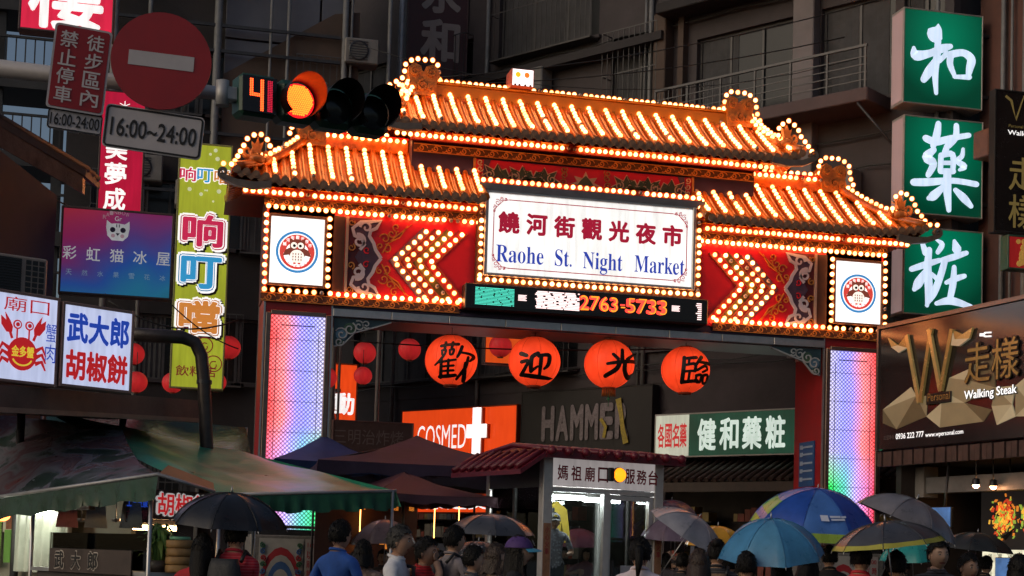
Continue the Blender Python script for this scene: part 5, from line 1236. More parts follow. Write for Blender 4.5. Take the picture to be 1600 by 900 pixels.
# ------------------------------------------------------------------ traffic arm, road signs, signal
arm = thing('signal_mast', 'pale steel mast arm crossing the top left corner', 'pole', at(-330, 900, 10.0)*1, 0)
base = arm.location.copy(); base.z = 0; arm.location = base
a0 = at(-330, 60, 9.6); a0.x, a0.y = base.x, base.y
ap = [a0, at(-150, 84, 9.65), at(0, 107, 9.7), at(200, 130, 9.8), at(400, 152, 9.9)]
MB().tube([p-base for p in ap], [.075, .065, .058, .05, .042], 14).build('arm', M('mast_paint', (.62, .57, .55), .4, .2, var=.12, scale=3), arm)
MB().tube([V((0, 0, 0)), V((0, 0, a0.z+.3))], [.13, .09], 16).lathe([(.25, 0), (.25, .04), (.14, .06)], 16).build('pole', M('mast_paint'), arm)
MB().tube([a0-base, a0-base+V((.02, 0, 0))], .1, 10).build('collar', dark_steel, arm)
def road_sign(name, label, px, py, D, rz, tilt=0):
    o = thing(name, label, 'road sign', at(px, py, D), rz); o.rotation_euler = (0, tilt, rz); return o
reflw = M('sign_white_sheet', (.46, .43, .45), .45, var=.08)
reflr = M('sign_red_sheet', (.29, .007, .012), .4, var=.12)
def rrect(w, h, r, n=5):
    pts = []
    for cx, cz, a0 in ((w/2-r, h/2-r, 0), (-w/2+r, h/2-r, 90), (-w/2+r, -h/2+r, 180), (w/2-r, -h/2+r, 270)):
        for k in range(n+1): a = R(a0+90*k/n); pts.append((cx+r*math.cos(a), cz+r*math.sin(a)))
    return pts
def backing(o, w, arm_z):
    MB().box(-.03, .03, .012, .05, -w, w).tube([(0, .03, arm_z), (0, .16, arm_z)], .02, 8).build('bracket', galv, o)
rzc = -YAW+R(10)
o = road_sign('no_entry_sign', 'round red no-entry sign with a white bar', 252, 95, 9.5, rzc, R(2.5))
MB().disc(0, 0, .305, 0, .012, 48).build('disc', reflr, o)
MB().box(-.198, .198, -.004, -.001, -.046, .046).build('bar', reflw, o); backing(o, .28, -.12)
o = road_sign('time_plate', 'white plate with black hours, hung below the no-entry disc', 240, 206, 9.5, rzc, R(4.5))
MB().prism(rrect(.60, .27, .03), 0, .01).build('plate', reflw, o)
f = MB(); P_ = rrect(.575, .245, .02); f.ribbon(P_+[P_[0]], .012, -.003, 0)
letters(f, '16:00~24:00', 0, 0, .52, .115, -.004, off=.012); f.build('lettering', ink, o); backing(o, .12, .05)
o = road_sign('parking_sign', 'red rectangular sign with two columns of white characters', 124, 108, 9.4, rzc+R(6), R(4))
MB().prism(rrect(.34, .53, .025), 0, .01, 0).prism(rrect(.315, .505, .02), -.003, 0, 1).build('plate', [reflw, reflr], o)
f = MB(); letters(f, '徒步區內', .078, 0, .105, .45, -.006, vertical=True, off=.012); letters(f, '禁止停車', -.078, 0, .105, .45, -.006, vertical=True, off=.012); f.build('lettering', M('sign_text_white', (.62, .55, .56), .5, var=0), o); backing(o, .25, -.02)
o = road_sign('time_plate', 'small white plate with black hours under the red character sign', 117, 190, 9.4, rzc+R(6), R(3.5))
MB().prism(rrect(.325, .125, .02), 0, .01, 0).build('plate', reflw, o)
f = MB(); letters(f, '16:00-24:00', 0, 0, .29, .075, -.004, off=.012); f.build('lettering', ink, o); P_ = rrect(.315, .115, .015); backing(o, .06, .0)
MB().ribbon(P_+[P_[0]], .007, -.003, 0).build('border', ink, o)

sg_ = thing('traffic_signal', 'horizontal traffic signal with lit red lens and countdown', 'traffic light', at(498, 163, 9.75), -YAW+R(30))
sg_.rotation_euler = (0, R(-1.5), -YAW+R(30))
gh = M('signal_green_case', (.012, .06, .035), .35, var=.15)
cw = .30
MB().box(-2.02*cw, -1.06*cw, .0, .2, -.155, .155, 0, .03).build('countdown_case', gh, sg_)
for k in range(3): MB().box((-1.04+k)*cw, (-.06+k)*cw, 0, .2, -.155, .155, 0, .04).build('lamp_case', gh, sg_)
MB().box(-1.97*cw, -1.11*cw, -.012, -.001, -.13, .13).build('countdown_screen', M('display_glass'), sg_)
cdm = M('countdown_red', (.6, .05, .02), .4, var=0, em=(1, .075, .012), es=4.5); cdd = M('countdown_dim', (.6, .02, .05), .4, var=0, em=(.8, .02, .06), es=.8)
d = MB(); s_ = .0135
pat4 = ['1..1', '1..1', '1..1', '1..1', '1111', '...1', '...1', '...1', '...1']
for r_, row in enumerate(pat4):
    for c_, ch in enumerate(row):
        if ch == '1':
            for q in range(2):
                for w_ in range(2): d.disc(-1.78*cw+c_*s_*2+q*s_, .105-r_*s_*1.9-w_*s_*.95, s_*.42, -.016, -.012, 6)
d.build('countdown_digit', cdm, sg_)
d = MB()
for r_ in range(18):
    for q in range(3): d.disc(-1.33*cw+q*s_, .105-r_*s_*.95, s_*.42, -.016, -.012, 6)
d.build('countdown_digit', cdd, sg_)
amber = M('lens_lit', (.8, .2, .02), .4, var=0, em=(1, .09, .008), es=6.0); lens_back = M('lens_red_glow', (.5, .01, .01), .3, var=0, em=(1, .012, .02), es=1.3)
for k in range(3):
    cx = (-.55+k)*cw
    ln = MB().lathe([(0, -.03), (.06, -.026), (.10, -.012), (.128, -.002)], 24, (cx, 0, 0), axis='y').build('lens', lens_back if k == 0 else M('lens_dark', (.01, .012, .012), .2, var=0), sg_)
    if k == 0:
        dd_ = MB(); 
        for i in range(-7, 8):
            for j in range(-7, 8):
                x, z = i*.0162+(j % 2)*.008, j*.0148
                if math.hypot(x, z) < .112: dd_.ball((cx+x, -.034+.018*(math.hypot(x, z)/.12)**2, z), .0078, 6, 4)
        tag(dd_.build('diode', amber, ln), kind='stuff')
    hd = MB(); n = 26; vs = []
    for q in range(n+1):
        a = R(-50)+R(280)*q/n
        for y_, rr in ((0, .138), (-.14, .143), (-.27, .15)):
            ext = .5+.5*math.sin(a) if y_ < -.2 else 1
            vs.append((cx+rr*math.cos(a), y_*(.35+.65*max(0, ext)), rr*math.sin(a)))
    hd.add(vs, [(3*q+e, 3*q+3+e, 3*q+4+e, 3*q+1+e) for q in range(n) for e in range(2)], 0, True)
    hd.build('visor', M('visor_black', (.006, .0006, .0006), .45, var=.1), sg_)
MB().box(-2.3*cw, -2.0*cw, .06, .16, -.05, .05, 0, .01).tube([(-2.35*cw, .1, -.09), (-2.35*cw, .1, .09)], .05, 10).box(-2.2*cw, 2*cw, .2, .24, .05, .09).build('bracket', galv, sg_)

sg_.scale = (.86,)*3

# ------------------------------------------------------------------ overhead cables
def cable(label, pts, r_=.012, sag=.0):
    P = []
    for i in range(len(pts)-1):
        for k in range(8):
            t = k/8; p = pts[i].lerp(pts[i+1], t); p = p-V((0, 0, sag*4*t*(1-t))); P.append(p)
    P.append(pts[-1]); o = MB().tube(P, r_, 6).build('cable', wire_m if r_ < .02 else dark_steel)
    return tag(o, label, 'cable', 'overhead cables')
cable('thin cable rising to the right above the gate ridge, the higher one', [at(650, 123, 31), at(1400, -8, 31.5)], .012, .3)
cable('thin cable rising to the right above the gate ridge, the lower one', [at(650, 132, 30.5), at(1320, 58, 31.5)], .012, .25)
cable('string of tiny lamps sagging across the dark flats above the gate', [at(560, 70, 32), at(1340, 92, 32)], .008, .8)
cable('pale cable slung behind the four large lanterns', [at(520, 530, 29.6), at(1060, 545, 30), at(1250, 520, 31)], .014, .1)
cable('black cable drooping across the foot of the yellow sign', [at(170, 470, 26), at(372, 500, 27)], .014, .3)
cable('black cable slanting down in front of the yellow sign', [at(262, 470, 25), at(372, 545, 26.5)], .012, .1)
cable('black cable along the wall left of the gate roof', [at(60, 300, 24), at(345, 330, 33)], .014, .4)

# ------------------------------------------------------------------ kiosk
kx = at(848, 800, 22.0); KR = R(17)
kiosk = thing('information_kiosk', 'steel and glass guard kiosk with a red tiled roof under the gate', 'kiosk', (kx.x, kx.y, 0), KR)
KW, KD, KH = 2.12, 1.7, 2.98
ks = M('kiosk_steel', (.62, .60, .58), .35, .3, var=.12, scale=6)
for (x, y, w_) in ((0, 0, .16), (KW-.16, 0, .16), (0, KD-.12, .12), (KW-.12, KD-.12, .12)): MB().box(x, x+w_, y, y+w_*.8, .115, KH, 0, .008).build('post', ks, kiosk)
MB().box(.161, KW-.161, .005, .1, KH-.44, KH-.03, 0, .006).build('fascia', lit('kiosk_fascia_glow', (.70, .63, .62), .38), kiosk)  # faint glow added to the fascia board to brighten it
for w_, x0_, x1_ in (('媽祖廟口', .32, 1.02), ('服務台', 1.50, 1.92)): put(kiosk, M('kiosk_red', (.35, .015, .03), .5, var=0), w_, x0_, x1_, KH-.24, .22, .18, y=-.004, off=.02, f=spaced)
pg = M('clear_pane', (.9, .93, .93), .03, var=0, trans=1, spec=.5)
def pane(a, b, c, d, y):
    MB().box(a, b, y, y+.008, c, d).build('pane', pane_m, kiosk)
pane_m = bpy.data.materials.new('kiosk_glass'); pane_m.use_nodes = True; _t = pane_m.node_tree; _n = _t.nodes
_g = _n.new('ShaderNodeBsdfGlossy'); _g.inputs['Roughness'].default_value = .03; _tr = _n.new('ShaderNodeBsdfTransparent'); _tr.inputs[0].default_value = (.86, .9, .9, 1); _mx = _n.new('ShaderNodeMixShader'); _fr = _n.new('ShaderNodeFresnel'); _fr.inputs[0].default_value = 1.5
_t.links.new(_fr.outputs[0], _mx.inputs[0]); _t.links.new(_tr.outputs[0], _mx.inputs[1]); _t.links.new(_g.outputs[0], _mx.inputs[2]); _t.links.new(_mx.outputs[0], _n['Material Output'].inputs[0])
zf = KH-.46
pane(.17, 1.06, 1.0, zf, .05); pane(1.20, KW-.24, .3, zf-.1, .08)
MB().box(.161, KW-.161, .01, .09, zf-.06, zf).box(1.05, 1.15, .0, .1, .115, zf-.06).box(.161, 1.05, .01, .09, .9, 1.0).build('window_rail', ks, kiosk)
MB().box(1.151, 1.20, .03, .11, .2, zf-.07).box(KW-.24, KW-.17, .03, .11, .2, zf-.07).box(1.2, KW-.24, .03, .11, zf-.14, zf-.07).box(1.2, KW-.24, .03, .11, .2, .3).build('door_frame', ks, kiosk)
MB().box(1.215, 1.235, -.02, .03, 1.2, 1.5).build('door_handle', dark_steel, kiosk)
MB().box(.165, 1.045, .03, .07, .115, .9).build('lower_panel', ks, kiosk)
# left, right and back sides
for X in (.03, KW-.05):
    q = MB().box(X, X+.008, .14, KD-.14, 1.0, zf).build('pane', pane_m, kiosk)
    MB().box(X-.02, X+.03, .13, KD-.12, zf, KH-.03).box(X-.02, X+.03, .13, KD-.12, .115, 1.0).box(X-.02, X+.03, KD*.5-.03, KD*.5+.03, 1.0, zf).build('side_panel', M('kiosk_side', (.1, .095, .1), .4, .5, var=.15) , kiosk)
MB().box(.12, KW-.12, KD-.06, KD-.02, .115, 1.1).box(.12, KW-.12, KD-.06, KD-.02, zf, KH-.03).build('back_panel', M('kiosk_back', (.1, .16, .24), .5, var=.2), kiosk)
MB().box(.12, KW-.12, KD-.05, KD-.04, 1.1, zf).build('pane', pane_m, kiosk)
MB().box(.0, KW, .02, KD, KH-.03, KH+.01).build('ceiling', M('kiosk_ceiling', (.5, .5, .5), .5, var=.05), kiosk)
for (x0_, x1_, y_) in ((.22, 1.02, .42), (.2, .9, 1.1), (1.25, 1.9, .8)):
    tl = MB().box(x0_, x1_, y_, y_+.1, zf-.08, zf+.08).build('lamp_holder', ks, kiosk); MB().tube([(x0_, y_+.05, zf-.12), (x1_, y_+.05, zf-.12)], .03, 8).build('tube', M('kiosk_tube', (.8, .8, .8), .4, var=0, em=(.95, 1, .97), es=45), tl)
# notices
nt_ = MB().box(1.42, 1.82, .068, .078, .95, 1.42).build('notice', M('paper_white', (.5, .48, .5), .6, var=.05), kiosk)
r_ = MB(); r_.ribbon(spiral(1.62, 1.17, .13, .13, 0, 1, 24), .022, .06, .07); r_.ribbon([(1.53, 1.26), (1.71, 1.08)], .022, .058, .07); r_.build('no_smoking_ring', M('kiosk_red'), nt_)
MB().box(1.53, 1.69, .064, .069, 1.155, 1.18).build('cigarette', ink, nt_)
n2 = MB().box(1.22, 1.80, .066, .076, .55, .88).build('notice', M('paper_white'), kiosk); t = MB(); letters(t, '廣場', 1.5, .80, .3, .1, .060, off=.01); t.build('lettering', ink, n2); t = MB(); letters(t, '禁止吸菸區', 1.5, .66, .5, .1, .060, off=.01); t.build('lettering', red_l, n2)
for x in (.08, KW-.08):
    t = MB().box(x-.06, x+.06, -.006, -.001, 1.2, 2.0); st_ = t.build('sticker', M('sticker_orange', (.42, .2, .1), .5, var=.3, scale=10), kiosk); t = MB(); letters(t, '小心火車', x, 1.75, .07, .4, -.009, vertical=True, off=.01); t.build('lettering', M('kiosk_red'), st_)
# roof: shallow hip with knobbed eaves
rm = M('kiosk_roof_red', (.15, .010, .024), .4, var=.25, scale=5, bump=.1)
e0, e1 = -.10, KW+.22; f0, f1 = -.22, KD+.15; ze, zr = KH+.03, KH+.16; lx, lz = -.52, KH-.24
rfm = MB()
rfm.add([(e0, f0, ze), (e1, f0, ze), (e1, f1, ze), (e0, f1, ze), (e0+.25, KD*.5, zr), (e1-.25, KD*.5, zr)], [(0, 1, 5, 4), (1, 2, 5), (2, 3, 4, 5), (3, 0, 4), (0, 3, 2, 1)])
rfm.add([(e0, f0, ze), (lx, f0, lz), (lx, f1, lz), (e0, f1, ze), (e0, f0, ze-.07), (lx, f0, lz-.07), (lx, f1, lz-.07), (e0, f1, ze-.07)], [(0, 1, 2, 3), (4, 7, 6, 5), (0, 4, 5, 1), (1, 5, 6, 2), (2, 6, 7, 3)])
for k in range(9):
    y = f0+.1+(f1-f0-.2)*k/8; rfm.tube([(e0, y, ze+.03), (lx-.02, y, lz+.03)], .045, 6)
for k in range(12):
    x = e0+.08+(e1-e0-.16)*k/11; rfm.tube([(x, f0, ze+.03), (x, KD*.5, zr+.02), (x, f1, ze+.03)], .04, 6)
krf = rfm.build('roof', rm, kiosk)
MB().box(e0, e1, f0-.02, f0+.06, ze-.08, ze+.01).box(e1-.06, e1+.02, f0+.06, f1, ze-.08, ze+.01).build('eave_board', rm, krf)
MB().add([(-.02, .1, KH-.03), (lx+.5, .1, lz+.18), (-.02, .1, lz+.18), (-.02, KD, KH-.03), (lx+.5, KD, lz+.18), (-.02, KD, lz+.18)], [(0, 1, 2), (3, 5, 4), (0, 3, 4, 1)]).build('roof_gusset', M('kiosk_side'), krf)
km = MB().ball((0, 0, 0), .068, 10, 7).tube([(0, .06, 0), (0, -.02, 0)], .05, 8).mesh('eave_knob', rm)
for k in range(9): inst('eave_knob', km, krf, (e0+.08+(e1-e0-.16)*k/8, f0-.03, ze+.02))
# beacon on the fascia
bcn = thing('warning_beacon', 'round amber flashing beacon in front of the kiosk fascia', 'beacon', kiosk.location+Matrix.Rotation(KR, 3, 'Z')@V((1.27, -.02, KH-.23)), KR)
MB().lathe([(0, -.12), (.05, -.115), (.09, -.085), (.105, -.05)], 20, axis='y').build('lens', M('beacon_amber', (.8, .4, .05), .3, var=0, em=(1, .25, .006), es=2.4), bcn)
MB().lathe([(.108, -.06), (.115, 0), (.09, .01)], 20, axis='y').box(-.20, -.10, -.08, .0, -.10, .10, 0, .02).build('housing', black, bcn)
# jackets hanging on the kiosk back, desk
jk = MB()
def jacket(mb, x, y, z, s, mi):
    mb.prism([(x+s*a, z+s*b) for a, b in ((-.12, 0), (-.3, -.12), (-.38, -.62), (-.28, -.64), (-.2, -.3), (-.2, -.85), (.2, -.85), (.2, -.3), (.28, -.64), (.38, -.62), (.3, -.12), (.12, 0), (0, -.06))], y, y+.09, mi)
for x, col_, lab in ((.62, (.015, .016, .02), 'black jacket hanging at the back of the kiosk'), (1.0, (.35, .25, .02), 'yellow and black vest hanging at the back of the kiosk')):
    b_ = MB(); jacket(b_, 0, -.05, 0, 1.0, 0)
    if x == 1.0: b_.box(-.07, .07, -.058, -.052, -.8, -.1, 1)
    o = b_.build('jacket', [M('cloth_%d' % int(col_[0]*1000), col_, .8, var=.2), M('cloth_15')]); o.location = kiosk.location+Matrix.Rotation(KR, 3, 'Z')@V((x, KD-.25, 2.38)); o.rotation_euler = (0, 0, KR); tag(o, lab, 'jacket')

# ------------------------------------------------------------------ market parasols and awnings behind the kiosk
def cloth(name, c, rough=.6): return M(name, c, rough, var=.3, scale=1.6, bump=.25, bscale=6, spec=.3)
def parasol(label, p, size, drop, val, rz, mat, zfoot=.115, group='market parasols'):
    """square market parasol: p is the apex"""
    o = thing('market_parasol', label, 'parasol', (p.x, p.y, zfoot), rz, group); H = p.z-zfoot
    b = MB(); s = size/2; n = 8
    for k in range(4):
        R4 = Matrix.Rotation(math.pi/2*k, 3, 'Z'); vs = []
        for i in range(n+1):
            t = i/n
            for j in range(n+1):
                u = j/n*2-1; sag = -.10*size*t*(1-t)*.8-.05*(1-u*u)*t*(.3+t*.2); edge = .05*(1-u*u)*t*t
                vs.append(R4@V((u*s*t, -(s-edge)*t, H-drop*t+sag+.02*noise.noise(V((u*3, t*4, k+p.x))))))
        b.add(vs, [(i*(n+1)+j, i*(n+1)+j+1, (i+1)*(n+1)+j+1, (i+1)*(n+1)+j) for i in range(n) for j in range(n)], 0, True)
        vv = []
        for j in range(13):
            u = j/12*2-1; e_ = .05*(1-u*u); w_ = .025*math.sin(j*2.1+k)
            vv += [R4@V((u*s, -(s-e_), H-drop-.015*(1-u*u))), R4@V((u*s*1.01, -(s-e_)+w_, H-drop-val*(1+.15*math.sin(j*1.7))))]
        b.add(vv, [(2*j, 2*j+1, 2*j+3, 2*j+2) for j in range(12)], 0, True)
    b.build('canopy', mat, o)
    MB().tube([(0, 0, 0), (0, 0, H-.05)], .022, 10).build('pole', M('parasol_pole', (.4, .36, .3), .4, .5, var=.1), o)
    MB().lathe([(.26, 0), (.26, .08), (.05, .1)], 16).build('foot', conc, o)
    for k in range(4):
        a = math.pi/4+math.pi/2*k; MB().tube([(0, 0, H-.1), (s*1.38*math.cos(a), s*1.38*math.sin(a), H-drop-.02)], .012, 6).build('rib', dark_steel, o)
    return o
parasol('large dark plum market parasol below the orange drugstore sign', at(652, 681, 25.5), 3.5, .56, .2, R(-2), cloth('plum_canvas', (.05, .032, .06)))
parasol('smaller maroon market parasol with a thin pole, under the plum one', at(632, 738, 23.5), 2.1, .36, .14, R(18), cloth('maroon_canvas', (.08, .028, .045)))
parasol('navy blue market parasol half hidden behind the left gate pillar', at(505, 680, 26.8), 2.0, .5, .22, R(5), cloth('navy_canvas', (.02, .04, .13)))
# food cart under the parasols
p = at(590, 900, 24.5)
cart = thing('food_cart', 'dark brown food cart with small orange characters under the parasols', 'cart', (p.x, p.y, .115), -R(2))
MB().box(-1.0, 1.7, 0, .9, .2, 1.0, 0, .02).build('body', M('cart_brown', (.07, .04, .03), .5, var=.3), cart)
MB().box(-1.0, .65, .3, .36, 1.0, 2.35).build('back_board', M('cart_board', (.09, .035, .02), .5, var=.25), cart)
t = MB(); letters(t, '大', -.1, 1.75, .2, .22, .296, off=.03); t.build('lettering', M('cart_orange', (.6, .2, .03), .5, var=0, em=(.8, .25, .03), es=.7), cart); t = MB(); letters(t, '牛', .15, 1.55, .22, .2, .296, off=.03); t.build('lettering', M('cart_orange'), cart)
put(cart, M('cart_orange'), '藥燉排骨麵線', -.75, .55, 2.12, .09, .09, y=.296, off=.01, f=spaced)
for x, z in ((-.3, 1.5), (.9, 1.35), (1.3, 1.6)):
    MB().lathe([(.02, .2), (.12, .08), (.14, 0)], 14, (x, .1, z)).build('lamp_shade', dark_steel, cart); MB().ball((x, .1, z), .05, 10, 6).tube([(x, .1, z+.18), (x, .1, 2.4)], .008, 5).build('lamp', M('cart_lamp', (.8, .4, .1), .4, var=0, em=(1, .38, .08), es=9), cart)
for x, y_ in ((-.8, .1), (1.5, .1), (-.8, .8), (1.5, .8)): MB().lathe([(.0, -.03), (.09, -.03), (.1, 0), (.09, .03), (0, .03)], 14, (x, y_, .1), axis='y').build('wheel', black, cart)
for k in range(5): MB().lathe([(.0, 0), (.13, 0), (.15, .2), (.14, .2), (.12, .03)], 14, (.2+.3*k, .35, 1.005)).build('pot', steel, cart)
for x in (-1.0, 1.68): MB().tube([(x, .85, .9), (x, .85, 2.42)], .02, 6).build('frame_post', dark_steel, cart)

# ------------------------------------------------------------------ stall with green tarpaulins on the left
tarp_d = M('dark_green_tarp', (.011, .046, .029), .22, var=.35, scale=2.2, bump=.5, bscale=5, spec=.4)
tarp_t = M('teal_tarp', (.03, .23, .145), .32, var=.3, scale=1.8, bump=.35, bscale=5, spec=.25)
def tarp_sheet(P00, P10, P01, P11, n=14, m=14, sag=.12, wr=.03, seed=0, thick=0):
    """rectangular sheet; P00-P10 is the front edge, P01-P11 the back"""
    vs = []; fs = []
    for i in range(n+1):
        for j in range(m+1):
            u, v = i/n, j/m
            p = P00.lerp(P10, u).lerp(P01.lerp(P11, u), v)
            z = -sag*4*v*(1-v)*(.6+.4*math.sin(u*7+seed))+wr*noise.noise(V((u*6, v*3, seed)))+wr*.8*math.sin(u*26+v*3+seed)*(1-v)*.5
            vs.append(p+V((0, 0, z)))
    for i in range(n):
        for j in range(m): a = i*(m+1)+j; fs.append((a, a+m+1, a+m+2, a+1))
    return vs, fs
def valance(A_, B_, h, n=30, seed=0, out=V((0, -.06, 0))):
    vs = []; fs = []
    for i in range(n+1):
        u = i/n; p = A_.lerp(B_, u); w_ = .03*math.sin(i*1.9+seed)+.02*noise.noise(V((i*.7, seed, 0)))
        for k in range(4):
            t = k/3; vs.append(p+out*t*(.4+.6*math.sin(i*2.3+seed)*t)+V((w_*t, -w_*t, -h*t*(1+.08*math.sin(i*.9+seed)))))
    for i in range(n):
        for k in range(3): a = i*4+k; fs.append((a, a+4, a+5, a+1))
    return vs, fs
K = at(247, 741, 15.0); Lf = at(-90, 789, 18.0)
stall = thing('food_stall', 'food stall with green tarpaulin roof and lit counter at the lower left', 'stall', (K.x-1.2, K.y+1.5, 0), 0)
so3 = stall.location
def sl(p): return p-so3
bk0, bk1 = at(-90, 640, 20.5), at(190, 668, 19.2)
vs, fs = tarp_sheet(sl(Lf), sl(K), sl(bk0), sl(bk1), seed=1)
pz_ = M('printed_tarp', (.17, .14, .16), .22, var=.0, spec=.6)
def printed():
    t = pz_.node_tree; N = t.nodes; L = t.links; tc = N.new('ShaderNodeTexCoord'); mp = N.new('ShaderNodeMapping'); mp.inputs['Scale'].default_value = (.9, .5, 1); n = N.new('ShaderNodeTexNoise'); n.inputs['Scale'].default_value = 2.2; n.inputs['Detail'].default_value = 4; n.inputs['Distortion'].default_value = .7
    L.new(tc.outputs['Object'], mp.inputs[0]); L.new(mp.outputs[0], n.inputs['Vector']); r = N.new('ShaderNodeValToRGB'); e = r.color_ramp.elements
    e[0].position = .3; e[0].color = (.02, .05, .04, 1); e[1].position = .75; e[1].color = (.25, .05, .05, 1)
    for p_, c in ((.42, (.05, .08, .08)), (.5, (.20, .21, .26)), (.58, (.17, .10, .13)), (.66, (.2, .17, .2))): q = e.new(p_); q.color = (*c, 1)
    L.new(n.outputs['Fac'], r.inputs[0]); L.new(r.outputs[0], N['Principled BSDF'].inputs['Base Color'])
printed()
MB().add(vs, fs, 0, True).build('roof_tarp', pz_, stall)
vs, fs = valance(sl(Lf), sl(K), .24, 44, 2)
MB().add(vs, fs, 0, True).build('valance', tarp_d, stall)
MB().tube([sl(Lf), sl(K), sl(K.lerp(at(335, 768, 15.6), 1))], .02, 8).build('edge_rail', galv, stall)
e1_ = at(335, 768, 15.6)
MB().add([sl(K), sl(e1_), sl(e1_)+V((.0, .3, .10)), sl(K)+V((.1, .5, .12))], [(0, 1, 2, 3)]).build('hem', M('ochre_hem', (.2, .12, .05), .5, var=.3), stall)
# posts, counter, back wall
for px, D in ((48, 17.0), (232, 15.15)):
    p = sl(at(px, 880, D)); MB().tube([(p.x, p.y, -so3.z), (p.x, p.y, 2.2)], .022, 8).build('post', steel, stall)
c0, c1 = sl(at(56, 868, 16.9)), sl(at(236, 868, 15.3))
dv = (c1-c0); dv.z = 0; cl_ = dv.length; ang = math.atan2(dv.y, dv.x)
def S_(mb, nm, mt, par=stall): o = mb.build(nm, mt, par); o.location = (c0.x, c0.y, 0); o.rotation_euler = (0, 0, ang); return o
S_(MB().box(0, cl_, .02, .6, .0, 1.2, 0, .01), 'counter', M('counter_dark', (.06, .045, .04), .4, var=.3))
S_(MB().box(-.02, cl_+.02, -.05, .65, 1.2, 1.24), 'counter_top', steel)
S_(MB().box(.28, cl_-.02, .0, .012, 1.25, 1.62), 'glass_front', pane_m)
bunm = [M('bun_golden', (.42, .22, .07), .6, var=.3, scale=20), M('bun_brown', (.28, .12, .04), .6, var=.3, scale=20)]
sgb = S_(MB().box(.42, cl_-.25, -.07, -.055, 1.20, 1.45), 'name_strip', M('strip_brown', (.055, .036, .03), .4, var=.3))
for i_, c_ in enumerate('武大郎'):
    t = MB(); letters(t, c_, .64+.34*i_, 1.33, .21, .21, -.075, off=.06); S_(t, 'character_outline', M('pale_outline', (.6, .54, .48), .5, var=.1))
    t = MB(); letters(t, c_, .64+.34*i_, 1.33, .19, .19, -.079, off=.03); S_(t, 'character', ink)
bw0, bw1 = sl(at(-60, 900, 19.6)), sl(at(202, 900, 17.6)); dv2 = bw1-bw0; dv2.z = 0; bl_ = dv2.length; ang2 = math.atan2(dv2.y, dv2.x)
def Bk(mb, nm, mt, par=stall): o = mb.build(nm, mt, par); o.location = (bw0.x, bw0.y, 0); o.rotation_euler = (0, 0, ang2); return o
Bk(MB().box(0, bl_, 0, .06, 0, 2.3), 'back_wall', M('stall_back', (.30, .30, .24), .6, var=.2, scale=2))
cu = MB(); vs = []; n = 40
for k in range(n+1): x = 1.35+1.1*k/n; vs += [(x, -.18+.04*math.sin(k*1.1), 1.15), (x, -.18+.035*math.sin(k*1.1+.4), 2.28)]
cu.add(vs, [(2*k, 2*k+2, 2*k+3, 2*k+1) for k in range(n)], 0, True); Bk(cu, 'plastic_curtain', M('plastic_curtain', (.42, .44, .38), .2, var=.15, spec=.7))
Bk(MB().box(.95, 1.3, -.08, -.07, 1.62, 2.1), 'poster', M('poster_cream', (.5, .47, .36), .6, var=.1)); Bk(MB().box(1.02, 1.22, -.086, -.081, 1.66, 1.92), 'poster_print', M('poster_brown', (.25, .09, .05), .6, var=.4, scale=20))
t = MB(); letters(t, '黃知花蓮美', 1.12, 2.02, .28, .06, -.09); Bk(t, 'poster_lettering', ink)
Bk(MB().box(.78, .94, -.1, -.09, 1.2, 2.05), 'green_strip', M('green_plastic', (.2, .36, .06), .5, var=.1)); Bk(MB().box(1.06, 1.2, -.13, -.12, 1.25, 1.65), 'green_card', M('green_card', (.12, .28, .05), .5, var=.1))
Bk(MB().box(.0, .62, -.2, -.15, 1.05, 2.0), 'wood_panel', M('red_wood', (.20, .07, .045), .5, var=.3, scale=3)); ar_ = MB(); ar_.ribbon([(.2+.25*math.cos(a), 1.3+.5*math.sin(a)) for a in [R(10+16*k) for k in range(11)]], .07, -.23, -.2); Bk(ar_, 'wood_arch', M('dark_wood', (.03, .015, .012), .5, var=.2))
# lamps
tw = M('tube_warm', (.8, .6, .4), .4, var=0, em=(1, .58, .25), es=34); tw2 = M('tube_cool', (.8, .8, .7), .4, var=0, em=(.95, 1, .82), es=55)
q = sl(at(30, 800, 18.0)); hb = MB().box(q.x-.8, q.x+.45, q.y-.05, q.y+.05, q.z+.02, q.z+.1).build('lamp_holder', M('lamp_white', (.5, .5, .45), .5, var=.1), stall); MB().tube([(q.x-.75, q.y-.03, q.z), (q.x+.4, q.y-.03, q.z)], .02, 8).build('tube', tw2, hb)
q = sl(at(246, 825, 16.6)); hb = MB().box(q.x-.26, q.x+.2, q.y-.03, q.y+.04, q.z+.035, q.z+.08).build('lamp_holder', M('lamp_white'), stall); MB().tube([(q.x-.26, q.y-.01, q.z), (q.x+.2, q.y-.01, q.z)], .026, 8).build('tube', tw, hb)
q = sl(at(3, 806, 17.2)); MB().ball(q, (.09, .07, .06), 12, 8).build('heat_lamp', M('heat_lamp', (.8, .2, .05), .4, var=0, em=(1, .25, .05), es=7), stall)
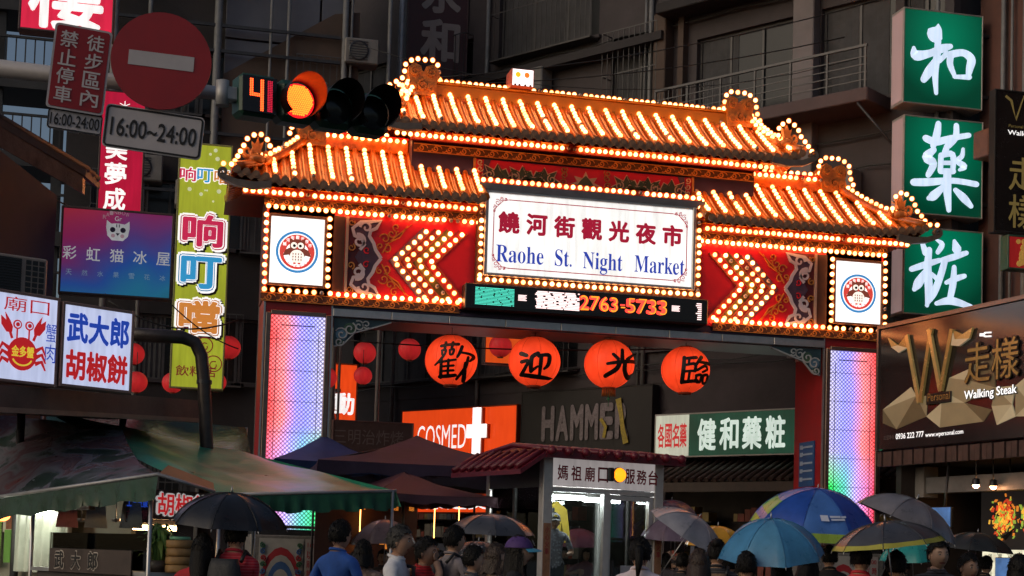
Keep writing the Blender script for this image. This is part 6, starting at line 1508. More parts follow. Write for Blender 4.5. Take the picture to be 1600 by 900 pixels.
# things on the counter, each its own
def on_counter(name, label, cat, x, y, z=1.24):
    v = Matrix.Rotation(ang, 3, 'Z')@V((x, y, 0)); return thing(name, label, cat, so3+V((c0.x, c0.y, 0))+v+V((0, 0, z)), ang)
leafm = [M('leaf_dark', (.03, .09, .025), .4, var=.3), M('leaf_mid', (.07, .17, .04), .4, var=.3), M('leaf_pale', (.2, .3, .08), .4, var=.3)]
o = on_counter('scallion_bunch', 'leafy bunch of green scallions standing on the stall counter', 'vegetables', cl_-.25, .25)
for li in range(3):
    b_ = MB()
    for k in range(26):
        a = random.uniform(0, 6.28); rr = random.uniform(.05, .26); h = random.uniform(.2, .5); droop = random.uniform(-.1, .15)
        p0_ = V((.04*math.cos(a), .04*math.sin(a), .0)); p1_ = V((rr*.5*math.cos(a), rr*.5*math.sin(a), h)); p2_ = V((rr*1.2*math.cos(a), rr*1.2*math.sin(a), h*.8-droop))
        w_ = V((-math.sin(a), math.cos(a), 0))*random.uniform(.012, .03)
        b_.add([p0_-w_*.4, p0_+w_*.4, p1_-w_, p1_+w_, p2_-w_*.1, p2_+w_*.1], [(0, 1, 3, 2), (2, 3, 5, 4)])
    b_.build('leaf', leafm[li], o)
MB().lathe([(.0, 0), (.13, 0), (.16, .12), (.15, .12)], 14).build('pot', M('counter_dark'), o)
o = on_counter('steamer_stack', 'stack of round bamboo trays beside the scallions', 'trays', cl_+.05, .3)
for k in range(4): MB().lathe([(0, 0), (.13, 0), (.14, .015), (.14, .075), (.125, .08), (0, .07)], 20, (0, 0, .083*k)).build('tray', M('bamboo', (.3, .17, .06), .6, var=.3, scale=12), o)
MB().lathe([(0, .03), (.1, .03), (.11, 0), (.1, 0)], 16, (0, 0, .335)).build('lid', M('mint_plastic', (.15, .4, .25), .4, var=.1), o)
o = on_counter('sauce_bottle', 'white squeeze bottle with red label on the stall counter', 'bottle', .22, .3)
MB().lathe([(0, 0), (.045, 0), (.05, .02), (.05, .13), (.02, .17), (.012, .24), (0, .25)], 14).build('bottle', M('white_plastic', (.5, .5, .48), .4, var=.1), o); MB().lathe([(.0505, .03), (.0512, .035), (.0512, .1), (.0505, .105)], 14).build('bottle_label', red_l, o)
for k, (x, h_, c_) in enumerate(((.35, .16, (.15, .12, .1)), (.45, .22, (.3, .3, .3)), (.56, .12, (.1, .1, .12)))):
    o = on_counter('jar', ('squat brown jar beside the squeeze bottle', 'tall pale jar in the middle of the stall counter', 'small dark jar nearest the stall name strip')[k], 'jar', x, .28)
    MB().lathe([(0, 0), (.045, 0), (.05, .02), (.05, h_), (.03, h_+.02)], 12).build('jar_body', M('jar%d' % k, c_, .2, var=.1), o); MB().lathe([(.045, h_+.02), (.045, h_+.05), (0, h_+.05)], 12).build('lid', steel, o)
# banners
o, W, H = dsign('banner', 'red pepper-bun banner with outlined red and white characters above the umbrella', 'banner', 236, 815, 16.2, 338, 812, 17.2, 768, depth=.04, face=M('banner_brown', (.10, .05, .045), .5, var=.2), frame=M('dark_frame'), fw=.008)
put(o, lit('banner_white_glow', (.8, .78, .76), .45), '胡椒餅', -.03, H*.52, W*.86, H*.86, -.004, off=.09); put(o, red_l, '胡椒餅', -.03, H*.52, W*.80, H*.76, -.010, off=.02)  # slight glow added to the white outline so it shows
o, W, H = dsign('banner', 'small banner with blue over pink characters left of the pepper-bun banner', 'banner', 195, 817, 16.0, 231, 815, 16.2, 773, depth=.04, face=M('banner_brown'), frame=M('dark_frame'), fw=.008)
put(o, blue_l, '上海豆漿', 0, H*.72, W*.92, H*.36, -.004, off=.03); put(o, M('pink_letters', (.5, .1, .14), .5, var=0), '古早味餅', 0, H*.28, W*.92, H*.36, -.004, off=.03)
o, W, H = dsign('banner', 'dark narrow fascia board hanging under the stall valance', 'banner', 58, 797, 17.2, 142, 797, 16.3, 772, depth=.05, face=M('banner_grey', (.16, .14, .14), .5, var=.2), frame=ink, fw=.012)
put(o, blue_l, '武大郎', -.26, H*.6, .42, H*.5, -.004, off=.03); put(o, red_l, '胡椒餅', .28, H*.6, .5, H*.5, -.004, off=.03)
# large awning B behind with teal panel, its own frame
aw = thing('awning', 'broad green tarpaulin awning in front of the left gate pillar', 'awning', (at(430, 900, 16.5).x, at(430, 900, 16.5).y, 0), 0); ao = aw.location
def al(p): return p-ao
fL, fR = at(338, 773, 15.6), at(619, 767, 16.6); kL, kR = at(66, 640, 20.6), at(402, 712, 20.2)
vs, fs = tarp_sheet(al(fL), al(fR), al(kL), al(kR), 18, 16, .10, .03, 4)
MB().add(vs, fs, 0, True).build('canopy', tarp_t, aw)
vs, fs = valance(al(fL), al(fR), .2, 40, 6); MB().add(vs, fs, 0, True).build('valance', M('green_valance', (.02, .10, .055), .32, var=.35, scale=2.5, bump=.4, bscale=6, spec=.25), aw)
MB().tube([al(fL), al(fR)], .018, 8).build('front_rail', galv, aw)
vs, fs = valance(al(fR), al(kR), .16, 20, 8, V((.03, 0, 0))); MB().add(vs, fs, 0, True).build('side_valance', tarp_t, aw)
for p in (fL.lerp(fR, .02), fL.lerp(fR, .98)): q = al(p); MB().tube([(q.x, q.y, 0), (q.x, q.y, q.z)], .02, 8).build('post', steel, aw)
for p in (kL, kR): q = al(p); MB().tube([(q.x, q.y, 0), (q.x, q.y, q.z)], .02, 8).build('post', steel, aw)
# dark awning behind it
db = thing('awning', 'dark green tarpaulin canopy sagging behind the teal awning', 'awning', (at(300, 900, 21.5).x, at(300, 900, 21.5).y, 0), 0); do = db.location
q0, q1, q2, q3 = at(150, 705, 20.8), at(400, 738, 20.4), at(60, 640, 23.2), at(385, 668, 23.0)
vs, fs = tarp_sheet(q0-do, q1-do, q2-do, q3-do, 14, 12, .15, .04, 9); MB().add(vs, fs, 0, True).build('canopy', tarp_d, db)
for p in (q0, q1, q2, q3): q = p-do; MB().tube([(q.x, q.y, 0), (q.x, q.y, q.z)], .02, 8).build('post', steel, db)
# ledge carrying the white signs, duct
lg = thing('shop_canopy', 'weathered brown canopy ledge below the crab sign', 'canopy', (at(90, 620, 18.4).x, at(90, 620, 18.4).y, 0), 0); lo_ = lg.location
g0, g1 = at(-90, 628, 15.8)-lo_, at(322, 652, 20.6)-lo_
n_ = V((-(g1-g0).y, (g1-g0).x, 0)).normalized()
def slab(a, b, dz0, dz1, back):
    return MB().add([a+V((0, 0, dz0)), b+V((0, 0, dz0)), b+V((0, 0, dz1)), a+V((0, 0, dz1)), a+n_*back+V((0, 0, dz0)), b+n_*back+V((0, 0, dz0)), b+n_*back+V((0, 0, dz1)), a+n_*back+V((0, 0, dz1))], [(0, 1, 2, 3), (4, 7, 6, 5), (0, 4, 5, 1), (3, 2, 6, 7), (0, 3, 7, 4), (1, 5, 6, 2)])
slab(g0, g1, -.02, .22, 1.6).build('fascia', M('weathered_brown', (.14, .085, .07), .55, var=.35, scale=2.5, bump=.2), lg)
slab(g0-n_*.04, g1-n_*.04, -.075, -.02, .1).build('drip_rail', M('rail_tan', (.3, .2, .15), .5, var=.2), lg)
for t_ in (.12, .55, .97): p = g0.lerp(g1, t_)+n_*1.2; MB().tube([(p.x, p.y, 0), (p.x, p.y, p.z)], .05, 8).build('post', dark_steel, lg)
dq = [at(196, 522, 19.6), at(285, 527, 19.9), at(305, 535, 20), at(315, 556, 20), at(319, 600, 20), at(323, 700, 20)]
o = thing('duct', 'thick dark elbow duct bending down beside the white sign', 'duct', (dq[-1].x, dq[-1].y, 0), 0)
MB().tube([p-o.location for p in dq]+[V((.02, 0, 0))], .088, 14).build('pipe', M('dark_duct', (.05, .04, .04), .35, .3, var=.3), o)
MB().lathe([(.1, 0), (.1, .05)], 14, (dq[4]-o.location)).build('flange', dark_steel, o)
for k, (px, D) in enumerate(((352, 27), (362, 27.4))):
    pass

# trays of buns on the counter
for k in range(3):
    o = on_counter('bun_tray', ('tray of golden buns at the left of the stall counter', 'tray of golden buns in the middle of the stall counter', 'tray of golden buns next to the scallions')[k], 'tray', .75+.36*k, .42, 1.30+.05*k)
    MB().box(-.16, .16, -.12, .12, 0, .015, 0, .004).box(-.16, -.15, -.12, .12, .015, .05).box(.15, .16, -.12, .12, .015, .05).build('tray', steel, o)
    MB().box(-.12, .12, -.10, .10, -.06-.05*k, 0).build('stand', dark_steel, o)
    for i in range(4):
        for j in range(3):
            inst('bun', MB().lathe([(0, .05), (.02, .048), (.036, .034), (.04, .016), (.034, 0)], 10).mesh('bun', bunm[(i+j+k) % 2]), o, (-.115+.077*i, -.08+.08*j, .016))
# hanging ladles and bags at the stall front
for k, x in enumerate((.2, .5, .8, 1.2, 1.5)):
    v = Matrix.Rotation(ang, 3, 'Z')@V((x, .25, 0)); q = V((c0.x, c0.y, 0))+v
    if k % 2: MB().tube([(q.x, q.y, 2.05), (q.x, q.y, 1.78)], .006, 6).lathe([(0, 0), (.045, .01), (.05, .04)], 12, (q.x, q.y, 1.74)).build('ladle', steel, stall)
    else: MB().add([(q.x-.09, q.y, 1.95), (q.x+.09, q.y, 1.95), (q.x+.12, q.y-.05, 1.68), (q.x-.12, q.y-.05, 1.68), (q.x+.10, q.y+.06, 1.7), (q.x-.10, q.y+.06, 1.7)], [(0, 1, 2, 3), (0, 5, 4, 1), (3, 2, 4, 5)], 0, True).build('plastic_bag', M(('bag_pink', 'bag_white', 'bag_clear')[k//2], ((.5, .2, .22), (.5, .5, .48), (.35, .36, .38))[k//2], .3, var=.2, bump=.3), stall)

# clutter on the flats: outdoor units, cable bundles
for k, (x, z) in enumerate(((-4.5, 11.2), (-6.2, 11.6), (-9.3, 11.4), (-1.9, 9.1), (1.2, 9.2), (-7.4, 13.0), (-12.4, 11.6))):
    ac = MB().box(x-.42, x+.42, -.5, -.06, z, z+.6, 0, .03).build('air_conditioner', M('ac_case'), flats)
    g = MB().lathe([(.24, 0), (.24, -.02), (.2, -.02)], 18, (x-.08, -.501, z+.3), axis='y')
    for j in range(7): g.box(x-.3, x+.14, -.518, -.506, z+.09+.07*j, z+.11+.07*j)
    g.build('fan_grille', dark_steel, ac); MB().tube([(x+.3, -.1, z), (x+.32, -.08, z-.8), (x+.7, -.06, z-1.5)], .02, 6).build('hose', M('ac_case'), ac)
for k, z in enumerate((6.0, 6.12, 9.9, 14.0, 10.6)):
    MB().tube([V((-18+i*1.1, -.12-.02*(i % 2), z-.12*abs(math.sin(i*1.3+k)))) for i in range(20)], .018, 5).build('cable', wire_m, flats)

# ------------------------------------------------------------------ umbrellas
RF = V((RT.x, RT.y, 0)).normalized(); FF = V((FW.x, FW.y, 0)).normalized()
def fabric(name, c, rough=.3, tr=0):
    mt = M(name, c, rough, var=.22, scale=5, bump=.10, bscale=14, spec=.5)
    return mt
UMB = {}
def umbrella(key, label, px, py, D, rad, dome, a, b, mats, pattern=lambda k, t: 0, grip=1.22, shaft_m=None):
    """apex at photo position; a tips the axis to the right, b towards the viewer"""
    if D < 14.5 and key != 'u10': D *= .87; rad *= .87; dome *= .87
    apex = at(px, py, D); ax = (V((0, 0, 1))+RF*a-FF*b).normalized()
    L = max(.62, min(.95, (apex.z-grip)/ax.z)); base = apex-ax*L
    o = thing('umbrella', label, 'umbrella', base, 0, 'umbrellas carried in the crowd')
    o.rotation_mode = 'QUATERNION'; o.rotation_quaternion = V((0, 0, 1)).rotation_difference(ax)
    n = 8; sub = 5; K = 8; c = MB(); vs = []; ph = random.random()
    for i in range(K+1):
        t = i/K
        for j in range(n*sub):
            f = (j % sub)/sub; e = 4*f*(1-f)          # 0 on a rib, 1 midway
            ang = 2*math.pi*(j/(n*sub)+ph)
            r_ = rad*math.sin(t*1.18)/math.sin(1.18)*(1-.10*e*t)
            z = L-dome*(1-math.cos(t*1.18))/(1-math.cos(1.18))+.0-.026*e*t*math.sin(math.pi*min(1, t*1.05))
            z += .004*noise.noise(V((j*.5, i*.8, px*.1)))
            vs.append((r_*math.cos(ang), r_*math.sin(ang), z))
    N_ = n*sub
    for i in range(K):
        for j in range(N_):
            q = (i*N_+j, i*N_+(j+1) % N_, (i+1)*N_+(j+1) % N_, (i+1)*N_+j)
            c.add([vs[x] for x in q], [(0, 1, 2, 3)], pattern(j//sub, (i+.5)/K), False)
    cv = c.build('canopy', mats, o)
    bm = bmesh.new(); bm.from_mesh(cv.data); bmesh.ops.remove_doubles(bm, verts=bm.verts, dist=1e-5)
    for f in bm.faces: f.smooth = True
    bm.to_mesh(cv.data); bm.free()
    for k in range(n):
        ang = 2*math.pi*(k/n+ph); pts = []
        for i in range(7):
            t = i/6; pts.append((rad*math.sin(t*1.18)/math.sin(1.18)*math.cos(ang), rad*math.sin(t*1.18)/math.sin(1.18)*math.sin(ang), L-.008-dome*(1-math.cos(t*1.18))/(1-math.cos(1.18))))
        pts.append((pts[-1][0]*1.012, pts[-1][1]*1.012, pts[-1][2]-.012))
        rb_ = MB().tube(pts, .0035, 5).build('rib', steel, o)
        MB().tube([(q[0], q[1], q[2]+.0105) for q in pts[:-1]], .0028, 5).build('seam', mats[0], o)
    MB().tube([(0, 0, .1), (0, 0, L)], .006, 8).build('shaft', shaft_m or steel, o)
    MB().tube([(0, 0, L-.01), (0, 0, L+.05)], [.009, .004], 8).build('tip', shaft_m or steel, o)
    MB().tube([(0, 0, -.02), (0, 0, .12)], [.014, .012], 10).build('handle', black, o)
    UMB[key] = (base+ax*.03, ax, L)
    return o
bk_f = fabric('umbrella_black', (.014, .014, .018)); gy_f = fabric('umbrella_grey', (.06, .062, .075))
umbrella('u1', 'black umbrella at the far left, over the red-shirted back with a backpack', 362, 770, 12.75, .49, .26, .05, .12, [bk_f])
umbrella('u2', 'brownish translucent umbrella behind the man in the white polo', 602, 812, 20.0, .42, .3, 0, .05, [fabric('umbrella_brown', (.20, .12, .11))])
umbrella('u3', 'dark grey umbrella left of the kiosk over the crowd', 768, 803, 15.6, .45, .2, .02, .05, [gy_f, fabric('umbrella_slate', (.10, .11, .14))], lambda k, t: 1 if t < .4 else 0)
dotf = bk_f
def dots_mat():
    mt = M('umbrella_dots', (.02, .02, .022), .45, var=0); t = mt.node_tree; N = t.nodes; L = t.links
    tc = N.new('ShaderNodeTexCoord'); v = N.new('ShaderNodeTexVoronoi'); v.inputs['Scale'].default_value = 28; L.new(tc.outputs['Object'], v.inputs['Vector'])
    r = N.new('ShaderNodeValToRGB'); r.color_ramp.interpolation = 'CONSTANT'; e = r.color_ramp.elements; e[0].color = (.4, .38, .4, 1); e[1].position = .28; e[1].color = (.02, .02, .022, 1); L.new(v.outputs['Distance'], r.inputs[0]); L.new(r.outputs[0], N['Principled BSDF'].inputs['Base Color']); return mt
umbrella('u4', 'black umbrella speckled with white dots, low behind the purple cap', 748, 846, 16.6, .36, .2, .05, -.1, [dots_mat()])
umbrella('u5', 'navy umbrella behind the right side of the kiosk', 1050, 781, 26.0, .5, .32, 0, .0, [fabric('umbrella_navy', (.022, .028, .06))], grip=1.4)
umbrella('u6', 'dusty mauve umbrella below the navy one right of the kiosk', 1056, 806, 23.0, .55, .34, 0, .1, [fabric('umbrella_mauve', (.17, .12, .17))], grip=1.4)
umbrella('u7', 'pale grey umbrella tipped steeply to the left of the yellow one', 1092, 808, 16.8, .48, .24, .62, .2, [fabric('umbrella_pale', (.26, .26, .30))], grip=1.15)
umbrella('u8', 'mustard yellow umbrella among the crowd right of the kiosk', 1122, 822, 17.8, .38, .24, .05, .05, [fabric('umbrella_yellow', (.62, .30, .02))])
umbrella('u9', 'light blue umbrella in front of the big royal blue one', 1205, 811, 13.4, .475, .33, -.06, .22, [fabric('umbrella_sky', (.06, .24, .46)), fabric('umbrella_sky2', (.09, .29, .50))], lambda k, t: k % 2)
bigb = [fabric('umbrella_royal', (.015, .07, .38)), fabric('umbrella_royal_pale', (.06, .17, .50)), fabric('umbrella_green', (.08, .35, .04)), fabric('umbrella_redline', (.55, .03, .06)), fabric('umbrella_lime', (.3, .45, .05))]
o = umbrella('u10', 'big royal blue umbrella with green, red and white marks by the right pillar', 1278, 764, 15.0, .64, .4, .03, .26, bigb, lambda k, t: 4 if t > .93 else (3 if .84 < t <= .93 and k % 4 == 1 else (2 if k % 4 == 3 and .5 < t < .8 else (1 if k % 3 == 1 else 0))))
umbrella('u11', 'grey checked umbrella sloping down to the right above the young man', 1432, 781, 14.2, .50, .24, .42, .1, [fabric('umbrella_check', (.17, .16, .18))])
umbrella('u12', 'dark grey umbrella with a yellow rim, tipped to the left', 1383, 815, 12.6, .46, .2, -.14, .03, [gy_f, fabric('umbrella_rim', (.40, .38, .06))], lambda k, t: 1 if t > .9 else 0)
umbrella('u13', 'teal umbrella low behind the young man', 1424, 840, 18.5, .40, .25, -.1, .15, [fabric('umbrella_teal', (.02, .28, .27))])
umbrella('u14', 'black umbrella at the far right below the menu board', 1528, 832, 19.0, .45, .22, .08, .05, [fabric('umbrella_black2', (.02, .021, .02))])
umbrella('u15', 'pink umbrella seen through the kiosk glass', 905, 826, 27.5, .45, .3, 0, .1, [fabric('umbrella_pink', (.45, .15, .22))])
# white mark on the big umbrella is part of its canopy print
lg_ = MB(); RR = .64; Lu = UMB['u10'][2]
def on_canopy(az, t, du, dv):
    th = (t+dv/RR)*1.18; ang = az+du/(RR*max(.2, math.sin(th)))
    r_ = RR*math.sin(th)/math.sin(1.18); return V((r_*math.cos(ang), r_*math.sin(ang), Lu-.4*(1-math.cos(th))/(1-math.cos(1.18))+.006))
ca = math.atan2(-FF.y, -FF.x)+.25
for (du, dv, w_, h_) in ((-.12, 0, .07, .055), (-.02, -.015, .10, .018), (.0, .012, .13, .018), (.06, -.012, .05, .018)):
    lg_.add([on_canopy(ca, .66, du-w_/2, dv+h_/2), on_canopy(ca, .66, du+w_/2, dv+h_/2), on_canopy(ca, .66, du+w_/2, dv-h_/2), on_canopy(ca, .66, du-w_/2, dv-h_/2)], [(0, 1, 2, 3)])
lg_.build('white_mark', M('umbrella_print', (.6, .65, .8), .5, var=0), o)

# ------------------------------------------------------------------ people
tmp = bpy.data.scenes.new('body_workshop')
def solve_arm(S_, T, s):
    L1, L2 = .285, .255; d = T-S_; l = min(max(d.length, .12), .53); dr = d.normalized(); T = S_+dr*l
    a = (L1*L1-L2*L2+l*l)/(2*l); h = math.sqrt(max(0, L1*L1-a*a))
    pole = V((s*.7, .35, -1)); pole = (pole-dr*pole.dot(dr)).normalized()
    return S_+dr*a+pole*h, T
def tube_into(mb, pts, rs, mi): mb.tube(pts, rs, 6, mi)
SKIN = [M('skin_warm', (.52, .32, .22), .5, var=.08), M('skin_tan', (.42, .24, .16), .5, var=.08)]
HAIR = M('black_hair', (.006, .005, .0045), .45, var=.3, scale=30, bump=.5, bscale=90, spec=.22); HAIRB = M('brown_hair', (.035, .018, .010), .4, var=.3, scale=30, bump=.5, bscale=90); HAIRG = M('grey_hair', (.02, .019, .018), .5, var=.4, scale=30, bump=.5, bscale=90)
LIP = M('lip', (.28, .09, .07), .5, var=0); EYEW = M('eye_white', (.5, .5, .48), .3, var=0); EYED = M('eye_dark', (.01, .008, .007), .2, var=0)
def cloth_mat(c, style):
    nm = 'cloth_%02d%02d%02d_%d' % (*[int(x*99) for x in c], style)
    if nm in MATS: return MATS[nm]
    mt = M(nm, c, .8, var=.25, scale=7, bump=.35, bscale=12)
    if style:
        t = mt.node_tree; N = t.nodes; L = t.links; b = N['Principled BSDF']; src = b.inputs['Base Color'].links[0].from_socket
        tc = N.new('ShaderNodeTexCoord'); mx = N.new('ShaderNodeMixRGB'); mx.blend_type = 'MULTIPLY' if sum(c) > .6 else 'ADD'
        if style == 1: w_ = N.new('ShaderNodeTexWave'); w_.bands_direction = 'Z'; w_.inputs['Scale'].default_value = 14; w_.inputs['Distortion'].default_value = .4; fac = w_.outputs['Fac']
        else: w_ = N.new('ShaderNodeTexVoronoi'); w_.inputs['Scale'].default_value = 26; fac = w_.outputs['Distance']
        L.new(tc.outputs['Object'], w_.inputs['Vector'])
        r = N.new('ShaderNodeValToRGB'); e = r.color_ramp.elements; e[0].position = .35; e[1].position = .5 if style == 1 else .42
        hi = (.06, .06, .07, 1); e[0].color = (1, 1, 1, 1) if sum(c) > .6 else hi; e[1].color = (.45, .42, .45, 1) if sum(c) > .6 else (0, 0, 0, 1)
        L.new(fac, r.inputs[0]); mx.inputs[0].default_value = .8; L.new(src, mx.inputs[1]); L.new(r.outputs[0], mx.inputs[2]); L.new(mx.outputs[0], b.inputs['Base Color'])
    return mt
_style = [0]
def person(label, px, py, D, face, shirt, pants=(.03, .03, .035), hair='short', hair_m=None, umb=None, hand='r', raise_to=None, sleeve='short', skin=0, floor=.115, stride=.12, group='people in the crowd'):
    """head centre at the photo position; face is the heading in degrees relative to facing the camera (+ turns to the viewer's right)"""
    if D < 14.9: D *= .87
    _style[0] += 1
    hp = at(px, py, D); H = (hp.z-floor)/(1.615); rz = math.atan2(-FF.y, -FF.x)+math.pi/2+R(face)   # local -y is the front
    o = thing('person', label, 'person', (hp.x, hp.y, floor), rz, group)
    inv = Matrix.Rotation(-rz, 3, 'Z')
    def loc(P): return (inv@(P-V((hp.x, hp.y, floor))))/H
    # skeleton for a 1.75 m figure, front towards -y
    vsk = [((0, 0, .93), .115), ((0, .005, 1.08), .105), ((0, .0, 1.25), .125), ((0, .01, 1.40), .105), ((0, .012, 1.475), .055), ((0, .0, 1.55), .048)]
    ed = [(0, 1), (1, 2), (2, 3), (3, 4), (4, 5)]; reg = ['shirt', 'shirt', 'shirt', 'neck', 'neck']
    hands = []
    for s in (-1, 1):
        b = len(vsk); fwd = stride*s
        vsk += [((s*.092, 0, .86), .088), ((s*.10, -fwd*.5, .48), .056), ((s*.10, -fwd+.02, .10), .038), ((s*.105, -fwd-.13, .035), .034)]
        ed += [(0, b), (b, b+1), (b+1, b+2), (b+2, b+3)]; reg += ['pants', 'pants', 'pants', 'shoe']
        S_ = V((s*.175, .005, 1.405)); T = V((s*.24, -.06+.12*s, .90)); grip = None
        side = 'l' if s > 0 else 'r'
        if umb and side == hand: P, axw, Lw = UMB[umb]; T = loc(P); grip = (inv@axw)
        elif raise_to and side == hand: T = V(raise_to)
        E_, T2 = solve_arm(S_, T, s)
        b = len(vsk); dr = (T2-E_).normalized()
        vsk += [((s*.10, .008, 1.395), .082), (tuple(S_), .062), (tuple(E_), .042), (tuple(T2-dr*.03), .028), (tuple(T2+dr*.035), .034)]
        ed += [(3, b), (b, b+1), (b+1, b+2), (b+2, b+3), (b+3, b+4)]; reg += ['shirt', 'shirt', 'sleeve', 'fore', 'hand']
        hands.append((T2, dr, grip, s))
    me = bpy.data.meshes.new('sk'); me.from_pydata([v[0] for v in vsk], ed, []); ob = bpy.data.objects.new('sk', me); tmp.collection.objects.link(ob)
    ob.modifiers.new('s', 'SKIN'); ss = ob.modifiers.new('u', 'SUBSURF'); ss.levels = 2; ss.render_levels = 2
    for i, v in enumerate(vsk): me.skin_vertices[0].data[i].radius = (v[1], v[1]); me.skin_vertices[0].data[i].use_root = (i == 0)
    vl = tmp.view_layers[0]; vl.update(); dg = vl.depsgraph; ev = ob.evaluated_get(dg); em = bpy.data.meshes.new_from_object(ev, depsgraph=dg)
    mats = [SKIN[skin], cloth_mat(shirt, (0, 0, 1, 0, 2, 0, 1)[_style[0] % 7]), M('cloth_%02d%02d%02d' % tuple(int(c*99) for c in pants), pants, .8, var=.2), M('shoe_dark', (.02, .02, .022), .5, var=.2), LIP, EYEW, EYED]
    mb = MB(); segs = [(V(vsk[a][0]), V(vsk[b][0]), reg[i]) for i, (a, b) in enumerate(ed)]
    vv = []
    for v in em.vertices:
        c = v.co.copy()
        if .8 < c.z < 1.47 and abs(c.x) < .2:
            k = min(1, (c.z-.8)/.12)*min(1, (1.47-c.z)/.07)*max(0, 1-max(0, abs(c.x)-.12)/.08)
            c.x *= 1+.24*k; c.y *= 1-.1*k
            c += V((noise.noise(c*9), noise.noise(c*9+V((5, 0, 0))), 0))*.02*k
        vv.append(c)
    for p in em.polygons:
        c = sum((em.vertices[i].co for i in p.vertices), V())/len(p.vertices); best = None
        for a, b, rg in segs:
            d = b-a; t = max(0, min(1, (c-a).dot(d)/d.length_squared)); q = (c-a-d*t).length
            if best is None or q < best[0]: best = (q, rg, t)
        rg, t = best[1], best[2]
        mi = {'shirt': 1, 'neck': 0 if c.z > 1.500 else 1, 'pants': 2, 'shoe': 3, 'sleeve': 1 if (sleeve == 'long' or t < .75) else 0, 'fore': 1 if (sleeve == 'long' and t < .9) else 0, 'hand': 0}[rg]
        if rg == 'shirt' and c.z < .9: mi = 1 if c.z > .88 else 2
        mb.f.append(tuple(p.vertices)); mb.m.append(mi); mb.sm.append(True)
    mb.v = [tuple(c) for c in vv]
    tmp.collection.objects.unlink(ob); bpy.data.objects.remove(ob); bpy.data.meshes.remove(me); bpy.data.meshes.remove(em)
    # hands: palm end plus four fingers and a thumb
    for T2, dr, grip, s in hands:
        if grip is not None:
            g = grip.normalized(); out = (dr-g*dr.dot(g)).normalized(); sd = g.cross(out)
            for k in range(4):
                c = T2+g*(.033-.021*k)+out*.03; rr = .022
                mb.tube([c+out*(-.03)+sd*.028, c+sd*.03+out*.012, c+out*.032+sd*.006, c+out*.024-sd*.02, c-sd*.022-out*.002], [.0095, .009, .0085, .008, .006], 6, 0)
            c = T2+g*.045; mb.tube([c-sd*.01-out*.02, c-sd*.025+out*.015, c+out*.036-sd*.008], [.011, .0095, .007], 6, 0)
        else:
            up = V((0, -1, 0)); sd = dr.cross(up).normalized(); up = sd.cross(dr)
            for k, ln in enumerate((.068, .078, .072, .055)):
                b0 = T2+dr*.05+sd*(.027-.018*k); mb.tube([b0-dr*.02, b0+dr*ln*.4+up*.006, b0+dr*ln*.75+up*.02, b0+dr*ln*.9+up*.038], [.0095, .009, .008, .006], 6, 0)
            b0 = T2+sd*.03; mb.tube([b0-sd*.01, b0+sd*.014+dr*.025, b0+sd*.016+dr*.06+up*.012], [.012, .010, .007], 6, 0)
    # head
    hc = V((0, -.014, 1.615)); n, k_ = 28, 20; hv = []; fs = []; fm = []
    def hpoint(th, ph):
        d = V((math.sin(ph)*math.sin(th), -math.sin(ph)*math.cos(th), math.cos(ph)))
        x, y, z = d.x*.074, d.y*.094, d.z*.115
        if z < 0: t = -z/.115; x *= 1-.28*t*t; y = y*(1-.12*t) if y < 0 else y*(1-.38*t)
        fr = max(0, -d.y)
        gx = lambda x0, z0, sx, sz: math.exp(-((x-x0)/sx)**2-((z-z0)/sz)**2)*fr
        y -= .024*gx(0, -.022, .011, .02)+.010*gx(0, .0, .009, .025)+.006*gx(0, -.088, .022, .018)+.007*gx(0, -.056, .02, .009)+.006*gx(0, .03, .05, .012)
        y += .010*gx(.031, .008, .018, .011)+.010*gx(-.031, .008, .018, .011)+.003*gx(0, -.05, .03, .003)
        return V((x, y, z))
    for i in range(k_+1):
        for j in range(n): hv.append(hc+hpoint(2*math.pi*j/n, math.pi*i/k_))
    b = len(mb.v); mb.v += [tuple(v) for v in hv]
    for i in range(k_):
        for j in range(n):
            q = (i*n+j, (i+1)*n+j, (i+1)*n+(j+1) % n, i*n+(j+1) % n); c = sum((hv[t] for t in q), V())/4-hc
            lip = abs(c.x) < .022 and -.064 < c.z < -.046 and c.y < -.05
            mb.f.append(tuple(b+t for t in q)); mb.m.append(4 if lip else 0); mb.sm.append(True)
    for s in (-1, 1):
        mb.ball(hc+V((s*.031, -.082, .008)), (.0125, .006, .006), 8, 6, 5); mb.ball(hc+V((s*.031, -.0868, .008)), (.0055, .003, .0055), 8, 6, 6)
        mb.ball(hc+V((s*.075, .008, -.005)), (.008, .02, .03), 8, 6, 0)
        mb.tube([hc+V((s*.018, -.090, .027)), hc+V((s*.033, -.089, .031)), hc+V((s*.047, -.080, .026))], [.003, .0035, .002], 5, 6)
    mb.tube([(.063*math.sin(2*math.pi*k/16), .010-.062*math.cos(2*math.pi*k/16), 1.497+.016*math.cos(2*math.pi*k/16+math.pi)) for k in range(17)], .013, 6, 1, False)
    body = mb.build('body', mats, o); body.scale = (H, H, H)
    # hair
    hm = hair_m or HAIR; hb = MB(); hv = []; n, k_ = 30, 18
    keep = set()
    for i in range(k_+1):
        for j in range(n):
            th, ph = 2*math.pi*j/n, math.pi*i/k_; v = hpoint(th, ph); d = v.normalized(); back = v.y/.094
            lift = .013+.010*max(0, d.z)+.007*noise.noise(V((th*3, ph*3, px)))+.004*math.sin(th*17+ph*5)
            hv.append(hc+v+d*lift)
            frontness = -v.y/.094
            low = {'short': -.055, 'bob': -.10, 'long': -.11, 'bun': -.05, 'ponytail': -.05}[hair]
            lim = .052+.012*math.sin(th*5+px) if frontness > .45 else (.052-(.45-frontness)*.14 if frontness > .0 else max(low, -.011+frontness*.16))
            if hair in ('bob', 'long') and frontness < .35: lim = low
            if v.z > lim: keep.add(i*n+j)
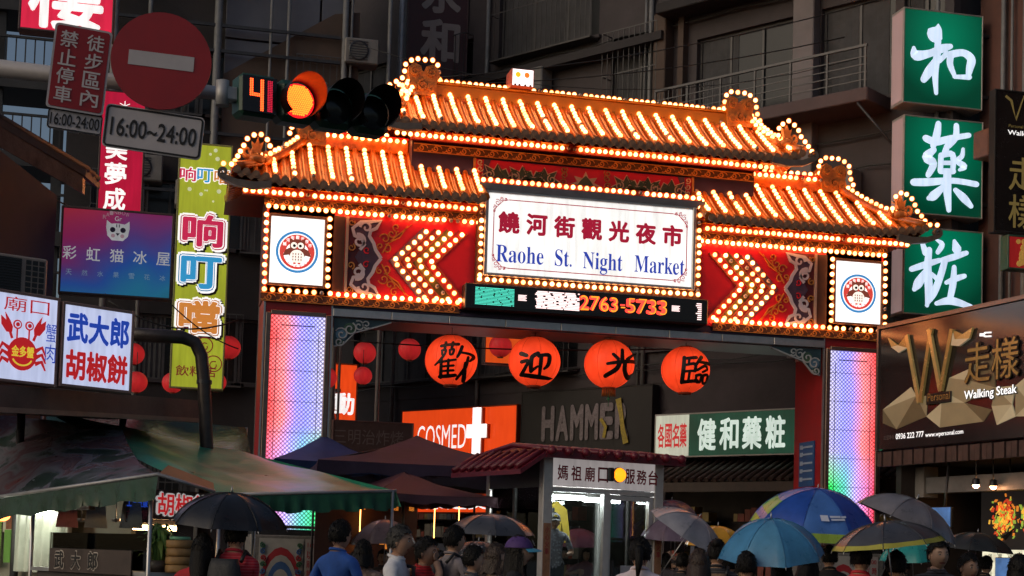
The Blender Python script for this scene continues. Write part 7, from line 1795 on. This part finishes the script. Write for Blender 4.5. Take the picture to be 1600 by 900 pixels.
    for i in range(k_):
        for j in range(n):
            q = (i*n+j, (i+1)*n+j, (i+1)*n+(j+1) % n, i*n+(j+1) % n)
            if sum(t in keep for t in q) >= 3: hb.add([hv[t] for t in q], [(0, 1, 2, 3)], 0, True)
    # loose locks that break up the outline
    ks = [t for t in keep if hv[t].z-hc.z > -.09]
    for _ in range(240):
        t = ks[random.randrange(len(ks))]; p = hv[t]; d = (p-hc).normalized(); fl = V((random.gauss(0, .5), random.gauss(.25, .5), -.9+.5*d.z)); fl = (fl-d*fl.dot(d)*.75).normalized()
        ln = random.uniform(.018, .042); sd = fl.cross(d).normalized()*random.uniform(.003, .007); q = p-fl*.008
        hb.add([q-sd-d*.004, q+sd-d*.004, q+fl*ln+d*random.uniform(.0, .012), q+d*.004], [(0, 1, 2), (1, 3, 2), (3, 0, 2)], 0, False)
    if hair in ('long', 'bob'):
        vs = []; m_ = 22; rows = 9; drop = .40 if hair == 'long' else .12
        for r_ in range(rows):
            t = r_/(rows-1)
            for j in range(m_+1):
                a = R(62)+R(236)*j/m_; rx = .092+.02*t+.008*math.sin(j*2.3+r_*.4); ry = .112+.02*t
                vs.append(hc+V((math.sin(a)*rx, -math.cos(a)*ry+.02*t, -.0-drop*t+.012*math.sin(j*1.7)*t)))
        hb.add(vs, [(r_*(m_+1)+j, (r_+1)*(m_+1)+j, (r_+1)*(m_+1)+j+1, r_*(m_+1)+j+1) for r_ in range(rows-1) for j in range(m_)], 0, True)
    if hair == 'bun': hb.ball(hc+V((0, .075, .10)), (.045, .045, .042), 12, 8)
    if hair == 'ponytail': hb.tube([hc+V((0, .09, .05)), hc+V((0, .14, .03)), hc+V((0, .15, -.08)), hc+V((.01, .13, -.2))], [.025, .034, .03, .008], 10)
    bmx = hb.build('hair', hm, o); bmx.scale = (H, H, H)
    bm = bmesh.new(); bm.from_mesh(bmx.data); bmesh.ops.remove_doubles(bm, verts=bm.verts, dist=1e-5); bm.to_mesh(bmx.data); bm.free()
    return o, H, hc
def cap(o, H, hc, c, peak, mark=None):
    """baseball cap: a thing worn on the head"""
    b = MB(); n = 24; vs = []; k_ = 7
    for i in range(k_+1):
        ph = R(4)+R(80)*i/k_
        for j in range(n): a = 2*math.pi*j/n; vs.append(hc+V((math.sin(ph)*math.sin(a)*.096, -math.sin(ph)*math.cos(a)*.116, .030+math.cos(ph)*.108)))
    b.add(vs, [(i*n+j, (i+1)*n+j, (i+1)*n+(j+1) % n, i*n+(j+1) % n) for i in range(k_) for j in range(n)], 0, True); b.ball(hc+V((0, 0, .14)), .008, 8, 5)
    cp = thing('cap', *c[1:], loc=o.location, rz=o.rotation_euler.z)
    q = b.build('crown', c[0], cp); q.scale = (H,)*3
    p = MB(); vs = []
    for i in range(9):
        a = R(-58+116*i/8)
        for (r_, z) in ((1.0, .042), (1.35, .034), (1.66, .022)): ext = 1+(r_-1)*math.cos(a)**.7; vs.append(hc+V((math.sin(a)*.096*(1+.12*(r_-1)), -math.cos(a)*.114*ext, z-.01*abs(math.sin(a))*r_)))
    p.add(vs, [(3*i+e, 3*i+3+e, 3*i+4+e, 3*i+1+e) for i in range(8) for e in range(2)], 0, True)
    q = p.build('peak', peak, cp); q.scale = (H,)*3
    return cp
person('person seen from behind with long black hair and red top under the black umbrella', 316, 860, 12.4, 176, (.45, .015, .025), hair='long')
o, H, hc = person('person in a red shirt seen from behind holding the black umbrella', 368, 838, 12.55, 170, (.50, .012, .03), hair='short', umb='u1', hand='r')
def backpack(o, H, label, c):
    bp = thing('backpack', label, 'backpack', o.location, o.rotation_euler.z); s = MB(); 
    vs = []; k_ = 8; n = 16
    for i in range(k_+1):
        t = i/k_; z = 1.0+.44*t; w_ = .145*(1-.25*t**4)*(1-.15*(1-t)**4); d_ = .10*(1-.35*t**3)
        for j in range(n):
            a = 2*math.pi*j/n; ca, sa = math.cos(a), math.sin(a); f = 1/max(abs(ca), abs(sa))**.55
            vs.append((ca*w_*f*.95, .215+sa*d_*f*.9, z))
    s.add(vs, [(i*n+j, i*n+(j+1) % n, (i+1)*n+(j+1) % n, (i+1)*n+j) for i in range(k_) for j in range(n)]+[tuple(range(n))[::-1], tuple(k_*n+j for j in range(n))], 0, True)
    q = s.build('bag', M('backpack_'+str(int(c[0]*100)), c, .6, var=.3, bump=.3), bp); q.scale = (H,)*3
    p = MB().box(-.10, .10, .30, .345, 1.04, 1.2, 0, .012); q = p.build('pocket', M('backpack_'+str(int(c[0]*100)), c), bp); q.scale = (H,)*3
    for x in (-.1, .1):
        q = MB().tube([(x, .13, 1.42), (x*1.05, .05, 1.50), (x*1.1, -.10, 1.44), (x*1.15, -.135, 1.25), (x*1.3, -.02, 1.08), (x, .12, 1.05)], .016, 6).build('strap', black, bp); q.scale = (H,)*3
backpack(o, H, 'black backpack on the red-shirted back at the left', (.02, .022, .026))
person('person in a blue shirt turning away beside the left gate pillar', 530, 838, 13.6, 140, (.03, .12, .48), hair='short')
person('person with a black bob and beige top between the blue and white shirts', 567, 866, 14.2, 175, (.45, .32, .25), hair='bob')
o, H, hc = person('person in a white polo shirt walking to the right', 622, 847, 12.6, 78, (.75, .76, .82), hair='short', hair_m=HAIRG, skin=1)
bg = thing('shoulder_bag', 'black shoulder bag across the white polo shirt', 'bag', o.location, o.rotation_euler.z)
q = MB().tube([(.12, .06, 1.45), (.10, -.10, 1.42), (-.02, -.155, 1.2), (-.17, -.08, .98)], .018, 6).tube([(.12, .06, 1.45), (.05, .15, 1.3), (-.1, .15, 1.1), (-.19, .05, .98)], .018, 6).build('strap', black, bg); q.scale = (H,)*3
q = MB().box(-.30, -.17, -.14, .14, .76, 1.0, 0, .03).build('bag', black, bg); q.scale = (H,)*3
person('person in a red shirt raising one hand to the chin, beside the white polo', 664, 864, 12.9, 70, (.65, .02, .03), hair='short', hand='r', raise_to=(-.06, -.14, 1.52), skin=1)
o, H, hc = person('person in a grey-brown shirt looking right under the dark grey umbrella', 708, 845, 14.6, 125, (.22, .19, .20), hair='short', umb='u3', hand='l')
backpack(o, H, 'dark teal backpack on the grey-brown shirt', (.02, .05, .06))
person('person half hidden under the speckled umbrella', 764, 868, 16.8, -30, (.05, .04, .045), hair='bob', umb='u4', hand='r')
person('person with brown hair and tan top left of the purple cap', 773, 874, 12.7, 95, (.38, .27, .2), hair='bob', hair_m=HAIRB)
o, H, hc = person('person in a black jacket with long hair and a purple cap', 808, 864, 12.2, 82, (.015, .015, .018), hair='long', sleeve='long')
cp = cap(o, H, hc, (M('cap_purple', (.07, .03, .16), .7, var=.2), 'purple baseball cap with white letter and light blue peak', 'cap'), M('cap_blue', (.05, .28, .45), .6, var=.1))
t = MB(); letters(t, 'N', 0, 0, .05, .055, 0, off=.04); q = t.build('cap_letter', wdim, cp); q.location = (hc+V((0, -.113, .085)))*H; q.rotation_euler = (R(-22), 0, 0); q.scale = (H,)*3
MB().box(.13, KW-.13, .12, KD-.13, .116, .46).build('floor', M('kiosk_floor', (.2, .2, .2), .6, var=.2), kiosk)
gp = kiosk.location+Matrix.Rotation(KR, 3, 'Z')@V((.52, .62, 0)); gD = (gp-CAM).dot(FW)
o, H, hc = person('guard in a pale shirt and dark cap standing inside the kiosk', 866, 815, gD, 8, (.40, .43, .50), hair='short', floor=.46, hand='l', raise_to=(.14, -.2, 1.12), stride=.02, skin=1)
cp = cap(o, H, hc, (M('cap_black', (.012, .012, .014), .6, var=.2), 'dark peaked cap with a small yellow badge on the guard', 'cap'), M('cap_black'))
q = MB().disc(0, 0, .022, 0, .006, 12, 0, 1.3, .8).build('badge', M('badge_yellow', (.6, .45, .04), .5, var=0), cp); q.location = (hc+V((0, -.115, .085)))*H; q.rotation_euler = (R(-20), 0, 0); q.scale = (H,)*3
person('person with a ponytail and pale pink top in front of the kiosk door', 1000, 866, 12.4, 172, (.72, .62, .68), hair='ponytail')
o, H, hc = person('person with a hair bun under the yellow umbrella', 1120, 866, 14.6, 168, (.02, .02, .022), hair='bun')
backpack(o, H, 'tan backpack below the hair bun', (.22, .14, .08))
person('person in black under the steeply tipped pale umbrella', 1066, 880, 17.0, 160, (.025, .025, .03), hair='short', umb='u7', hand='r')
person('person in dark clothes behind the yellow umbrella shaft', 1140, 884, 18.0, 150, (.03, .03, .035), hair='short', umb='u8', hand='r')
person('person in a mauve top under the light blue umbrella', 1222, 892, 13.7, 165, (.45, .34, .42), hair='bob', umb='u9', hand='l')
person('person in a black top between the two blue umbrellas', 1296, 872, 15.2, 178, (.02, .02, .022), hair='short', umb='u10', hand='l')
person('person in a dark grey top just left of the red top', 1262, 884, 14.4, 150, (.04, .04, .045), hair='bob')
person('person in a red top under the yellow-rimmed umbrella', 1345, 873, 12.8, 150, (.65, .04, .06), hair='short', umb='u12', hand='r')
person('young person with black hair facing the camera at the lower right', 1465, 868, 13.2, 12, (.035, .03, .03), hair='short', umb='u11', hand='r')
person('person in dark clothes under the teal umbrella', 1412, 884, 18.6, 170, (.03, .03, .03), hair='short', umb='u13', hand='r')
person('person in black under the black umbrella at the far right', 1540, 884, 19.1, 120, (.03, .028, .03), hair='short', umb='u14', hand='l')
person('person with long hair cut off by the right edge', 1592, 892, 12.4, 150, (.025, .022, .022), hair='long')
person('person seen through the kiosk glass holding the pink umbrella', 915, 868, 27.6, 20, (.25, .1, .12), hair='bob', umb='u15', hand='r')
person('person under the brownish translucent umbrella', 598, 872, 20.1, 10, (.1, .06, .05), hair='short', umb='u2', hand='r')
person('person under the navy umbrella behind the kiosk', 1062, 860, 26.2, 160, (.04, .04, .05), hair='short', umb='u5', hand='r')
person('person under the mauve umbrella right of the kiosk', 1040, 876, 23.1, 160, (.06, .05, .06), hair='bob', umb='u6', hand='r')
person('person in a dark top left edge behind the counter of the green-roofed stall', 222, 862, 16.6, 30, (.05, .045, .045), hair='short', skin=1)
person('person in a grey hooded top between the grey shirt and the dark umbrella', 738, 876, 13.4, 100, (.10, .10, .11), hair='short', sleeve='long')
person('person in an olive top right of the white polo and red shirt', 688, 878, 15.5, 40, (.12, .11, .05), hair='short')
person('person with a tan jacket behind the blue shirt', 552, 880, 15.8, 30, (.22, .14, .08), hair='bob', sleeve='long')
person('person in a brown top under the pale tipped umbrella edge', 1092, 882, 13.2, 165, (.10, .06, .05), hair='bob', hair_m=HAIRB)
person('person with short hair left of the mauve top under the light blue umbrella', 1166, 886, 13.0, 170, (.05, .05, .06), hair='short')
person('person in a dark coat between the red top and the young person', 1400, 886, 12.8, 160, (.03, .03, .04), hair='short', sleeve='long')
person('person in a grey shirt right of the young person facing the camera', 1512, 888, 13.4, 20, (.09, .09, .10), hair='short', skin=1)
bpy.data.scenes.remove(tmp)
